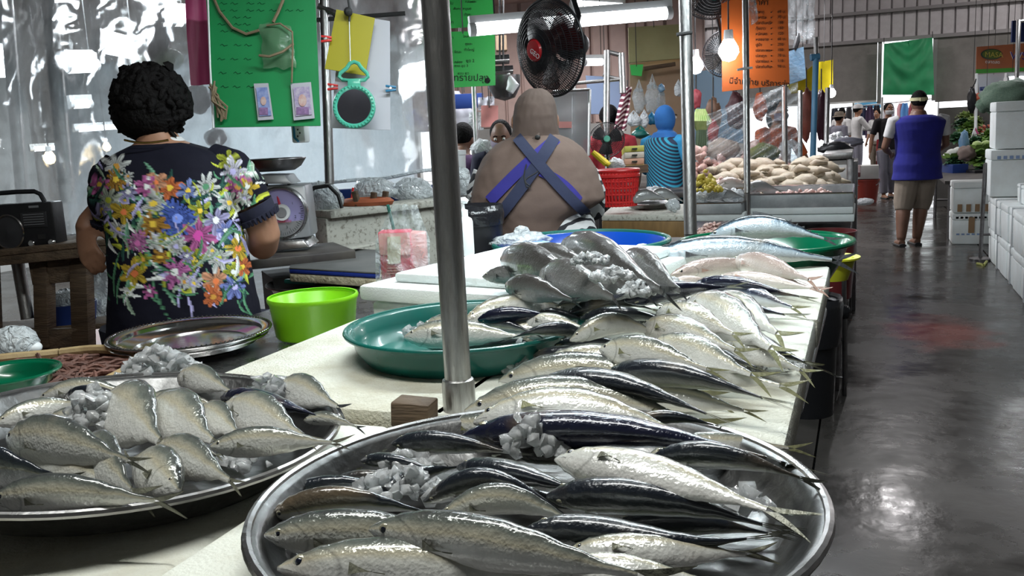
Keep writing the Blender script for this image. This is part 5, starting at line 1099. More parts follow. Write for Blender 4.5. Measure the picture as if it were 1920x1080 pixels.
tag(MB().ball(at(25, 645, 1.03) , (.055, .05, .04), 20, 12, jit=.07).build('plastic_bag', M['bag_white']), 'grey-white plastic bag on the counter at the left edge', 'bag'); tag(MB().ball(at(62, 652, 1.02), (.018, .02, .014), 12, 8).build('egg', M['white_pl']), 'small white round lump beside the plastic bag at the left edge', 'lump')

# ---------------------------------------------------------------- scale on the back ledge
ds_ = 3.05; ks = ds_ / FPX; scb = dep(535, 462, ds_)
ledge = thing('back_ledge', 'dark ledge carrying the weighing scale and wash basin', 'counter', (scb.x, scb.y, 0)); pL = dep(465, 462, ds_); pR = dep(720, 470, ds_ + .2)
lz = scb.z - .012; M['ledge'] = pm('dark_ledge', (.035, .03, .03), .45, c2=(.08, .07, .06), nscale=8)
ax_ = (Vector((pR.x, pR.y, 0)) - Vector((pL.x, pL.y, 0))).normalized(); fa = math.atan2(ax_.y, ax_.x)
MB().box((scb.x + ax_.x * .02, scb.y + ax_.y * .02, lz - .02), (.36, .30, .03), (0, 0, fa)).build('top', M['ledge'], ledge, bevel=.004); MB().box((scb.x + .04, scb.y + .08, lz / 2 - .04), (.30, .22, lz - .08), (0, 0, fa)).build('base', M['rubber'], ledge)
sc = thing('weighing_scale', 'dial weighing scale with lavender face and a steel pan on top', 'scale', scb); fs = Matrix((Vector((RIGHT.x, RIGHT.y, 0)).normalized(), Vector((FWD.x, FWD.y, 0)).normalized(), Vector((0, 0, 1)))).transposed(); sp_ = lambda x, y, o=0: dep(x, y, ds_) + fs @ Vector((0, o, 0)); sm_ = Matrix((fs @ Vector((1, 0, 0)), Vector((0, 0, 1)), fs @ Vector((0, -1, 0)))).transposed()
MB().rings([[sp_(x, y, o) for x, y in ((482, 350), (572, 346), (584, 444), (492, 456))] for o in (0, .12)]).build('body', M['scale_b'], sc, bevel=.01)
MB().rings([[sp_(x, y, o) for x, y in ((496, 452), (572, 448), (584, 462), (500, 470))] for o in (-.03, .14)]).build('foot', M['steel'], sc, bevel=.005)
MB().lathe([(44 * ks, -.01), (50 * ks, -.01), (50 * ks, .012), (47 * ks, .018), (44.5 * ks, .014), (44 * ks, -.01)], 48, sp_(528, 399), sm_).build('dial_ring', M['steel'], sc)
MB().lathe([(45 * ks, .004), (0, .006)], 48, sp_(528, 399), sm_).build('dial_face', M['lav'], sc)
MB().lathe([(16 * ks, .008), (15 * ks, .016), (0, .018)], 28, sp_(530, 398), sm_).build('dial_hub', M['white_pl'], sc); MB().lathe([(10 * ks, .018), (9 * ks, .020), (0, .0205)], 24, sp_(530, 398), sm_).build('hub_emblem', M['scale_b'], sc)
MB().path([sp_(530, 398, -.012), sp_(523, 372, -.012), sp_(520, 362, -.012)], [.006, .004, .001], 6).build('pointer', M['inkr'], sc)
tk = MB()
for a in range(60): c_, s_ = math.cos(2 * PI * a / 60), math.sin(2 * PI * a / 60); q = 37 if a % 5 else 33; tk.path([sp_(528 + c_ * q, 399 - s_ * q, -.008), sp_(528 + c_ * 42, 399 - s_ * 42, -.008)], .0008, 4)
tag(tk.build('dial_tick', M['ink'], sc), kind='stuff')
for i, tx in enumerate('0 1 2 3 4 5 6'.split()): a = PI / 2 - i * 2 * PI / 7; lettering(tx, sp_(525 + 29 * math.cos(a), 402 - 29 * math.sin(a), -.009), sm_ @ Vector((1, 0, 0)), (0, 0, 1), .014, M['ink'], sc, 'dial_number')
lettering('เครื่องชั่งสปริง', sp_(506, 418, -.009), sm_ @ Vector((1, 0, 0)), (0, 0, 1), .013, M['inkr'], sc, 'dial_lettering')
for x in (492, 535): MB().tube(sp_(x, 350, .05), sp_(x, 338, .05), .006).build('pan_post', M['rubber'], sc)
MB().rings([[sp_(x, 345 - q[0], o) for x, o in ((470 + q[1], 0), (548 - q[1], 0), (548 - q[1], .14), (470 + q[1], .14))] for q in ((0, 0), (6, 6), (17, 14))]).build('platform', M['scale_b'], sc, bevel=.003)
pc = sp_(502, 322, .07); MB().lathe([(0, .002), (40 * ks, .004), (52 * ks, .018), (62 * ks, .040), (63.5 * ks, .042), (64 * ks, .039), (54 * ks, .014), (41 * ks, 0), (0, 0)], 48, pc).build('pan', M['steel_dark'], sc)

# low speckled wall, ledge things
lw = thing('low_wall', 'low speckled stone wall behind the chopping board', 'wall', dep(690, 460, 3.55)); q0 = dep(598, 395, 3.5); q1 = dep(830, 382, 3.9); dv = Vector((q1.x - q0.x, q1.y - q0.y, 0)); an = math.atan2(dv.y, dv.x); mid_ = (q0 + q1) / 2; zt = q0.z
MB().box((mid_.x, mid_.y, (zt - .03) / 2), (dv.length, .09, zt - .03), (0, 0, an)).build('panel', M['terr'], lw, bevel=.004); MB().box((mid_.x, mid_.y + .02, zt - .015), (dv.length + .02, .16, .03), (0, 0, an)).build('coping', M['terr'], lw, bevel=.006)
def onwall(x, y, o=0.02): u = (x - 598) / 232; return dep(x, y, 3.5 + .4 * u + o)
t = thing('pot_stand', 'orange clay stove with dark prongs on the low wall', 'stove', onwall(688, 385)); kk = 3.65 / FPX; c0 = onwall(688, 384)
MB().lathe([(0, 0), (52 * kk, 0), (56 * kk, .014), (48 * kk, .026), (40 * kk, .028), (36 * kk, .014), (0, .012)], 28, c0, sy=.6).build('clay_body', pm('orange_clay', (.50, .14, .05), .7, c2=(.36, .10, .05), nscale=8), t)
for x, y in ((668, 372), (700, 374), (722, 372)): MB().box(onwall(x, y, .0), (.022, .02, .06), (0, .2 * (1 if x > 690 else -1), 0)).build('prong', M['wood'], t, bevel=.003)
def lump(name, label, cat, pts, mat, r=.5, seed=1, parent=None, n=22):
    """soft bag: pts = (cx, cy, half width px, half height px, depth)"""
    cx, cy, w, h_, d = pts; k = d / FPX; m = MB(); F_ = Vector((FWD.x, FWD.y, 0)).normalized(); R_ = Vector((RIGHT.x, RIGHT.y, 0)).normalized(); rs = []; c = dep(cx, cy, d)
    for i in range(15):
        th = PI * (i + .05) / 14.1; ring = []
        for j in range(n):
            a = 2 * PI * j / n; v = Vector((math.sin(th) * math.cos(a), math.sin(th) * math.sin(a), -math.cos(th))); q = 1 + .28 * n3(v.x * 2 + seed, v.y * 2, v.z * 2) + .10 * n3(v.x * 6, v.y * 6 + seed, v.z * 6)
            ring.append(c + R_ * (v.x * w * k * q) + F_ * (v.y * w * k * r * q) + Vector((0, 0, v.z * h_ * k * q)))
        rs.append(ring)
    m.rings(rs); o = m.build(name, M[mat] if isinstance(mat, str) else mat, parent, angle=180)
    return tag(o, label, cat) if label else o
lump('plastic_bag', 'white knotted plastic bag on the low wall behind the clay stove', 'bag', (700, 358, 42, 24, 3.85), 'bag_white', .5, 2)
lump('plastic_bag', 'pale plastic bag standing at the right end of the low wall', 'bag', (775, 360, 38, 26, 3.9), 'bag_white', .5, 5)
lump('plastic_bag', 'translucent bag of packing beside the scale', 'bag', (608, 372, 34, 30, 3.55), 'bag_white', .5, 9)
t = thing('straw', 'red drinking straw standing among the bags on the low wall', 'straw', onwall(660, 370)); MB().tube(dep(658, 384, 3.75), dep(662, 352, 3.75), .005, n=8).build('straw_tube', M['red_pl'], t)
t = thing('cable', 'black cable arching over the low wall beside the scale', 'cable', onwall(630, 380)); cord('cable_run', [dep(560, 372, 3.45), dep(590, 352, 3.45), dep(616, 348, 3.45), dep(634, 366, 3.45), dep(641, 390, 3.45)], .008, M['rubber'], t)
tag(MB().box(dep(720, 372, 4.0), (.62, .03, .10), fs).build('back_crate', M['tub_b'], bevel=.01), 'dark crate behind the bags under the plastic curtain', 'crate')

# chopping board on basin
cb = thing('chopping_board', 'thick chopping board with dark top, blue edge and worn pale underside', 'board', at(622, 500, 1.02)); cbz = 1.035
e = [at(543, 512, cbz), at(712, 522, cbz), at(716, 478, cbz), at(560, 470, cbz)]
MB().rings([[p + Vector((0, 0, z)) for p in e] for z in (-.028, -.002)]).build('foam_underlay', pm('worn_pale_slab', (.50, .46, .33), .8, c2=(.26, .22, .14), nscale=40, bump=.6, bscale=90), cb, bevel=.004)
MB().rings([[p + Vector((0, 0, z)) for p in e] for z in (0, .012)]).build('blue_layer', pm('blue_board', (.01, .03, .22), .5), cb, bevel=.002); MB().rings([[p + Vector((0, 0, z)) for p in e] for z in (.0125, .018)]).build('cutting_top', pm('grey_board', (.075, .08, .08), .55, c2=(.12, .12, .115), nscale=8), cb, bevel=.002)
tag(MB().rings([[p + Vector((0, 0, z)) for p in (at(592, 480, 1.06), at(700, 462, 1.06), at(712, 456, 1.06), at(610, 466, 1.06))] for z in (0, .008)]).build('thin_board', M['terr'], bevel=.002), 'thin pale board leaning behind the chopping board', 'board')
dish('wash_basin', 'dark steel basin under the chopping board holding a green knife', 'basin', tuple(at(600, 530, .985)[:2]), .93, .17, .06, M['steel_dark'], base=.7, roll=.004)
t = thing('knife', 'green-handled knife lying in the dark basin', 'knife', at(580, 528, .99)); plank('handle', at(536, 527, 1.0), at(590, 530, 1.0), .02, .014, 'teal', t); plank('blade', at(590, 530, 1.0), at(650, 526, 1.0), .03, .003, 'steel', t)
# red drink box in a clear bag
t = thing('gift_box', 'pink-red paper box with a tan label inside a clear bag', 'box', at(755, 532, 1.0)); db = 2.28; kb = db / FPX
MB().rings([[dep(x, y, db) + fs @ Vector((0, o, 0)) for x, y in ((708, 436), (768, 434), (778, 528), (716, 532))] for o in (0, .07)]).build('carton', M['pkred'], t, bevel=.004); MB().rings([[dep(x, y, db + .01) + fs @ Vector((0, o, 0)) for x, y in ((768, 436), (796, 438), (800, 515), (778, 524))] for o in (0, .06)]).build('carton_side', M['pkpale'], t, bevel=.004)
sheet('tan_label', [(726, 444), (751, 443), (751, 494), (727, 495)], db - .004, M['kraft'], t, .003); sheet('pale_panel', [(710, 438), (768, 436), (770, 478), (712, 478)], db - .0015, M['pkpale'], t, .002)
for k in range(3): sheet('print_line', [(726, 502 + k * 5), (756, 501 + k * 5), (756, 503 + k * 5), (726, 504 + k * 5)], db - .003, M['pkpale'], t, .001)
MB().grid(lambda u, v: dep(lerp(704, 806, u) * (1 - .55 * max(0, 1 - v * 2.2)) + 762 * .55 * max(0, 1 - v * 2.2), lerp(384, 532, v) + 4 * n3(u * 5, v * 4, 2), db - .03 - .03 * math.sin(PI * u) + .02 * n3(u * 6, v * 5, 9)), 24, 30).build('clear_bag', M['bag'], t, angle=180)
t2 = thing('straw', 'dark green straw sticking out of the bagged pink-red box', 'straw', dep(735, 420, db)); MB().tube(dep(727, 384, db - .04), dep(738, 430, db - .02), .004, n=8).build('straw_tube', M['teal'], t2)
# pump bottle, black bin
pbq = dep(873, 478, 2.35); t = thing('pump_bottle', 'white pump bottle standing behind the steel pole', 'bottle', (pbq.x, pbq.y, pbq.z)); kp = 2.35 / FPX
MB().lathe([(0, 0), (16 * kp, 0), (17 * kp, .004), (17 * kp, 62 * kp), (15 * kp, 68 * kp), (9 * kp, 72 * kp), (9 * kp, 74 * kp), (0, 74 * kp)], 28, pbq).build('bottle_body', M['white_pl'], t); MB().lathe([(9 * kp, 74 * kp), (9 * kp, 84 * kp), (4 * kp, 86 * kp), (3 * kp, 98 * kp), (0, 98 * kp)], 20, pbq).build('pump_collar', M['white_pl'], t)
MB().path([pbq + Vector((0, 0, 99 * kp)) + fs @ Vector((x * kp, 0, z * kp)) for x, z in ((-14, -1), (-5, 3), (4, 3), (10, 0))], [.006, .008, .009, .005], 8).build('pump_head', M['white_pl'], t)
bn = dep(890, 480, 2.75); t = thing('waste_bin', 'black bin lined with a black bag behind the pump bottle', 'bin', (bn.x, bn.y, .55)); kb = 2.75 / FPX; ht = dep(890, 388, 2.75).z - .55
MB().lathe([(0, 0), (.075, 0), (.085, ht), (.09, ht), (.09, ht - .01), (.08, -.003), (0, -.003)], 32, (bn.x, bn.y, .55)).build('bin_body', M['black'], t)
lb = MB(); rs = [[Vector((bn.x, bn.y, .55 + z)) + Vector((math.cos(a), math.sin(a), 0)) * (r_ + .007 * n3(a * 3, z * 20, 1)) for a in np.linspace(0, 2 * PI, 40, endpoint=False)] for z, r_ in ((ht - .05, .092), (ht - .02, .096), (ht + .008, .092), (ht - .01, .078))]; lb.rings(rs, False, False); lb.build('liner_bag', pm('bag_black', (.012, .012, .014), .2, bump=.6, bscale=30), t, angle=180)
table('bin_stand', 'low stand under the black bin', bn.x - .15, bn.x + .15, bn.y - .12, bn.y + .12, .55, M['ledge'])
# bag by the blue basin
pg = at(985, 455, 1.13); t = thing('plastic_bag', 'clear plastic bag of packing lying on the corner of the foam box', 'bag', pg)
lump('bag_body', None, None, (975, 452, 58, 16, 2.62), 'bag_white', .6, 3, t); lump('bag_tail', None, None, (978, 436, 14, 13, 2.6), 'bag_white', .4, 7, t); lump('blue_print', None, None, (1010, 458, 22, 7, 2.58), pm('pale_blue_film', (.20, .33, .60), .3), .5, 4, t)
tag(MB().ball(at(1205, 470, 1.09), (.03, .03, .02), 14, 8, jit=.06).build('foam_scrap', M['foam_clean']), 'white foam scrap beside the blue basin', 'foam scrap')
# ---------------------------------------------------------------- fans, signs and poles in the middle
M['yel_board'] = pm('olive_yellow_board', (.42, .40, .20), .6, c2=(.36, .33, .16), nscale=3); M['tan_board'] = pm('tan_board', (.36, .25, .16), .6, c2=(.30, .20, .125), nscale=3)
M['sign_o'] = pm('orange_card', (.72, .16, .03), .55, c2=(.66, .14, .025), nscale=4); M['ban_y'] = pm('yellow_banner', (.60, .48, .01), .5, c2=(.50, .38, .01), nscale=6)
M['fan_red'] = pm('fan_red_hub', (.40, .015, .02), .3, coat=.4); M['fan_blade'] = pm('fan_blade', (.10, .010, .012), .25, alpha=.7); M['fan_blade_k'] = pm('dark_fan_blade', (.01, .012, .014), .3)
M['bluewrap'] = pm('blue_folder', (.12, .24, .38), .35, c2=(.2, .32, .42), nscale=6, bump=.3); M['polebl'] = pm('blue_pole', (.06, .20, .34), .4); M['case'] = pm('grey_acrylic', (.30, .31, .33), .25, alpha=.7)
def fan(label, c, axis, R_, depth, hubmat, blade, mat='black', rings=9, spokes=90, txt=None, motor=True, stem=None, bl=3, cone=.45, hub=.24):
    """caged fan: axis points to the front"""
    c = Vector(c); ax = Vector(axis).normalized(); q = ax.to_track_quat('Z', 'Y').to_matrix(); t = thing('fan', label, 'fan', c); T = lambda x, y, z: c + q @ Vector((x, y, z))
    f = MB(); b = MB()
    prof = lambda s: (R_ * s, depth * .55 * math.cos(s * PI / 2) ** .8)
    for k in range(spokes):
        a = 2 * PI * k / spokes; sw = .35
        f.path([T(prof(s)[0] * math.cos(a + sw * (1 - s)), prof(s)[0] * math.sin(a + sw * (1 - s)), prof(s)[1]) for s in (hub, .4, .6, .8, .93, 1)], R_ * .0095, 4, cap=False)
        b.path([T(R_ * s * math.cos(a), R_ * s * math.sin(a), -depth * .45 * math.cos(s * PI / 2) ** .6) for s in (.3, .6, .85, 1)], R_ * .0095, 4, cap=False)
    for i in range(7):
        s = .34 + .10 * i; f.path([T(prof(s)[0] * math.cos(a), prof(s)[0] * math.sin(a), prof(s)[1]) for a in np.linspace(0, 2 * PI, 48, endpoint=False)], R_ * .009, 5, closed=True)
    f.build('front_grille', M[mat], t); b.build('rear_grille', M[mat], t)
    MB().path([T(R_ * 1.01 * math.cos(a), R_ * 1.01 * math.sin(a), 0) for a in np.linspace(0, 2 * PI, 64, endpoint=False)], R_ * .028, 8, closed=True).build('cage_rim', M[mat], t)
    MB().lathe([(0, depth * .57), (R_ * hub * .8, depth * .555), (R_ * hub, depth * .50), (R_ * hub, depth * .46), (0, depth * .45)], 32, c, q).build('hub_cap', M[hubmat], t)
    for k in range(bl):
        a0 = 2 * PI * k / bl + .4; m = MB()
        for off in (0, .004): m.grid(lambda u, v: T((R_ * (.14 + .74 * u)) * math.cos(a0 + (v - .5) * (1.5 - .5 * u)), (R_ * (.14 + .74 * u)) * math.sin(a0 + (v - .5) * (1.5 - .5 * u)), (v - .5) * depth * .32 + off), 6, 6)
        m.build('blade', M[blade], t, angle=180)
    MB().lathe([(0, depth * .12), (R_ * .17, depth * .1), (R_ * .17, -depth * .1), (0, -depth * .1)], 24, c, q).build('blade_hub', M[blade], t)
    if motor: MB().lathe([(0, -depth * .40), (R_ * .22, -depth * .42), (R_ * .30, -depth * .55), (R_ * .30, -depth * .95), (R_ * .18, -depth * 1.15), (0, -depth * 1.18)], 24, c, q).build('motor_housing', M['black'], t)
    if stem: MB().path([T(0, 0, -depth * .7)] + [Vector(p) for p in stem], R_ * .07, 10).build('bracket', M['black'], t)
    if txt: lettering(txt, T(-R_ * .10, -R_ * .02, depth * .572) , q @ Vector((.8, -.6, 0)), q @ Vector((.6, .8, 0)), R_ * .15, M['inkw'], t)
    return t
fx = dep(1032, 86, 4.25); fan('big black caged fan with a red hub hanging above the headscarf woman', fx + FWD * .04, (-FWD * .62 - RIGHT * .74 - UP * .26), .222, .20, 'fan_red', 'fan_blade', txt='GEO', spokes=110, stem=[dep(1085, 30, 4.5), dep(1062, -40, 4.55)])
b0 = dep(1138, 262, 6.6); fan('small dark fan with a green hub behind the red basket', b0, (-FWD * .96 - RIGHT * .1), .125, .08, 'mint', 'fan_blade_k', spokes=60, hub=.2, stem=[dep(1140, 330, 6.7), dep(1141, 420, 6.75)])
fan('dark fan with a green hub cut by the top edge beside the middle pole', dep(1338, -22, 5.6), (-FWD * .75 - UP * .65), .20, .14, 'teal', 'fan_blade_k', spokes=70, stem=[dep(1352, 60, 5.9), dep(1352, 95, 5.9)])
fan('dark blue-grey fan behind the glaring bulb', dep(1362, 100, 6.2), (-FWD * .9 - RIGHT * .35), .16, .12, 'fan_blade_k', 'fan_blade_k', spokes=60, stem=[dep(1356, 40, 6.35), dep(1356, -30, 6.35)])
# green price signs
D2 = 5.7
def gsign(label, q, rows, big=None):
    t = thing('price_sign', label, 'sign', dep((q[0][0] + q[2][0]) / 2, (q[0][1] + q[2][1]) / 2, D2)); sheet('card', q, D2, M['sign_lg'], t, .005)
    for x, y, s, h_ in rows: ptext(s, x, y, h_, D2, M['ink'], t)
    if big: ptext(big[0], big[1], big[2], big[3], D2, M['ink'], t)
    return t
gsign('bright green handwritten price sign at the top, upper of two beside the pole', [(826, -30), (925, -30), (926, 48), (829, 54)], [(836, 9, 'ขนม', 6), (872, 6, 'กล่องละ', 5), (836, 21, 'หมู', 6), (850, 19, 'สันคอ หมูบด', 5), (836, 33, 'ไก่', 6), (870, 30, 'ตัวละ', 5), (838, 45, 'ปลา', 6)])
t = gsign('bright green handwritten price sign, lower of two beside the pole', [(829, 60), (928, 58), (929, 160), (836, 165)], [(838, 74, 'ปลา', 6), (868, 71, 'โลละ', 5), (838, 88, 'กุ้ง', 6), (872, 85, 'ถุงละ', 5), (838, 100, 'หอย ขีดละ', 5), (870, 96, 'ตัวใหญ่', 5), (852, 119, 'กล่อง', 5), (874, 117, 'ชุด 2', 6), (852, 126, 'ถาด ชุด 3', 5), (858, 140, 'แบบ ชุด', 5)], ('พุทรายปลุง', 838, 152, 13))
st = MB(); c0 = dep(914, 151, D2 - .008)
for k in range(4): a = PI * k / 4 + .2; st.tube(c0 - (RIGHT * math.cos(a) + UP * math.sin(a)) * .018, c0 + (RIGHT * math.cos(a) + UP * math.sin(a)) * .018, .005, n=6)
st.build('black_star', M['ink'], t)
# boards, shelves and frames behind
tag(sheet('board', [(1178, 52), (1275, 46), (1275, 110), (1179, 118)], 9.0, M['yel_board'], None, .03), 'olive yellow board high right of the fan', 'board')
tag(sheet('board', [(1180, 120), (1280, 111), (1276, 300), (1184, 300)], 9.1, M['tan_board'], None, .04), 'tan board with hanging plastic bags behind the woman in blue', 'board')
tag(sheet('card', [(1181, 122), (1206, 121), (1203, 143), (1184, 141)], 8.95, M['sign_lg'], None, .01), 'small green card on the corner of the tan board', 'card')
tag(MB().tube(dep(1207, 129, 8.9), dep(1266, 120, 8.9), .02, n=8).build('rod', M['wood']), 'brown rod across the tan board', 'rod')
fr_ = thing('steel_shelf', 'tall steel shelf frame behind the fan and display case', 'frame', dep(1137, 330, 7.0))
for a, b, r in (((1138, 95), (1137, 240), .026), ((1165, 100), (1168, 175), .026), ((1138, 97), (1166, 104), .018), ((1080, 156), (1170, 148), .014), ((1130, 141), (1168, 150), .014), ((1137, 240), (1140, 330), .022), ((1076, 160), (1074, 330), .018)): MB().tube(dep(*a, 7.0), dep(*b, 7.0), r, n=12).build('tube', M['galv'], fr_)
dc = thing('display_case', 'tall grey acrylic display case right of the headscarf woman', 'case', dep(1075, 310, 6.2)); rr = [dep(x, y, 6.2) for x, y in ((1036, 172), (1106, 168), (1104, 292), (1040, 292))]
MB().rings([[p + FWD * o for p in rr] for o in (0, .25)]).build('case_body', M['case'], dc, bevel=.02); sheet('pale_strip', [(1048, 228), (1072, 228), (1072, 240), (1048, 240)], 6.18, M['pkpale'], dc, .004)
for q in ((1036, 172, 1106, 168), (1106, 168, 1104, 292)): MB().tube(dep(q[0], q[1], 6.19), dep(q[2], q[3], 6.19), .01, n=8).build('frame_edge', M['galv'], dc)
tag(sheet('board', [(1098, 142), (1172, 146), (1172, 214), (1106, 214)], 9.5, pm('pale_blue_board', (.42, .55, .85), .5), None, .02), 'pale blue-white board behind the frame right of the display case', 'board')
for i, (x, y, w, h_, lb) in enumerate(((895, 115, 60, 10, 'dark hanging shelf left of the fan, upper of two'), (900, 135, 62, 12, 'dark hanging shelf left of the fan, lower of two'))):
    t = thing('shelf', lb, 'shelf', dep(x + 20, y, 7.0)); plank('board', dep(x - w * .2, y, 7.0), dep(x + w, y - 4, 7.0), .3, .05, 'black', t); MB().tube(dep(x + w * .7, y, 6.85), dep(x + w * .7, -20, 6.85), .008, n=6).build('hanger', M['wire'], t); MB().tube(dep(x, y + 3, 6.83), dep(x + w, y - 1, 6.83), .012, n=8).build('front_rail', M['galv'], t)
tag(MB().box(dep(940, 82, 8.0), (.10, .2, .13), fs).build('box', M['tan_board'], bevel=.01), 'small tan box high between the green sign and the fan', 'box')
t = thing('pan', 'round-bottomed grey pan hanging left of the fan', 'pan', dep(945, 165, 6.5)); MB().lathe([(0, -.12), (.07, -.10), (.11, -.03), (.115, .05), (.12, .05), (.116, -.03), (.075, -.107), (0, -.128)], 28, dep(945, 155, 6.5)).build('pan_body', M['steel_dark'], t); MB().path([dep(955, 172, 6.4), dep(962, 160, 6.4), dep(953, 138, 6.4)], [.03, .045, .01], 10).build('white_bag', M['white_pl'], t)
tag(MB().box(dep(868, 190, 7.5), (.34, .02, .12), fs).build('blue_banner', M['tub_b'], bevel=.004), 'dark blue strip under the green sign', 'strip'); tag(sheet('white_paper', [(842, 172), (860, 170), (905, 235), (846, 235)], 7.6, M['card_w'], None, .01, 8, .02), 'white drape just right of the front pole', 'drape')
for i, (x, y, w, h_, m_, lb) in enumerate(((905, 195, 9, 12, 'card_w', 'white paper tag hanging right of the thin pole'), (920, 190, 7, 9, 'card_w', 'small pale paper tag under the green sign'), (893, 227, 14, 17, 'bag_white', 'white bag hanging beside the thin pole, above the bright gap'), (918, 218, 16, 20, 'pkpale', 'pale pink cloth behind the boy\'s head'))): tag(sheet('paper_tag' if i < 2 else 'hanging_bag', [(x - w, y - h_), (x + w, y - h_), (x + w, y + h_), (x - w, y + h_)], 7.3 - .05 * i, M[m_], None, .012, 6, .01), lb, 'paper' if i < 2 else 'bag')
t = thing('stall_pole', 'thin white-topped pole below the green price signs', 'pole', dep(893, 360, 6.8)); MB().tube(dep(888, 160, 6.4), dep(894, 292, 6.4), .018, n=12).build('pipe', M['galv'], t)
for i, x in enumerate((940, 945)): pass
table('stall_table', 'dark table behind the headscarf woman at left', -2.75, -1.55, 5.6, 6.2, .98, M['ledge']); lump('plastic_bag', 'heap of clear plastic bags on the table by the thin pole', 'bag', (905, 278, 22, 16, 6.3), 'bag_white', .6, 12)
lump('plastic_bag', 'pale knotted plastic bag left of the headscarf woman\'s shoulder', 'bag', (866, 340, 16, 26, 3.6), 'bag_white', .6, 21); t = thing('jar', 'pale plastic tub between the pole and the headscarf woman', 'tub', dep(858, 330, 4.4)); MB().lathe([(0, 0), (.05, 0), (.055, .14), (.058, .14), (.058, .16), (0, .165)], 24, dep(855, 345, 4.4)).build('tub_body', M['white_pl'], t)

# ---------------------------------------------------------------- things between the two stalls
for i, (x0, x1, y1, d, r, lb) in enumerate(((1283, 1295, 440, 3.48, .025, 'thick steel pole standing right of the headscarf woman, in front of the woman in blue'), (1397, 1401, 362, 5.2, .019, 'steel pole in front of the orange sign'), (1469, 1472, 335, 6.2, .019, 'thinner steel pole along the right edge of the orange sign'), (1500, 1500, 305, 7.6, .02, 'dark steel pole behind the chickens, left of the blue pole'), (1552, 1549, 280, 9.0, .025, 'steel pole beside the yellow banner'))):
    t = thing('stall_pole', lb, 'pole', dep(x1, y1, d)); a = dep(x0, -60 if i < 3 else (170 if i == 3 else 165), d); b = dep(x1, y1, d); MB().tube(a, b, r, n=18).build('pipe', M['galv'], t)
    MB().tube(b, (b.x, b.y, 0), r, n=18).build('pipe_foot', M['galv'], t)
    if i < 2: y_ = (62, 128)[i]; xx = lerp(x0, x1, y_ / y1); MB().path([dep(xx - 16, y_ + 3, d - .03), dep(xx, y_, d - .03), dep(xx + 12, y_ - 1, d - .02)], .007, 6).build('tie_wire', M['wire'] if i == 0 else M['white_pl'], t)
t = thing('blue_pole', 'pale blue pole right of the orange sign', 'pole', dep(1525, 300, 8.0)); MB().tube(dep(1530, 105, 8.0), dep(1524, 300, 8.0), .026, n=14).build('pipe', M['polebl'], t); MB().tube(dep(1520, 108, 8.0), dep(1536, 106, 8.0), .03, n=10).build('clamp', M['polebl'], t); MB().tube(dep(1530, 70, 8.0), dep(1530, 108, 8.0), .02, n=10).build('top_pipe', M['galv'], t)
D3 = 5.6; t = thing('price_sign', 'big orange handwritten price list sign', 'sign', dep(1420, 100, D3)); sheet('card', [(1352, -40), (1476, -40), (1480, 158), (1354, 172)], D3, M['sign_o'], t, .006)
ptext('ราคา', 1412, 10, 11, D3, M['ink'], t)
for k, (w, pz) in enumerate((('ปลาทู', '60 บ.'), ('ปลานิล', '70 บ.'), ('ปลาอินทรี', '180'), ('กุ้งขาว', '150'), ('หมึกสด', '120'), ('หอยลาย', '60 บ.'), ('ปูม้า', '250'), ('ปลากะพง', '150'), ('ปลาดุก', '70 บ.'), ('ปลาช่อน', '110'), ('ปลาทับทิม', '90 บ.'))):
    y = 26 + k * 10.2; ptext(w, 1416, y, 5.5, D3, M['ink'], t); ptext(pz, 1457, y - 1, 5.5, D3, M['ink'], t); MB().ball(dep(1446, y - 3, D3 - .005), .004, 6, 4).build('bullet_dot', M['ink'], t)
ptext('มีจำหน่าย บริการส่ง', 1366, 156, 11, D3, M['ink'], t, 4)
tag(sheet('wrap_edge', [(1396, -20), (1416, -20), (1420, 40), (1408, 48)], 5.3, M['bag'], None, .004, 8, .02), 'torn clear wrap at the top of the pole before the orange sign', 'plastic wrap')
t = thing('folder', 'blue plastic folder hanging right of the orange sign', 'folder', dep(1492, 125, 6.0)); sheet('folder_body', [(1476, 98), (1506, 88), (1510, 148), (1480, 158)], 6.0, M['bluewrap'], t, .02, 6, .006); MB().path([dep(1490, 92, 6.0), dep(1494, 78, 6.0), dep(1497, 62, 6.0)], [.018, .02, .008], 8).build('black_clip', M['black'], t)
tag(MB().grid(lambda u, v: dep(lerp(1478, 1528, u) + 6 * n3(u * 4, v * 4, 2), lerp(-20, 72, v) + 14 * u * v, 6.4 + .12 * n3(u * 4, v * 4, 4)), 16, 20).build('plastic_wrap', M['bag'], angle=180), 'torn dusty clear plastic hanging at the top right of the orange sign', 'plastic wrap')
tag(sheet('banner', [(1528, 118), (1562, 112), (1561, 178), (1530, 186)], 10.0, M['ban_y'], None, .01, 8, .01), 'yellow banner hanging beside the blue pole', 'banner'); tag(sheet('banner', [(1476, 160), (1530, 118), (1532, 168), (1484, 176)], 9.5, M['ban_y'], None, .01, 8, .02), 'yellow cloth strung left of the blue pole', 'banner')
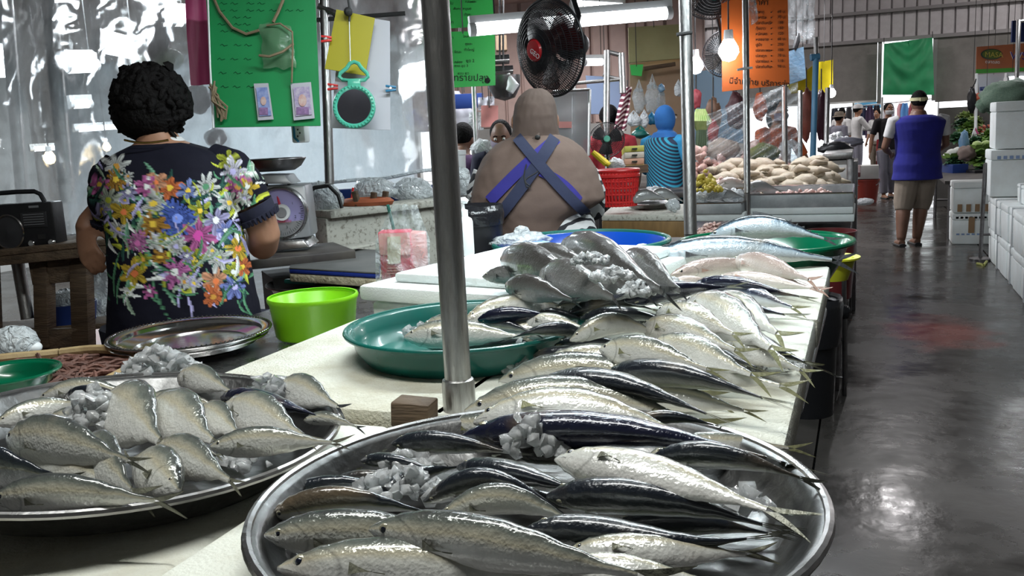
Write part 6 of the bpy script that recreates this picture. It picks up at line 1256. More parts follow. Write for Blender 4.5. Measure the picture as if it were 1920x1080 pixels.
# stretch wrap and hanging goods of the meat stall
def wrapf(u, v):
    px = lerp(1325, 1496, u); top = lerp(215, 150, u); bot = lerp(300, 300, u) + 15 * math.sin(u * 3); py = lerp(top, bot, v); k = (px + py * 1.6) * .07
    return dep(px, py, 6.6 + .05 * math.sin(k * 3.1 + n3(u * 3, v * 3, 1) * 3) + .03 * math.sin(k * 9))
tag(MB().grid(wrapf, 70, 50).build('stretch_wrap', M['wrap'], angle=180), 'shiny stretched plastic wrap in front of the meat vendor', 'plastic wrap')
for i, (x, y, w, h_, d, c, lb) in enumerate(((1337, 215, 15, 30, 7.6, (.20, .11, .07), 'brown hanging meat left of the stretch wrap'), (1380, 208, 17, 34, 7.8, (.09, .035, .04), 'dark hanging meat behind the stretch wrap under the orange sign'), (1540, 215, 12, 46, 9.4, (.06, .015, .03), 'dark maroon hanging bundle right of the blue pole'), (1512, 215, 14, 48, 8.6, (.22, .07, .05), 'reddish hanging meat left of the blue pole'), (1335, 245, 12, 22, 7.5, (.45, .05, .05), 'red hanging bag under the brown meat'), (1425, 200, 12, 26, 7.9, (.75, .14, .03), 'orange hanging bundle behind the stretch wrap'), (1305, 185, 10, 18, 7.4, (.45, .08, .10), 'red bag hanging just right of the thick pole'))):
    m = pm('hanging_goods_' + 'abcdefg'[i], c, .5, c2=tuple(q * .6 for q in c), nscale=9, bump=.4)
    t = thing('hanging_bundle', lb, 'meat' if 'meat' in lb else 'bundle', dep(x, y, d)); lump('bundle_body', None, None, (x, y, w, h_, d), m, .7, i * 3 + 1, t, 18); MB().tube(dep(x, y - h_ + 2, d), dep(x, y - h_ - 40, d), .006, n=6).build('hook_wire', M['wire'], t)
t = thing('vegetable_bunch', 'bunch of pale leeks hanging right of the thick middle pole', 'vegetable', dep(1316, 225, 7.2))
M['leek'] = pm('leek', (.45, .52, .22), .5, c2=(.22, .36, .10), nscale=10); M['leekd'] = pm('leek_dark', (.05, .08, .04), .5)
for k in range(7): MB().path([dep(1306 + k * 2.5, 205, 7.2), dep(1304 + k * 4, 228, 7.15), dep(1308 + k * 2.2, 244, 7.2)], [.008, .03, .014], 8).build('stalk', M['leek'], t)
for k in range(5): MB().path([dep(1310 + k * 3, 240, 7.2), dep(1308 + k * 4, 268, 7.2), dep(1307 + k * 4.5, 290, 7.2)], [.02, .018, .006], 6).build('leaf', M['leekd'], t)
tag(sheet('board', [(1300, 135), (1360, 128), (1395, 175), (1395, 270), (1300, 270)][:2] + [(1398, 268), (1300, 270)], 9.8, pm('pale_cyan_panel', (.40, .62, .85), .5), None, .02), 'pale blue board lit behind the meat stall', 'board')
# striped towel, bags, stacked drawers, basket
t = thing('towel', 'dark red and white striped towel hanging behind the small fan', 'towel', dep(1167, 205, 7.4)); M['towel'] = wavy('striped_towel', (.10, .012, .03), (.55, .48, .46), 10, .6, PI / 2 + .35, 'BANDS', .6)
MB().grid(lambda u, v: dep(lerp(1160, 1178, u) + (v - .5) * -14 + 6 * (u - .5) * v, lerp(163, 245, v), 7.4 + .03 * math.sin(u * 9 + v * 4)), 14, 24).build('cloth', M['towel'], t, angle=180); MB().tube(dep(1176, 163, 7.4), dep(1176, 150, 7.4), .006, n=6).build('hook', M['wire'], t)
for i, (x, y, w, h_, d, m_, lb) in enumerate(((1198, 180, 12, 32, 8.5, 'bag', 'clear plastic bag hanging on the tan board, leftmost'), (1223, 175, 14, 38, 8.5, 'bag', 'tall clear plastic bag hanging in the middle of the tan board'), (1240, 185, 8, 26, 8.6, 'bag', 'grey plastic bag hanging on the right of the tan board'), (1188, 222, 16, 15, 8.3, 'bag_white', 'round white plastic bag hanging low on the tan board'), (1208, 222, 9, 17, 8.3, 'bag_white', 'narrow white plastic bag hanging low right of the round one'), (1222, 222, 9, 12, 8.4, 'pegb', 'blue plastic bag hanging low on the tan board'), (1200, 248, 17, 12, 8.3, 'teal', 'teal blue bag above the stacked drawers'), (1240, 165, 7, 8, 8.5, 'bluewrap', 'small pale blue bag near the top of the tan board'), (1272, 165, 8, 16, 8.4, 'bag_white', 'white plastic bag hanging beside the thick pole'))):
    t = thing('hanging_bag', lb, 'bag', dep(x, y, d)); lump('bag_body', None, None, (x, y + h_ * .25, w, h_ * .72, d), m_, .6, i + 31, t, 16); MB().path([dep(x - w * .4, y - h_ * .25, d), dep(x, y - h_ * .95, d), dep(x + w * .4, y - h_ * .25, d)], [.02, .008, .02], 6).build('bag_handle', M[m_], t)
for i, (c, lb) in enumerate((((.30, .30, .05), 'olive plastic drawer box, top of the stack beside the woman in blue'), ((.36, .34, .28), 'grey label box, second from top of the stack beside the woman in blue'), ((.38, .22, .14), 'pinkish tan box, third of the stack beside the woman in blue'), ((.46, .32, .08), 'yellow-brown box, bottom of the stack beside the woman in blue'))):
    y = 274 + i * 12; t = thing('drawer_box', lb, 'box', dep(1190, y + 6, 7.0), 'stacked drawer boxes'); m = pm('drawer_' + 'abcd'[i], c, .5); MB().rings([[dep(x, yy, 7.0) + FWD * o for x, yy in ((1171, y), (1208, y - 2), (1208, y + 9.4), (1172, y + 11.4))] for o in (0, .2)]).build('box_body', m, t, bevel=.004); MB().box(dep(1190, y + 5, 6.99), (.04, .012, .012), fs).build('handle', M['ink'], t)
tag(MB().box(dep(1190, 316, 7.1), (.18, .22, .06), fs).build('stand', M['wood']), 'wooden stand under the stacked drawer boxes', 'stand')
rb = thing('basket', 'red plastic sieve basket with slotted sides beside the headscarf woman', 'basket', dep(1158, 388, 4.6)); kb = 4.6 / FPX; cb_ = dep(1159, 386, 4.6); zt = (388 - 322) * kb
W_ = MB()                                                   # the slotted wall: uprights and hoops with open gaps
MB().lathe([(0, 0), (33 * kb, 0), (34 * kb, .012), (0, .010)], 32, cb_, sy=.8).build('base', M['red_pl'], rb)
MB().path([cb_ + Vector((40 * kb * math.cos(a), 32 * kb * math.sin(a), zt)) for a in np.linspace(0, 2 * PI, 40, endpoint=False)], .009, 8, closed=True).build('rim', M['red_pl'], rb)
for v in (.12, .34, .52, .70, .86): MB().path([cb_ + Vector((lerp(34, 39.5, v) * kb * math.cos(a), lerp(27, 31.6, v) * kb * math.sin(a), zt * v)) for a in np.linspace(0, 2 * PI, 40, endpoint=False)], .006 if v < .8 else .012, 6, closed=True).build('hoop', M['red_pl'], rb)
for k in range(34):
    a = 2 * PI * k / 34; W_.path([cb_ + Vector((34 * kb * math.cos(a), 27 * kb * math.sin(a), 0)), cb_ + Vector((40 * kb * math.cos(a), 32 * kb * math.sin(a), zt))], .0055, 6)
tag(W_.build('uprights', M['red_pl'], rb), kind='stuff')
t = thing('yellow_clip', 'yellow folded rack leaning below the small fan', 'rack', dep(1130, 300, 6.2))
for k in range(4): MB().tube(dep(1111 + k * 3, 285 + k * 2, 6.2 + k * .04), dep(1136 + k * 3, 308 + k, 6.2 + k * .04), .018, n=8).build('bar', M['ban_y'], t)
lump('plastic_bag', 'greyish plastic bundle on the stand left of the drawers', 'bag', (1155, 308, 16, 12, 6.3), 'bag_white', .6, 44)
# worn wooden chopping block counter with a steel plate of fish
wb_ = thing('block_counter', 'low brown wooden counter with a pale worn top left of the thick pole', 'counter', (-.95, 4.42, 0)); zq = dep(1200, 402, 4.5).z; bq = [at(1128, 403, zq), at(1300, 403, zq), at(1290, 382, zq), at(1150, 384, zq)]
MB().rings([[p + Vector((0, 0, z)) for p in bq] for z in (-.03, 0)]).build('worn_top', M['terr'], wb_, bevel=.005); MB().rings([[p + Vector((0, 0, z)) for p in bq] for z in (-.13, -.031)]).build('front_board', pm('brown_wood', (.24, .14, .05), .6, c2=(.15, .085, .03), nscale=5, stretch=(8, 1, 1)), wb_, bevel=.004); MB().rings([[p.lerp(bq[2], .1) + Vector((0, 0, z)) for p in bq] for z in (-zq, -.131)]).build('base', M['ledge'], wb_)
pl = dish('steel_plate', 'steel plate of silver fish on the brown wooden counter', 'plate', tuple(at(1218, 391, zq)[:2]), zq + .001, .125, .03, M['steel'], base=.7, roll=.004)
# ---------------------------------------------------------------- second fish and chicken stall
M['chick'] = pm('plucked_chicken', (.42, .37, .28), .5, c2=(.34, .27, .20), nscale=9, bump=.4, bscale=45, sub=.05); M['meat'] = pm('pink_meat', (.50, .27, .24), .4, c2=(.60, .46, .40), nscale=22, bump=.6, bscale=40, coat=.3); M['yelfeet'] = pm('yellow_feet', (.58, .48, .06), .5, c2=(.48, .36, .04), nscale=12)
M['zinc'] = pm('pale_zinc', (.46, .48, .49), .5, .2, c2=(.26, .28, .29), nscale=9); zc2 = .86; YF = atY(1500, 392, 5.35)
table('stall_counter', 'steel-legged counter of the second stall carrying foam slabs and chicken', -1.05, -.06, 5.35, 6.9, .80, M['steel_dark'])
FSn = Vector((FWD.x, FWD.y, 0)).normalized()
ys_ = 5.35
def wpx(x, y, Y=5.36): return atY(x, y, Y)
for i, (x0, x1, ya, yb, lb) in enumerate(((1398, 1600, 389, 402, 'long white foam slab directly under the near metal tray of chicken, upper'), (1402, 1602, 403, 417, 'long white foam slab under the near metal tray of chicken, lower'))):
    a = wpx(x0, ya); b = wpx(x1, yb); zA = wpx((x0 + x1) / 2, ya).z; zB = wpx((x0 + x1) / 2, yb).z; tag(MB().box(((a.x + b.x) / 2, 5.72, (zA + zB) / 2), (b.x - a.x, .72, zA - zB), (0, 0, 0)).build('foam_slab', M['foam_clean'], bevel=.008), lb, 'foam slab')
def mtray(label, x0, x1, yt, yb, Y, dy):
    a = wpx(x0, yt, Y); b = wpx(x1, yt, Y); zb = wpx((x0 + x1) / 2, yb, Y).z; zt_ = a.z * .5 + b.z * .5; cx = (a.x + b.x) / 2; w = b.x - a.x; t = thing('metal_tray', label, 'tray', (cx, Y + dy / 2, zb))
    MB().box((cx, Y + dy / 2, zb + .004), (w - .02, dy - .02, .006)).build('tray_floor', M['steel'], t)
    for c, d in (((cx, Y, (zb + zt_) / 2), (w, .008, zt_ - zb)), ((cx, Y + dy, (zb + zt_) / 2), (w, .008, zt_ - zb)), ((cx - w / 2, Y + dy / 2, (zb + zt_) / 2), (.008, dy, zt_ - zb)), ((cx + w / 2, Y + dy / 2, (zb + zt_) / 2), (.008, dy, zt_ - zb))): MB().box(c, d).build('tray_wall', M['zinc'], t, bevel=.003)
    MB().path([(cx - w / 2, Y, zt_), (cx + w / 2, Y, zt_), (cx + w / 2, Y + dy, zt_), (cx - w / 2, Y + dy, zt_)], .007, 6, closed=True).build('rolled_rim', M['steel_bright'], t)
    return zb, zt_
tz1 = mtray('long shallow metal tray of chicken at the front of the second stall', 1402, 1599, 364, 389, 5.36, .66)
tz2 = mtray('metal tray of ice bags left of the steel pole, second stall', 1300, 1390, 382, 401, 5.2, .5)
tag(MB().box((wpx(1345, 408, 5.2).x, 5.45, wpx(1345, 408, 5.2).z), (.30, .48, .045)).build('foam_slab', M['foam_clean'], bevel=.008), 'white foam slab under the tray of ice bags', 'foam slab')
rg = random.Random(21)
def chicken(label, px, py, d, yaw, s=1.0, roll=0.0):
    c = dep(px, py, d); t = thing('chicken', label, 'chicken', c, 'plucked chickens heaped on the second stall'); q = (Matrix.Rotation(yaw, 3, 'Z') @ Matrix.Rotation(roll, 3, 'X')); T = lambda x, y, z: c + q @ (Vector((x, y, z)) * s)
    b = MB(); b.path([T(-.13, 0, -.01), T(-.10, 0, .0), T(-.03, 0, .012), T(.05, 0, .012), T(.11, 0, .0), T(.135, 0, -.01)], [.018 * s, .05 * s, .072 * s, .074 * s, .05 * s, .018 * s], 14); b.path([T(.12, 0, 0), T(.17, .02, -.02), T(.20, .05, -.03)], [.026 * s, .018 * s, .012 * s], 8); b.build('carcass', M['chick'], t, angle=180)
    for k in (1, -1):
        MB().path([T(-.07, .05 * k, -.01), T(-.12, .068 * k, .015), T(-.16, .05 * k, .02), T(-.22, .035 * k, .02)], [.034 * s, .036 * s, .024 * s, .011 * s], 10).build('drumstick', M['chick'], t, angle=180)
        MB().path([T(.07, .06 * k, 0), T(.04, .095 * k, .005), T(.09, .11 * k, 0), T(.12, .10 * k, -.005)], [.022 * s, .02 * s, .015 * s, .007 * s], 8).build('wing', M['chick'], t, angle=180)
spots = [(1530, 306, 6.05), (1508, 312, 6.0), (1545, 320, 5.98), (1525, 326, 5.92), (1492, 324, 6.0), (1548, 338, 5.9), (1510, 342, 5.86), (1478, 338, 5.95), (1530, 352, 5.84), (1488, 354, 5.85), (1552, 356, 5.82), (1432, 312, 6.2), (1408, 316, 6.2), (1382, 312, 6.25), (1360, 320, 6.25), (1440, 328, 6.1), (1414, 334, 6.05), (1388, 332, 6.1), (1362, 338, 6.1), (1452, 346, 5.95), (1428, 350, 5.9), (1402, 352, 5.92), (1375, 352, 6.0), (1464, 332, 6.05)]
spots.sort(key=lambda q: (q[0], q[1])); wh = ['pale plucked chicken in the heap on the second stall, ' + o + ' from the left' for o in ORD]
for i, (x, y, d) in enumerate(spots): chicken(wh[i], x, y, d, rg.uniform(-.9, .9) + (PI if rg.random() < .5 else 0), rg.uniform(.58, .74), rg.uniform(-.7, .7))
def heap(label, cat, cx, cy, w, h_, d, n, s, mat, flat=.6, deep=.8, name='heap', smoothed=True):
    bm = bmesh.new(); k = d / FPX; R_ = Vector((RIGHT.x, RIGHT.y, 0)).normalized(); c = dep(cx, cy, d)
    for _ in range(n):
        a = rg.uniform(-1, 1); b = rg.uniform(-1, 1); top = max(0, 1 - a * a) * max(0.1, 1 - b * b); chunk(bm, c + R_ * (a * w * k) + FSn * (b * w * k * deep) + Vector((0, 0, (rg.uniform(-.2, 1) * 2 * h_ * top - h_) * k)), rg.uniform(.6, 1.2) * s)
    bmesh.ops.delete(bm, geom=[v for v in bm.verts if not v.link_faces], context='VERTS'); me = bpy.data.meshes.new(name); bm.to_mesh(me); bm.free(); me.materials.append(M[mat]); o = bpy.data.objects.new(name, me); COL.objects.link(o)
    if smoothed: me.shade_smooth()
    return tag(o, label, cat, kind='stuff')
heap('pinkish chicken pieces along the front of the long metal tray', 'meat', 1500, 364, 95, 7, 5.6, 150, .028, 'meat', deep=.5, name='meat_heap'); heap('pink chicken parts on the left end of the second stall', 'meat', 1350, 338, 44, 10, 6.1, 90, .028, 'meat', name='meat_heap'); heap('brown-pink meat pile left under the stretch wrap', 'meat', 1320, 300, 26, 26, 6.6, 60, .05, 'meat', name='meat_heap'); heap('pinkish shrimp heap behind the green basin', 'shrimp', 1338, 428, 34, 13, 3.9, 130, .016, 'meat', name='shrimp_heap'); table('shrimp_stand', 'low dark stand under the pinkish shrimp heap', -.78, -.36, 3.45, 3.85, dep(1338, 440, 3.9).z, M['ledge']); heap('bundle of yellow chicken feet, upper left of the metal trays', 'chicken feet', 1322, 332, 16, 12, 5.4, 40, .026, 'yelfeet', name='feet_heap'); heap('yellow chicken feet spread beside the thick pole', 'chicken feet', 1330, 350, 22, 6, 5.2, 34, .02, 'yelfeet', name='feet_heap')
dish('meat_plate', 'steel plate under the pink chicken parts, left end of the second stall', 'plate', tuple(dep(1345, 348, 6.0)[:2]), dep(1345, 352, 6.0).z, .17, .04, M['steel_dark'], base=.7, roll=.004)
table('meat_table', 'dark table behind under the stretch wrap', -2.1, -.25, 6.95, 8.2, .92, M['ledge'])
heap('stacked pinkish beige meat pieces behind the chickens', 'meat', 1400, 295, 70, 18, 7.3, 80, .07, 'meat', name='meat_heap')
for i, (x, y, w, h_, d, m_, lb) in enumerate(((1430, 290, 30, 22, 7.0, pm('olive_bundle', (.14, .14, .03), .6), 'olive green bundle behind the chickens under the wrap'), (1480, 285, 22, 22, 7.2, 'bag', 'grey clear bag behind the chickens, right of the olive bundle'), (1355, 280, 34, 20, 7.4, pm('beige_bag', (.40, .32, .27), .6), 'beige bag behind the stretch wrap at left'))): lump('bundle', lb, 'bundle', (x, y, w, h_, d), m_, .6, 50 + i)
for i, (x, y, a, lab) in enumerate(((1358, 372, .2, 'silver wrapped fish in the ice bag tray, right one'), (1325, 375, -.3, 'silver wrapped fish in the ice bag tray, left one'), (1425, 358, .1, 'silver fish lying behind the rim of the long metal tray'), (1212, 376, .3, 'silver fish on the steel plate, left one'), (1245, 374, -.2, 'silver fish on the steel plate, right one'), (1372, 352, 0, 'pink-tailed fish beside the steel pole'))):
    d = (5.4, 5.4, 5.6, 4.55, 4.6, 5.6)[i]; w = 34; o = fish('grey' if i != 5 else 'pink', dep(x - w, y + a * 12, d), dep(x + w, y - a * 12, d), -20, arch=.03, hr=.34, wr=.26, name='stall_fish'); tag(o, lab, 'fish'); del o['_py']
for i, (x, y, w, h_, d, lb) in enumerate(((1340, 362, 20, 13, 5.35, 'clear knotted ice bag in the tray left of the steel pole'), (1310, 372, 16, 12, 5.3, 'crumpled clear bag at the left of the ice bag tray'), (1378, 366, 16, 12, 5.45, 'white plastic bag at the right of the ice bag tray'), (1228, 362, 22, 13, 4.7, 'crumpled silvery bag on the steel plate of fish'), (1262, 385, 14, 12, 4.5, 'pale ice bag right of the steel plate'))): lump('ice_bag', lb, 'bag', (x, y, w, h_, d), 'bag_white', .7, 70 + i)
# cabinet at the end of the stall, cloth bag on it
cbn = thing('cabinet', 'grey metal stand at the end of the chicken stall', 'stand', dep(1575, 385, 6.9)); 
for q in ((1548, 1596, 286, 300, 0), ): MB().rings([[atY(x, y, 6.95) + Vector((0, o, 0)) for x, y in ((1542, 289), (1598, 285), (1598, 297), (1542, 300))] for o in (0, .7)]).build('top', M['galv'], cbn, bevel=.004)
for x in (1544, 1594): a = atY(x, 296, 7.0); MB().box((a.x, a.y, a.z / 2), (.05, .05, a.z)).build('leg', M['steel_dark'], cbn, bevel=.004)
MB().rings([[atY(x, y, 6.97) + Vector((0, o, 0)) for x, y in ((1548, 302), (1588, 300), (1588, 345), (1548, 348))] for o in (0, .5)]).build('pale_box', M['plaster'], cbn, bevel=.004); a = atY(1606, 300, 7.3); MB().box((a.x - .05, 7.35, a.z / 2), (.12, .5, a.z)).build('dark_side', M['steel_dark'], cbn, bevel=.004)
lump('black_bag', 'black bag lying on the grey metal stand', 'bag', (1566, 278, 32, 12, 7.2), 'black', .6, 81); lump('cloth_bundle', 'pale cloth bundle behind the black bag on the stand', 'bundle', (1592, 266, 26, 9, 8.0), 'greyc', .6, 83); heap('pile of white bagged goods before the brown hat', 'goods', 1572, 255, 18, 14, 9.5, 40, .05, 'white_pl', name='goods_heap')
table('far_table', 'dark reddish table behind the grey stand', -.55, -.02, 8.4, 9.6, .95, pm('dark_red_wood', (.10, .03, .03), .5))
t = thing('bucket', 'red bucket on the floor beside the stand, under the white crate', 'bucket', atY(1626, 340, 16.2)); p_ = atY(1626, 358, 16.2); MB().lathe([(0, 0), (.15, 0), (.19, .36), (.20, .36), (.20, .38), (.18, .38), (.145, .015), (0, .015)], 28, (p_.x, p_.y, 0)).build('bucket_body', pm('brick_red_plastic', (.22, .03, .02), .4), t); MB().path([(p_.x + .19 * math.cos(a), p_.y - .12, .36 - .1 * math.sin(a)) for a in np.linspace(0, PI, 12)], .008, 6).build('handle', M['steel'], t)
tag(MB().box((p_.x, p_.y, .50), (.34, .3, .22)).build('crate', M['plaster'], bevel=.01), 'white crate standing on the red bucket', 'crate'); lump('plastic_bag', 'white plastic scraps on the floor left of the masked woman', 'bag', (1622, 378, 16, 7, 13.0), 'bag_white', .6, 84); tag(sheet('red_cloth', [(1644, 262), (1660, 258), (1662, 330), (1640, 340)], 16.2, M['redc'], None, .02, 8, .03), 'red cloth hanging beside the masked woman', 'cloth')
# under-table things by the aisle
t = thing('basin', 'yellow basin under the tail of the longest mackerel', 'basin', atY(1565, 492, 3.35)); p_ = atY(1556, 486, 3.3); MB().lathe([(0, -.07), (.06, -.07), (.085, .0), (.10, .004), (.10, .010), (.08, .006), (.055, -.064), (0, -.064)], 36, p_).build('basin_body', pm('yellow_plastic', (.55, .55, .03), .35), t)
for i, (x, y0_, y1_, Y, w) in enumerate(((1592, 432, 556, 5.02, .13),)):
    p_ = atY(x, y1_, Y); tp = atY(x, y0_, Y); t = thing('tub', 'tall dark red tub beside the aisle behind the black bin', 'tub', p_); MB().lathe([(0, 0), (w * .8, 0), (w, tp.z - p_.z), (w * 1.05, tp.z - p_.z), (w * 1.05, tp.z - p_.z - .02), (w * .85, -.003), (0, -.003)], 28, (p_.x - .10, p_.y, p_.z)).build('tub_body', pm('dark_red_tub', (.13, .018, .02), .4), t); table('tub_stand', 'low dark stand under the red tub', p_.x - .22, p_.x + .0, p_.y - .12, p_.y + .12, p_.z - .002, M['ledge'])
bq = at(1530, 778, 0); t = thing('waste_bin', 'tall black bin lined with a black bag beside the aisle', 'bin', (bq.x - .05, 4.55, 0)); hb = atY(1545, 572, 4.4).z
MB().lathe([(0, 0), (.13, 0), (.15, hb - .03), (.155, hb), (.15, hb), (.125, .02), (0, .02)], 36, (bq.x - .05, 4.55, 0)).build('bin_body', M['black'], t); rs = [[Vector((bq.x - .05, 4.55, z)) + Vector((math.cos(a), math.sin(a), 0)) * (r_ + .012 * n3(a * 3, z * 12, 4)) for a in np.linspace(0, 2 * PI, 44, endpoint=False)] for z, r_ in ((hb - .22, .155), (hb - .12, .165), (hb - .03, .170), (hb + .012, .165), (hb - .02, .14))]; MB().rings(rs, False, False).build('liner_bag', M['black'], t, angle=180); lump('bag_knot', None, None, (1582, 585, 12, 14, 4.5), 'black', .8, 90, t)
st_ = thing('stool', 'thin steel stool frame behind the black bin', 'stool', at(1583, 742, 0)); a0 = at(1583, 742, 0)
for dx, dy in ((0, 0), (-.24, 0), (0, .26), (-.24, .26)): MB().tube((a0.x + dx, a0.y + dy, 0), (a0.x + dx + (.01 if dx else -.01), a0.y + dy, .68), .012, n=8).build('leg', M['steel_dark'], st_)
for z in (.10, .30): MB().tube((a0.x, a0.y, z), (a0.x - .24, a0.y, z), .009, n=8).build('rung', M['steel_dark'], st_)
MB().box((a0.x - .12, a0.y + .13, .69), (.28, .30, .02)).build('seat', M['steel_dark'], st_, bevel=.004)
t = thing('pipe', 'short clear plastic pipe under the foam edge by the aisle', 'pipe', atY(1510, 590, 2.4)); MB().tube((-.11, 1.55, .955), (-.10, 2.35, .96), .022, n=14).build('tube', M['bag_white'], t)
# ---------------------------------------------------------------- right side: foam boxes, greens, banner
M['tape'] = pm('brown_tape', (.30, .19, .10), .4); M['bluep'] = pm('blue_print', (.25, .35, .55), .5); M['net'] = pm('green_net', (.17, .26, .19), .7, c2=(.10, .17, .12), nscale=60, bump=.7, bscale=120)
def fbox(label, c, d, tape=True, group=None, prints=0):
    t = thing('foam_box', label, 'box', (c[0], c[1], c[2] - d[2] / 2), group); lh = d[2] * .22
    MB().box((c[0], c[1], c[2] - lh / 2), (d[0] * .97, d[1] * .97, d[2] - lh), taper=1.02).build('box_body', M['foam_clean'], t, bevel=.012); MB().box((c[0], c[1], c[2] + d[2] / 2 - lh / 2), (d[0], d[1], lh - .004)).build('lid', M['foam_clean'], t, bevel=.014)
    if tape: MB().box((c[0], c[1], c[2] + .002), (d[0] * 1.004, .05, d[2] * 1.012)).build('tape', M['bag_white'], t)
    return t
i = 0
for L, (z0, h_) in enumerate(((0, .31), (.315, .31))):
    for k in range(8):
        Y = 6.75 + k * .405; fbox(f'white foam box by the aisle, {("bottom", "top")[L]} layer, {ORD[k]} from the near end', (1.42 + rg.uniform(-.015, .015), Y, z0 + h_ / 2), (.56, .385, h_), k % 2 == 0, 'foam boxes stacked along the aisle')
ux = 1.36
for k, (z0, h_, Y, dx) in enumerate(((.63, .43, 9.62, 0), (1.065, .43, 9.66, .03))):
    t = fbox(['white foam box with brown tape on top of the low wall, under the topmost box', 'topmost white foam box under the green net sack'][k], (ux + dx, Y, z0 + h_ / 2), (.54, .42, h_), False)
    if k == 0: MB().box((ux + .16, Y - .215, z0 + .22), (.14, .006, .36)).build('brown_tape', M['tape'], t); [MB().box((ux - .2 + q * .05, Y - .213, z0 + .36), (.03, .004, .03)).build('print_mark', M['bluep'], t) for q in range(6)]
    else: MB().box((ux + .2, Y - .213, z0 + .28), (.06, .005, .10)).build('red_mark', M['pkred'], t)
fbox('wrapped foam box lid at the right edge of the photo', (1.50, 8.75, .71), (.5, .4, .16)); tag(MB().box((1.5, 8.72, .81), (.42, .3, .03)).build('cardboard_flap', M['tape'], bevel=.006), 'piece of brown cardboard on the wrapped box at the right edge', 'cardboard')
t = thing('net_sack', 'grey-green net sack of produce lying on the topmost foam box', 'sack', (1.42, 9.7, 1.5)); lump('sack_body', None, None, (1895, 182, 54, 32, 10.3), 'net', .8, 61, t); lump('sack_neck', None, None, (1848, 196, 16, 14, 10.3), 'net', .6, 62, t)
for k, (z0, h_, c, lb) in enumerate(((0, .335, 'foam', 'white foam box with blue print standing on the floor under the vegetables'), (.34, .335, 'foam', 'greyish foam box with brown tape marks, on the blue-printed box'))):
    t = fbox(lb, (1.14, 11.05, z0 + h_ / 2), (.46, .40, h_), False)
    if k: [MB().box((.98 + q * .085, 10.848, z0 + .055), (.045, .005, .08)).build('tape_mark', M['tape'], t) for q in range(5)]
    else:
        MB().box((1.10, 10.848, .21), (.06, .005, .17)).build('tape_mark', M['tape'], t)
        for q in range(9): MB().box((.96 + q * .045, 10.852, .29), (.028, .004, .022)).build('print_mark', M['bluep'], t)
        for q in range(8): MB().box((.97 + q * .05, 10.852, .11), (.03, .004, .018)).build('print_mark', M['bluep'], t)
t = thing('stand_pole', 'thin dark steel post in front of the stacked foam boxes on the right', 'pole', at(1838, 490, 0)); a = at(1838, 488, 0); MB().tube((a.x, a.y, 0), (a.x + .01, a.y, .92), .018, n=10).build('post', M['steel_dark'], t); MB().lathe([(0, 0), (.10, 0), (.10, .02), (.02, .03), (0, .03)], 20, (a.x, a.y, 0)).build('foot', M['steel_dark'], t); MB().tube((a.x, a.y, .92), (a.x + .3, a.y, .93), .014, n=8).build('arm', M['steel_dark'], t); MB().tube((a.x, a.y, .25), (a.x + .2, a.y, .25), .012, n=8).build('arm', M['steel_dark'], t)
tag(MB().path([at(1832, 494, .012), at(1845, 497, .012), at(1850, 490, .012)], .012, 6).build('strap', pm('yellow_strap', (.35, .36, .10), .6)), 'pale yellow strap on the floor beside the dark post', 'strap')
table('greens_table', 'table heaped with vegetables behind the man in the blue vest', .86, 2.2, 11.3, 13.6, .66, M['ledge'])
M['leaf'] = pm('leaf_green', (.10, .22, .04), .5, c2=(.24, .36, .08), nscale=12); M['leafd'] = pm('leaf_dark', (.03, .09, .04), .5, c2=(.06, .16, .07), nscale=12); M['lightg'] = pm('pale_green', (.40, .50, .20), .5, c2=(.28, .40, .10), nscale=9); M['caul'] = pm('white_vegetable', (.55, .56, .52), .6, bump=.6, bscale=40); M['carrot'] = pm('red_vegetable', (.40, .09, .05), .5)
def leafy(label, px, py, d, r, n, mat, seed=0):
    t = thing('leafy_vegetable', label, 'vegetable', dep(px, py, d)); c = dep(px, py, d); g = random.Random(seed); m = MB()
    for k in range(n):
        a = g.uniform(0, 2 * PI); e = g.uniform(.0, 1.4); L = r * g.uniform(.7, 1.1); dr = Vector((math.cos(a) * math.cos(e), math.sin(a) * math.cos(e), math.sin(e))); sd = dr.cross(Vector((0, 0, 1))).normalized(); w = L * g.uniform(.25, .4)
        m.grid(lambda u, v: c + dr * (L * u) + sd * ((v - .5) * w * math.sin(PI * min(1, u * .9 + .08)) * 2) - Vector((0, 0, L * .35 * u * u)) + Vector((0, 0, .02 * math.sin(u * 14 + k) * abs(v - .5))), 6, 4)
    tag(m.build('leaves', M[mat], t, angle=180), kind='stuff'); MB().ball(c, (r * .28, r * .28, r * .3), 12, 8, jit=.05).build('heart', M['lightg'], t)
veg = [(1838, 300, 11.5, 0.21, 100, 'leaf', 'large pale cabbage greens heap beside the foam boxes'), (1850, 278, 11.8, 0.21, 100, 'leaf', 'leafy greens behind the cabbage, by the white boxes'), (1828, 272, 11.9, 0.18, 90, 'leafd', 'dark leafy greens under the hanging strap'), (1850, 318, 11.4, 0.20, 90, 'leafd', 'dark leafy greens above the black crate'), (1805, 236, 13.0, 0.18, 86, 'leafd', 'dark kale bunch right of the blue vest'), (1826, 232, 13.2, 0.18, 86, 'lightg', 'bright green bunch high on the vegetable stall'), (1795, 262, 12.2, 0.17, 80, 'leafd', 'dark greens just right of the vest'), (1806, 255, 12.6, 0.16, 80, 'leaf', 'green bunch beside the blue-white bundle'), (1812, 222, 13.4, 0.17, 76, 'lightg', 'pale green cucumbers and leaves under the banner'), (1858, 300, 11.6, 0.18, 86, 'leaf', 'mid green leaves touching the foam box stack')]
for i, v in enumerate(veg): leafy(v[6], *v[:6], seed=i)
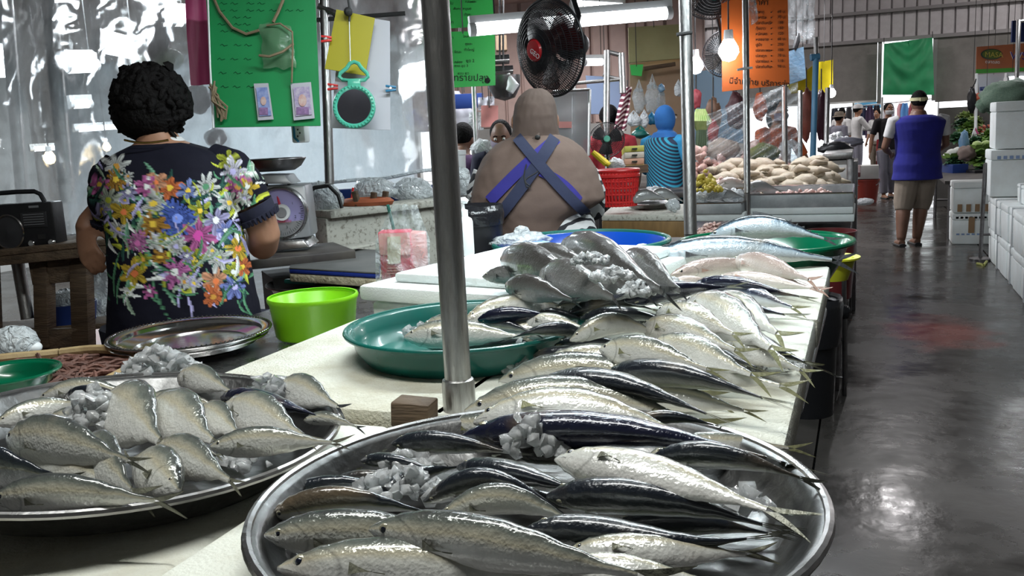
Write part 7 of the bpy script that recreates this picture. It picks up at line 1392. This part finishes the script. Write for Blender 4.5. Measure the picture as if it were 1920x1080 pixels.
for i, (x, y, d, r, m_, nm, lb) in enumerate(((1832, 272, 11.35, .06, 'lightg', 'cabbage', 'pale green cabbage head, left of two'), (1849, 270, 11.4, .055, 'lightg', 'cabbage', 'pale green cabbage head, right of two'), (1785, 288, 11.5, .07, 'caul', 'cauliflower', 'white cauliflower nearest the man\'s arm'), (1776, 292, 11.6, .05, 'caul', 'cauliflower', 'small white cauliflower lower left on the stall'), (1796, 283, 11.7, .06, 'caul', 'cauliflower', 'white cauliflower behind the nearest one'))):
    c = dep(x, y, d); t = thing(nm, lb, 'vegetable', c); MB().ball(c, (r, r, r * .85), 18, 12, jit=.06).build('head', M[m_], t, angle=180)
    for k in range(5): a = k * 1.257; dr = Vector((math.cos(a), math.sin(a), 0)); sdv = Vector((-dr.y, dr.x, 0)); MB().grid(lambda u, v: c + dr * (r * (.75 + .5 * u)) + sdv * ((v - .5) * r * 1.3) + Vector((0, 0, r * (-.7 + 1.0 * u - .2 * u * u))), 4, 4).build('leaf', M['leaf'], t, angle=180)
heap('red vegetables in a tray behind the cabbages', 'vegetable', 1850, 240, 20, 7, 12.8, 60, .035, 'carrot', name='vegetable_heap')
lump('blue_bag', 'pale blue-white plastic bundle among the greens', 'bag', (1808, 268, 9, 22, 11.5), 'bluewrap', .7, 63); lump('brown_bag', 'brownish bag in front of the cauliflowers', 'bag', (1812, 288, 16, 14, 11.4), pm('brown_bag_cloth', (.20, .15, .13), .7), .7, 64)
tag(MB().box(dep(1835, 330, 11.3), (.26, .3, .16), fs).build('crate', M['black'], bevel=.01), 'black crate under the cabbages', 'crate'); tag(MB().box(dep(1790, 322, 11.5), (.20, .3, .2), fs).build('crate', M['tub_b'], bevel=.01), 'dark blue-grey crate under the cauliflowers', 'crate')
lump('meat_tray', 'pinkish wrapped pack on the far side of the vegetable stall', 'pack', (1782, 210, 15, 8, 14.0), 'pkpale', .6, 65)
t = thing('hanging_bag', 'black bag hanging on the vegetable stall post', 'bag', dep(1820, 195, 12.5)); lump('bag_body', None, None, (1822, 188, 8, 24, 12.5), 'black', .7, 66, t); MB().path([dep(1822, 166, 12.5), dep(1828, 156, 12.5), dep(1830, 148, 12.5)], .008, 6).build('strap', M['black'], t)
t = thing('stall_pole', 'pale post of the vegetable stall with hanging straps', 'pole', dep(1830, 260, 12.6)); MB().tube(dep(1831, 138, 12.6), dep(1829, 262, 12.6), .02, n=10).build('post', M['white_pl'], t); [MB().path([dep(1828, 240, 12.5), dep(1822 + 14 * k, 255, 12.5), dep(1820 + 18 * k, 266, 12.5)], .012, 6).build('strap', M['card_pk'] if k else M['white_pl'], t) for k in (0, 1)]; MB().ball(dep(1833, 183, 12.5), (.05, .05, .06), 14, 8, jit=.1).build('orange_pouch', M['carrot'], t)
t = thing('stall_pole', 'steel pole crossing the banner at the right edge', 'pole', dep(1908, 150, 11.0)); MB().tube(dep(1910, 38, 11.0), dep(1906, 160, 11.0), .026, n=12).build('pipe', M['galv'], t); MB().tube(dep(1910, 40, 11.0), dep(1960, 34, 11.0), .02, n=10).build('cross_pipe', M['galv'], t); MB().tube(dep(1906, 160, 11.0), dep(1904, 330, 11.0), .026, n=12).build('pipe_foot', M['galv'], t)
D4 = 14.6; t = thing('banner', 'orange stall banner with an oval emblem and purple letters above the vegetables', 'banner', dep(1880, 115, D4)); sheet('orange_cloth', [(1831, 88), (1990, 76), (1990, 124), (1830, 130)], D4, pm('banner_orange', (.36, .11, .04), .6, c2=(.30, .09, .04), nscale=4), t, .01); sheet('green_strip', [(1830, 130), (1990, 124), (1990, 130), (1830, 138)], D4 - .002, pm('banner_green', (.05, .26, .03), .6), t, .01)
mx = Matrix((RIGHT, UP, -FWD)).transposed(); kq = D4 / FPX
MB().lathe([(20 * kq, 0), (20 * kq, .01), (18.5 * kq, .014), (0, .014)], 36, dep(1859, 102, D4 - .01), mx, sy=.5).build('emblem_border', pm('emblem_dark', (.015, .03, .02), .5), t); MB().lathe([(18 * kq, .015), (0, .016)], 36, dep(1859, 102, D4 - .01), mx, sy=.46).build('emblem_oval', pm('emblem_olive', (.08, .12, .02), .5), t)
ptext('MASA', 1845, 107, 10, D4 - .02, pm('emblem_gold', (.45, .36, .06), .5), t, 2, .02); ptext('ตลาดสด', 1846, 119, 6, D4, M['inkw'], t, 2, .02)
ptext('W', 1892, 113, 17, D4, M['inkw'], t, 2, .016); ptext('W', 1893, 112, 15, D4, M['strap_b'], t, 2, .022); ptext('S', 1914, 112, 15, D4, M['strap_b'], t, 2, .022)
tag(MB().box(dep(1900, 60, 13.0) + Vector((.2, 0, 0)), (.5, .03, .3), fs).build('board', M['tub_b']), 'dark blue panel at the upper right corner of the stall', 'panel')
tube_light('bright tube light under the orange banner at the right edge', dep(1885, 150, 13.6), dep(1990, 146, 13.6), .05); tag(sheet('pale_sheet', [(1834, 140), (1892, 136), (1888, 185), (1836, 205)], 14.9, pm('pale_blue_sheet', (.55, .60, .68), .6), None, .01, 6, .02), 'pale plastic sheet under the orange banner', 'sheet'); tag(MB().box(dep(1850, 166, 14.2), (.2, .05, .06), fs).build('blue_tag', M['tub_b'], bevel=.005), 'small dark blue sign under the banner', 'sign')
t = thing('tarp', 'green tarp hung across the opening in the far wall', 'tarp', atY(1700, 125, 25.6)); M['tarp'] = pm('green_tarp', (.02, .26, .10), .6, c2=(.015, .18, .07), nscale=2)
def tf(u, v):
    p = atY(lerp(1656, 1750, u) + 3 * (v - .5) * (1 if u > .5 else -1), lerp(lerp(82, 70, u), 178, v), 25.6); sag = math.sin(PI * u) * math.sin(PI * v); return p + Vector((0, -.10 * sag - .06 * math.sin(PI * u) * math.sin(18 * (v - .5 * math.sin(PI * u))) * (1 - v) + .05 * n3(u * 4, v * 4, 3), 0))
MB().grid(tf, 40, 40).build('cloth', M['tarp'], t, angle=180)
for q in ((0, 0), (1, 0)): MB().tube(tf(*q), tf(*q) + Vector((0, .1, .15)), .01, n=6).build('tie', M['wire'], t)
# clothes stall in the daylight beyond the hall
rk = thing('clothes_rail', 'far clothes rail in the daylight beyond the wall', 'rail', atY(1700, 190, 30)); a = atY(1560, 204, 30); b = atY(1760, 184, 30); MB().tube(a, b, .02, n=8).build('rail', M['galv'], rk)
for p in (a, b): MB().tube(p, (p.x, p.y, 0), .025, n=8).build('post', M['galv'], rk)
gc = [('light striped shirt', (.40, .38, .45), 1670, 34), ('pink top', (.62, .30, .32), 1690, 30), ('blue jeans', (.10, .26, .55), 1697, 50), ('dark red shirt', (.30, .06, .08), 1712, 36), ('white and black top', (.55, .52, .52), 1722, 34), ('pale blouse', (.60, .55, .58), 1660, 32)]
gc += [(('dark jacket', 'black trousers', 'charcoal dress', 'dark brown coat', 'navy shirt', 'dark purple skirt')[k % 6], ((.03, .03, .04), (.015, .015, .02), (.05, .045, .05), (.06, .04, .03), (.02, .025, .06), (.05, .025, .06))[k % 6], 1566 + 13 * k, 44 + 5 * (k % 3)) for k in range(7)]
for i, (nm, c, x, h_) in enumerate(gc):
    Y = 29.9 - .06 * (i % 4); tp = atY(x, 197 - (x - 1650) * .08, Y); t = thing('garment', f'{nm} on the far clothes rail above the masked woman' if i < 6 else f'{nm} on the far clothes rail, {ORD[i - 6]} from the left', 'clothing', tp, 'clothes on the far rail'); k = 30 / FPX
    MB().grid(lambda u, v: tp + Vector(((u - .5) * (.14 + .10 * min(1, v * 4)), .03 * math.sin(u * 12 + i), -v * h_ * k)), 10, 10).build('cloth', pm('garment_cloth_' + 'abcdefghijklm'[i], c, .8), t, angle=180); MB().path([tp + Vector((-.08, 0, -.01)), tp + Vector((0, 0, .03)), tp + Vector((.08, 0, -.01))], .006, 5).build('hanger', M['wire'], t)
tag(sheet('awning', [(1598, 194), (1655, 190), (1655, 202), (1598, 205)], 27.5, pm('blue_awning', (.06, .26, .42), .5), None, .03), 'blue awning strip below the concrete band beyond the wall', 'awning')
for p in (atY(1600, 200, 27.3), atY(1654, 196, 27.3)): tag(MB().tube((p.x, 27.3, 0), (p.x, 27.3, p.z + .2), .03, n=8).build('awning_post', M['galv']), f'thin post of the blue awning, {"left" if p.x < 0 else "right"} one', 'post')

wallbox('wall_stall_right', (2.75, 15.3, .74), (3.4, .08, 1.48), 'concrete')
for i, v in enumerate([(1790, 228, 13.8, .2, 80, 'leafd', 'dark greens at the back of the vegetable stall beside the vest'), (1818, 245, 12.8, .2, 80, 'leaf', 'green leaves in the middle of the vegetable stall'), (1855, 258, 12.4, .2, 80, 'leaf', 'light leaves at the back right of the vegetable stall'), (1790, 305, 11.5, .16, 70, 'leafd', 'dark stalks below the cauliflowers')]): leafy(v[6], *v[:6], seed=40 + i)
heap('cut chicken pieces under the heap of whole chickens', 'chicken', 1455, 352, 125, 10, 5.95, 220, .04, 'chick', deep=.35, name='chicken_heap')

p_ = dep(866, 366, 3.6); table('side_stand', 'small stand under the pale bag left of the headscarf woman', p_.x - .08, p_.x + .08, p_.y - .06, p_.y + .06, p_.z, M['ledge']); p_ = dep(855, 345, 4.4); table('side_stand', 'small stand under the pale plastic tub behind the front pole', p_.x - .1, p_.x + .1, p_.y - .08, p_.y + .08, p_.z - .001, M['ledge'])
# whatever hangs in the photograph hangs from a wire here
bpy.context.view_layer.update()
for o in [q for q in COL.objects if q.parent is None and q.get('category') in ('bag', 'banner', 'board', 'paper', 'drape', 'tarp', 'sign', 'bulb', 'sheet', 'box', 'meat', 'bundle', 'card', 'panel', 'strip', 'plastic wrap', 'folder', 'shelf')]:
    pts = [m.matrix_world @ Vector(c) for m in [o] + list(o.children_recursive) if m.type == 'MESH' for c in m.bound_box]
    if not pts or min(p.z for p in pts) < 1.28 or o.name.startswith('foam_box') or max(p.z for p in pts) > 2.95: continue
    tz = max(p.z for p in pts); cx = sum(p.x for p in pts) / len(pts); cy = sum(p.y for p in pts) / len(pts)
    qx = px_of((cx, cy, tz))[0]
    if (o['category'] == 'bag' and 1175 < qx < 1285) or cy < 4.8 or o.name.startswith('drawer'): continue
    top = 3.24 if (-8.7 < cx < -2.25 and 5.35 < cy < 12.6) else 6.02
    MB().tube((cx, cy, tz - .02), (cx, cy, top), .004, n=5).build('hanging_wire', M['wire'], o)
